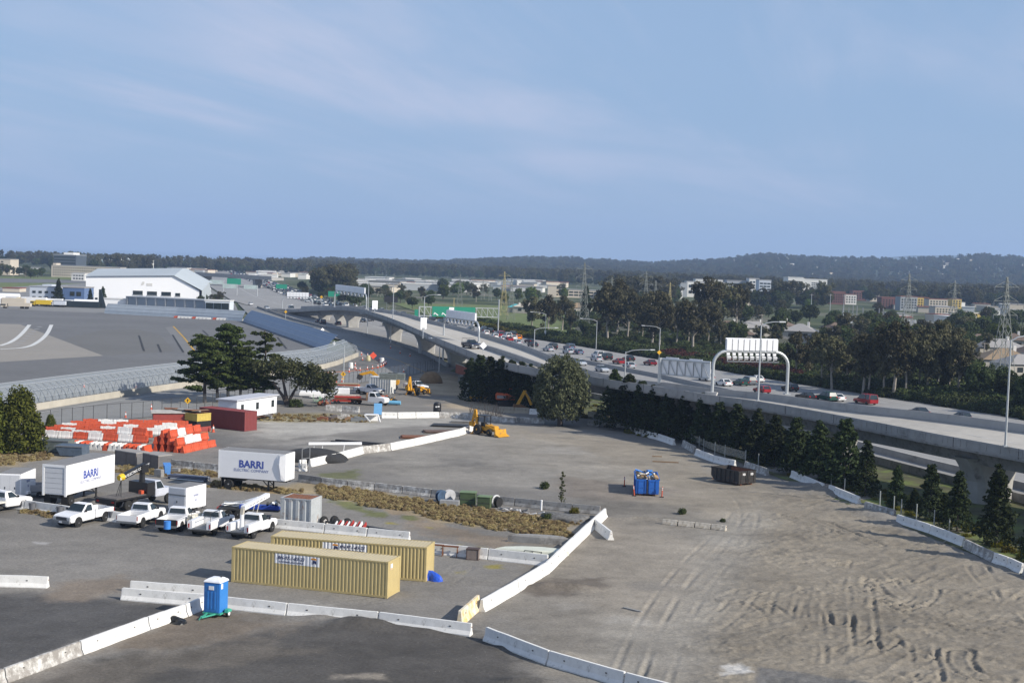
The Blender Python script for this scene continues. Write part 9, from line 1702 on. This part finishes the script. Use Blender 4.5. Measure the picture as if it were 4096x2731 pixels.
for (x0, x1, y0, y1, n_) in [(1010, 1330, 1088, 1122, 46), (1400, 2230, 1130, 1168, 60), (700, 860, 1080, 1098, 16), (3560, 4100, 1215, 1300, 24)]:
	for i, x in enumerate(sorted(g2.uniform(x0, x1) for _ in range(n_))):
		y = g2.uniform(y0, y1); p = P(x, y); w = g2.uniform(8, 18) if x < 1350 else (g2.uniform(14, 34) if x < 2300 else g2.uniform(7, 14)); kk = g2.choice([0, 0, 2, 1, 3, 4]); shed(f'{["white", "cream", "white grey-roofed", "grey", "cream red-roofed"][kk]} low building, {ORD[i % 30]}{" again" if i >= 30 else ""} from the left {["beyond the traffic", "in the centre of the plain", "right of the hangar", "in the town on the right"][k]}', p.x, p.y, -0.3, w, g2.uniform(10, 22), g2.uniform(3.0, 5.5) if x < 2300 else g2.uniform(3, 5), 'low buildings on the plain', kk)
	k += 1
for i in range(110):
	px = sorted([g2.uniform(1400, 4150), g2.uniform(1400, 4150)])[1]; Y = g2.uniform(3000, 4500); z = hz_at(px, Y); kk = g2.choice([0, 1, 2, 4]); shed(f'tiny pale house, {ORD[i % 30]} of the {["lower", "middle", "upper", "highest"][i // 30]} scatter on the wooded hills', (px - 2048) / FPX * Y, Y, z + 1.5, g2.uniform(8, 15), g2.uniform(8, 12), g2.uniform(5.7, 9), 'houses on the hills', kk)
# pylons, poles, substation
pyl = M('pylon_steel', (0.21, 0.225, 0.21), 0.6, 0.3, var=0.06); pyy = M('pylon_yellowed', (0.42, 0.36, 0.18), 0.7, 0.2)
def pylon(label, x, yb, yt, m=pyl, w=None, arms=3, fine=True):
	p = P(x, yb); h = px_h(yt, p); w = w or h * 0.09; t = E('pylon', label, 'pylon', p, 0.25); k = max(0.07, h * 0.0045); lv = [0, 0.18, 0.34, 0.48, 0.6, 0.7, 0.78, 0.86, 0.93, 1.0] if fine else [0, 0.35, 0.65, 1.0]
	def hw(f_): return w * (1 - f_ / 0.7) + w * 0.26 * f_ / 0.7 if f_ < 0.7 else w * (0.26 - 0.2 * (f_ - 0.7) / 0.3)
	mb = MB()
	for sx, sy in ((-1, -1), (1, -1), (1, 1), (-1, 1)):
		for a, b in zip(lv, lv[1:]): mb.beam((sx * hw(a), sy * hw(a), a * h), (sx * hw(b), sy * hw(b), b * h), k)
	mb.build('leg_frame', m, t); mb = MB()
	for a, b in zip(lv, lv[1:]):
		for (sx, sy), (ux, uy) in (((-1, -1), (1, -1)), ((1, -1), (1, 1)), ((1, 1), (-1, 1)), ((-1, 1), (-1, -1))): mb.beam((sx * hw(a), sy * hw(a), a * h), (ux * hw(b), uy * hw(b), b * h), k * 0.7); mb.beam((ux * hw(a), uy * hw(a), a * h), (sx * hw(b), sy * hw(b), b * h), k * 0.7)
	mb.build('cross_bracing', m, t)
	for f_ in (0.62, 0.76, 0.90)[3 - arms:]:
		mb = MB(); s_ = h * 0.135
		for sx in (-1, 1): mb.beam((sx * hw(f_), 0, f_ * h), (sx * s_, 0, f_ * h), k * 0.9); mb.beam((sx * hw(f_ + 0.05), 0, (f_ + 0.06) * h), (sx * s_, 0, f_ * h), k * 0.8)
		ao = mb.build('crossarm', m, t)
		for sx in (-1, 1): mb = MB(); mb.tube((sx * s_, 0, f_ * h), (sx * s_, 0, f_ * h - h * 0.04), k * 0.9, n=5); mb.build('insulator', galv_dark, ao)
for i, a_ in enumerate([(3625, 1360, 1094), (3810, 1330, 1122), (4008, 1508, 1108), (2013, 1262, 1086, pyy), (2042, 1280, 1110), (2330, 1300, 1050), (2441, 1290, 1110), (2578, 1290, 1086), (2616, 1312, 1122), (2676, 1262, 1129, pyy, None, 1), (1837, 1240, 1097), (1815, 1232, 1190, pyy, None, 1)]): pylon(f'lattice power pylon, {["left of three on the right", "middle of three on the right", "rightmost, tall, standing in the gardens", "yellowed, behind the green sign truss", "grey, right of the yellowed one", "tallest, in the centre of the picture", "before the dark eucalyptus trees", "left of the close pair right of centre", "right of the close pair right of centre", "small and yellowed, right of the close pair", "behind the middle gantry", "stub, behind the middle gantry"][i]}', *a_)
for i, (x, yb, yt) in enumerate([(1544, 1140, 1080), (1577, 1142, 1092), (1501, 1130, 1082), (1398, 1118, 1082), (1355, 1114, 1081), (1329, 1112, 1083), (1257, 1108, 1078), (1218, 1108, 1080), (1194, 1106, 1080), (1700, 1150, 1098), (1740, 1150, 1106), (1786, 1150, 1102), (700, 1078, 1046), (718, 1082, 1049), (744, 1082, 1050), (761, 1084, 1056), (778, 1086, 1056), (823, 1086, 1058), (846, 1086, 1050), (870, 1088, 1058), (897, 1088, 1060), (920, 1090, 1062), (1930, 1200, 1120), (1960, 1205, 1130), (1890, 1180, 1105)]): pylon(f'small distant pylon, {ORD[i]} of the far line over the plain', x, yb, yt, pyl, None, 2, False)
wood = M('pole_wood', (0.30, 0.27, 0.24), 0.9)
for i, (x, yb, yt) in enumerate([(3243, 1262, 1175), (3318, 1280, 1175), (3373, 1268, 1178), (3480, 1325, 1262), (3613, 1330, 1198), (3945, 1305, 1240), (3044, 1345, 1256), (2845, 1300, 1272), (3935, 1440, 1370), (3345, 1352, 1318), (3860, 1300, 1245), (4066, 1310, 1250)]):
	p = P(x, yb); h = px_h(yt, p); t = E('utility_pole', f'utility pole, {ORD[i]} of those standing among the gardens on the right', 'utility pole', p, 0.2); mb = MB(); mb.tube((0, 0, 0), (0, 0, h), 0.2, 0.13, n=6); mb.build('pole', galv if i in (0, 1, 2, 4) else wood, t); mb = MB(); mb.beam((-1.3, 0, h * 0.95), (1.3, 0, h * 0.95), 0.14); mb.build('crossarm', wood, t)
a, b = P(2845, 1276, 8), P(3044, 1262, 8); mb = MB(); mb.path([(a.lerp(b, k / 8) + Vector((0, 0, -0.6 * math.sin(k / 8 * math.pi)))) for k in range(9)], 0.06, 4); tag(mb.build('power_line', dark_metal), 'sagging power line between two garden poles', 'cable')
p = P(3640, 1326); t = E('substation', 'grey electrical substation of steel frames and insulators beyond the gardens', 'substation', p, 0.05)
for i in range(90):
	k = random.Random(i + 4000); x, y, h = k.uniform(-9, 20), k.uniform(-6, 70), k.uniform(1.6, 4.2); mb = MB()
	if i % 3 == 0: mb.beam((x, y, 0), (x, y, h), 0.2); mb.beam((x + 3, y, 0), (x + 3, y, h), 0.2); mb.beam((x - 0.3, y, h), (x + 3.3, y, h), 0.2); mb.build('steel_portal', galv, t)
	elif i % 3 == 1: mb.box(x, x + 2.6, y, y + 2, 0, h * 0.45); mb.tube((x + 1, y + 1, h * 0.45), (x + 1, y + 1, h * 0.8), 0.25, n=6); mb.build('transformer', bg_, t)
	else: mb.tube((x, y, 0), (x, y, h), 0.18, n=6); mb.tube((x, y, h * 0.6), (x, y, h), 0.35, n=6); mb.build('insulator_post', galv, t)
for i, (x, h) in enumerate([(-9, 8), (-6, 8), (-4, 9), (-2, 9), (1, 8), (9, 8), (11, 8)]): mb = MB(); mb.beam((x, 75, 0), (x, 75, h), 0.4); mb.build('tall_frame', galv_dark, t)
mb = MB(); mb.box(-12, 24, -8, 80, 0, 0.06); mb.build('gravel_pad', M('substation_gravel', (0.33, 0.32, 0.31), 0.95), t)
# vehicles on the far apron
for i, (x, y, L, h, c, tank) in enumerate([(12, 1204, 14, 3.4, white_paint, 1), (40, 1222, 12, 3.0, bc, 0), (88, 1220, 8, 3.0, M('airport_yellow', (0.60, 0.42, 0.03), 0.5), 0), (120, 1222, 13, 3.4, white_paint, 0), (165, 1226, 8, 2.6, M('airport_yellow', (0.6, 0.42, 0.03)), 0), (205, 1224, 9, 3.0, white_paint, 0), (232, 1228, 6, 2.4, M('pale_blue_white', (0.55, 0.58, 0.64)), 0), (335, 1224, 15, 2.8, white_paint, 1), (65, 1234, 11, 2.2, bc, 0), (-40, 1212, 12, 3, white_paint, 1)]):
	p = P(x, y); t = E('apron_truck', f'{["white tanker", "cream baggage truck", "yellow service truck", "long white box truck", "yellow loader truck", "white catering truck", "pale blue van", "white fuel tanker", "low cream tug train", "white tanker at the edge"][i]} parked on the far apron left of the hangar', 'truck', p, 0.05)
	mb = MB()
	if tank: mb.tube((-L * 0.25, 0, h * 0.6), (L * 0.5, 0, h * 0.6), h * 0.38, n=12)
	else: mb.box(-L * 0.25, L * 0.5, -1.2, 1.2, 0.9, h)
	mb.build('tank' if tank else 'box_body', c, t); mb = MB(); mb.box(-L * 0.5, -L * 0.28, -1.15, 1.15, 0.6, h * 0.85); mb.build('cab', white_paint if i % 2 else c, t); mb = MB(); mb.box(-L * 0.505, -L * 0.33, -1.17, 1.17, h * 0.5, h * 0.75); mb.build('cab_window', glass_dark, t)
	for xx in (-L * 0.38, L * 0.2, L * 0.36): mb = MB(); mb.tube((xx, -1.15, 0.5), (xx, 1.15, 0.5), 0.5, n=10); mb.build('wheel_pair', black_rubber, t)
p = P(395, 1232); mb = MB(); mb.prism([(0, 0), (0, 7.5), (0.8, 7.5), (3.0, 0)], -0.3, 0.3); mb.box(-18, 0.5, -2, 2, 0.2, 2.4); tag(mb.build('dark_jet_tail', M('dark_tail', (0.02, 0.03, 0.035), 0.5), loc=p), 'dark tail and low dark hull before the hangar corner', 'aircraft')  # tail and hull share one even dark colour
# haze
hz = MB(); hz.box(-9000, 9000, -60, 13200, -6, 330); ho = hz.build('haze', []); ho.data.materials.clear()
hm_ = bpy.data.materials.new('haze'); hm_.use_nodes = True; nn = hm_.node_tree.nodes; nn.remove(nn['Principled BSDF']); pv = nn.new('ShaderNodeVolumePrincipled'); pv.inputs['Color'].default_value = (0.50, 0.68, 1.0, 1); pv.inputs['Density'].default_value = 1.1e-4; pv.inputs['Anisotropy'].default_value = 0.1
hm_.node_tree.links.new(pv.outputs[0], nn['Material Output'].inputs['Volume']); ho.data.materials.append(hm_); ho['kind'] = 'stuff'; ho['label'] = 'thin bluish haze over the whole plain'
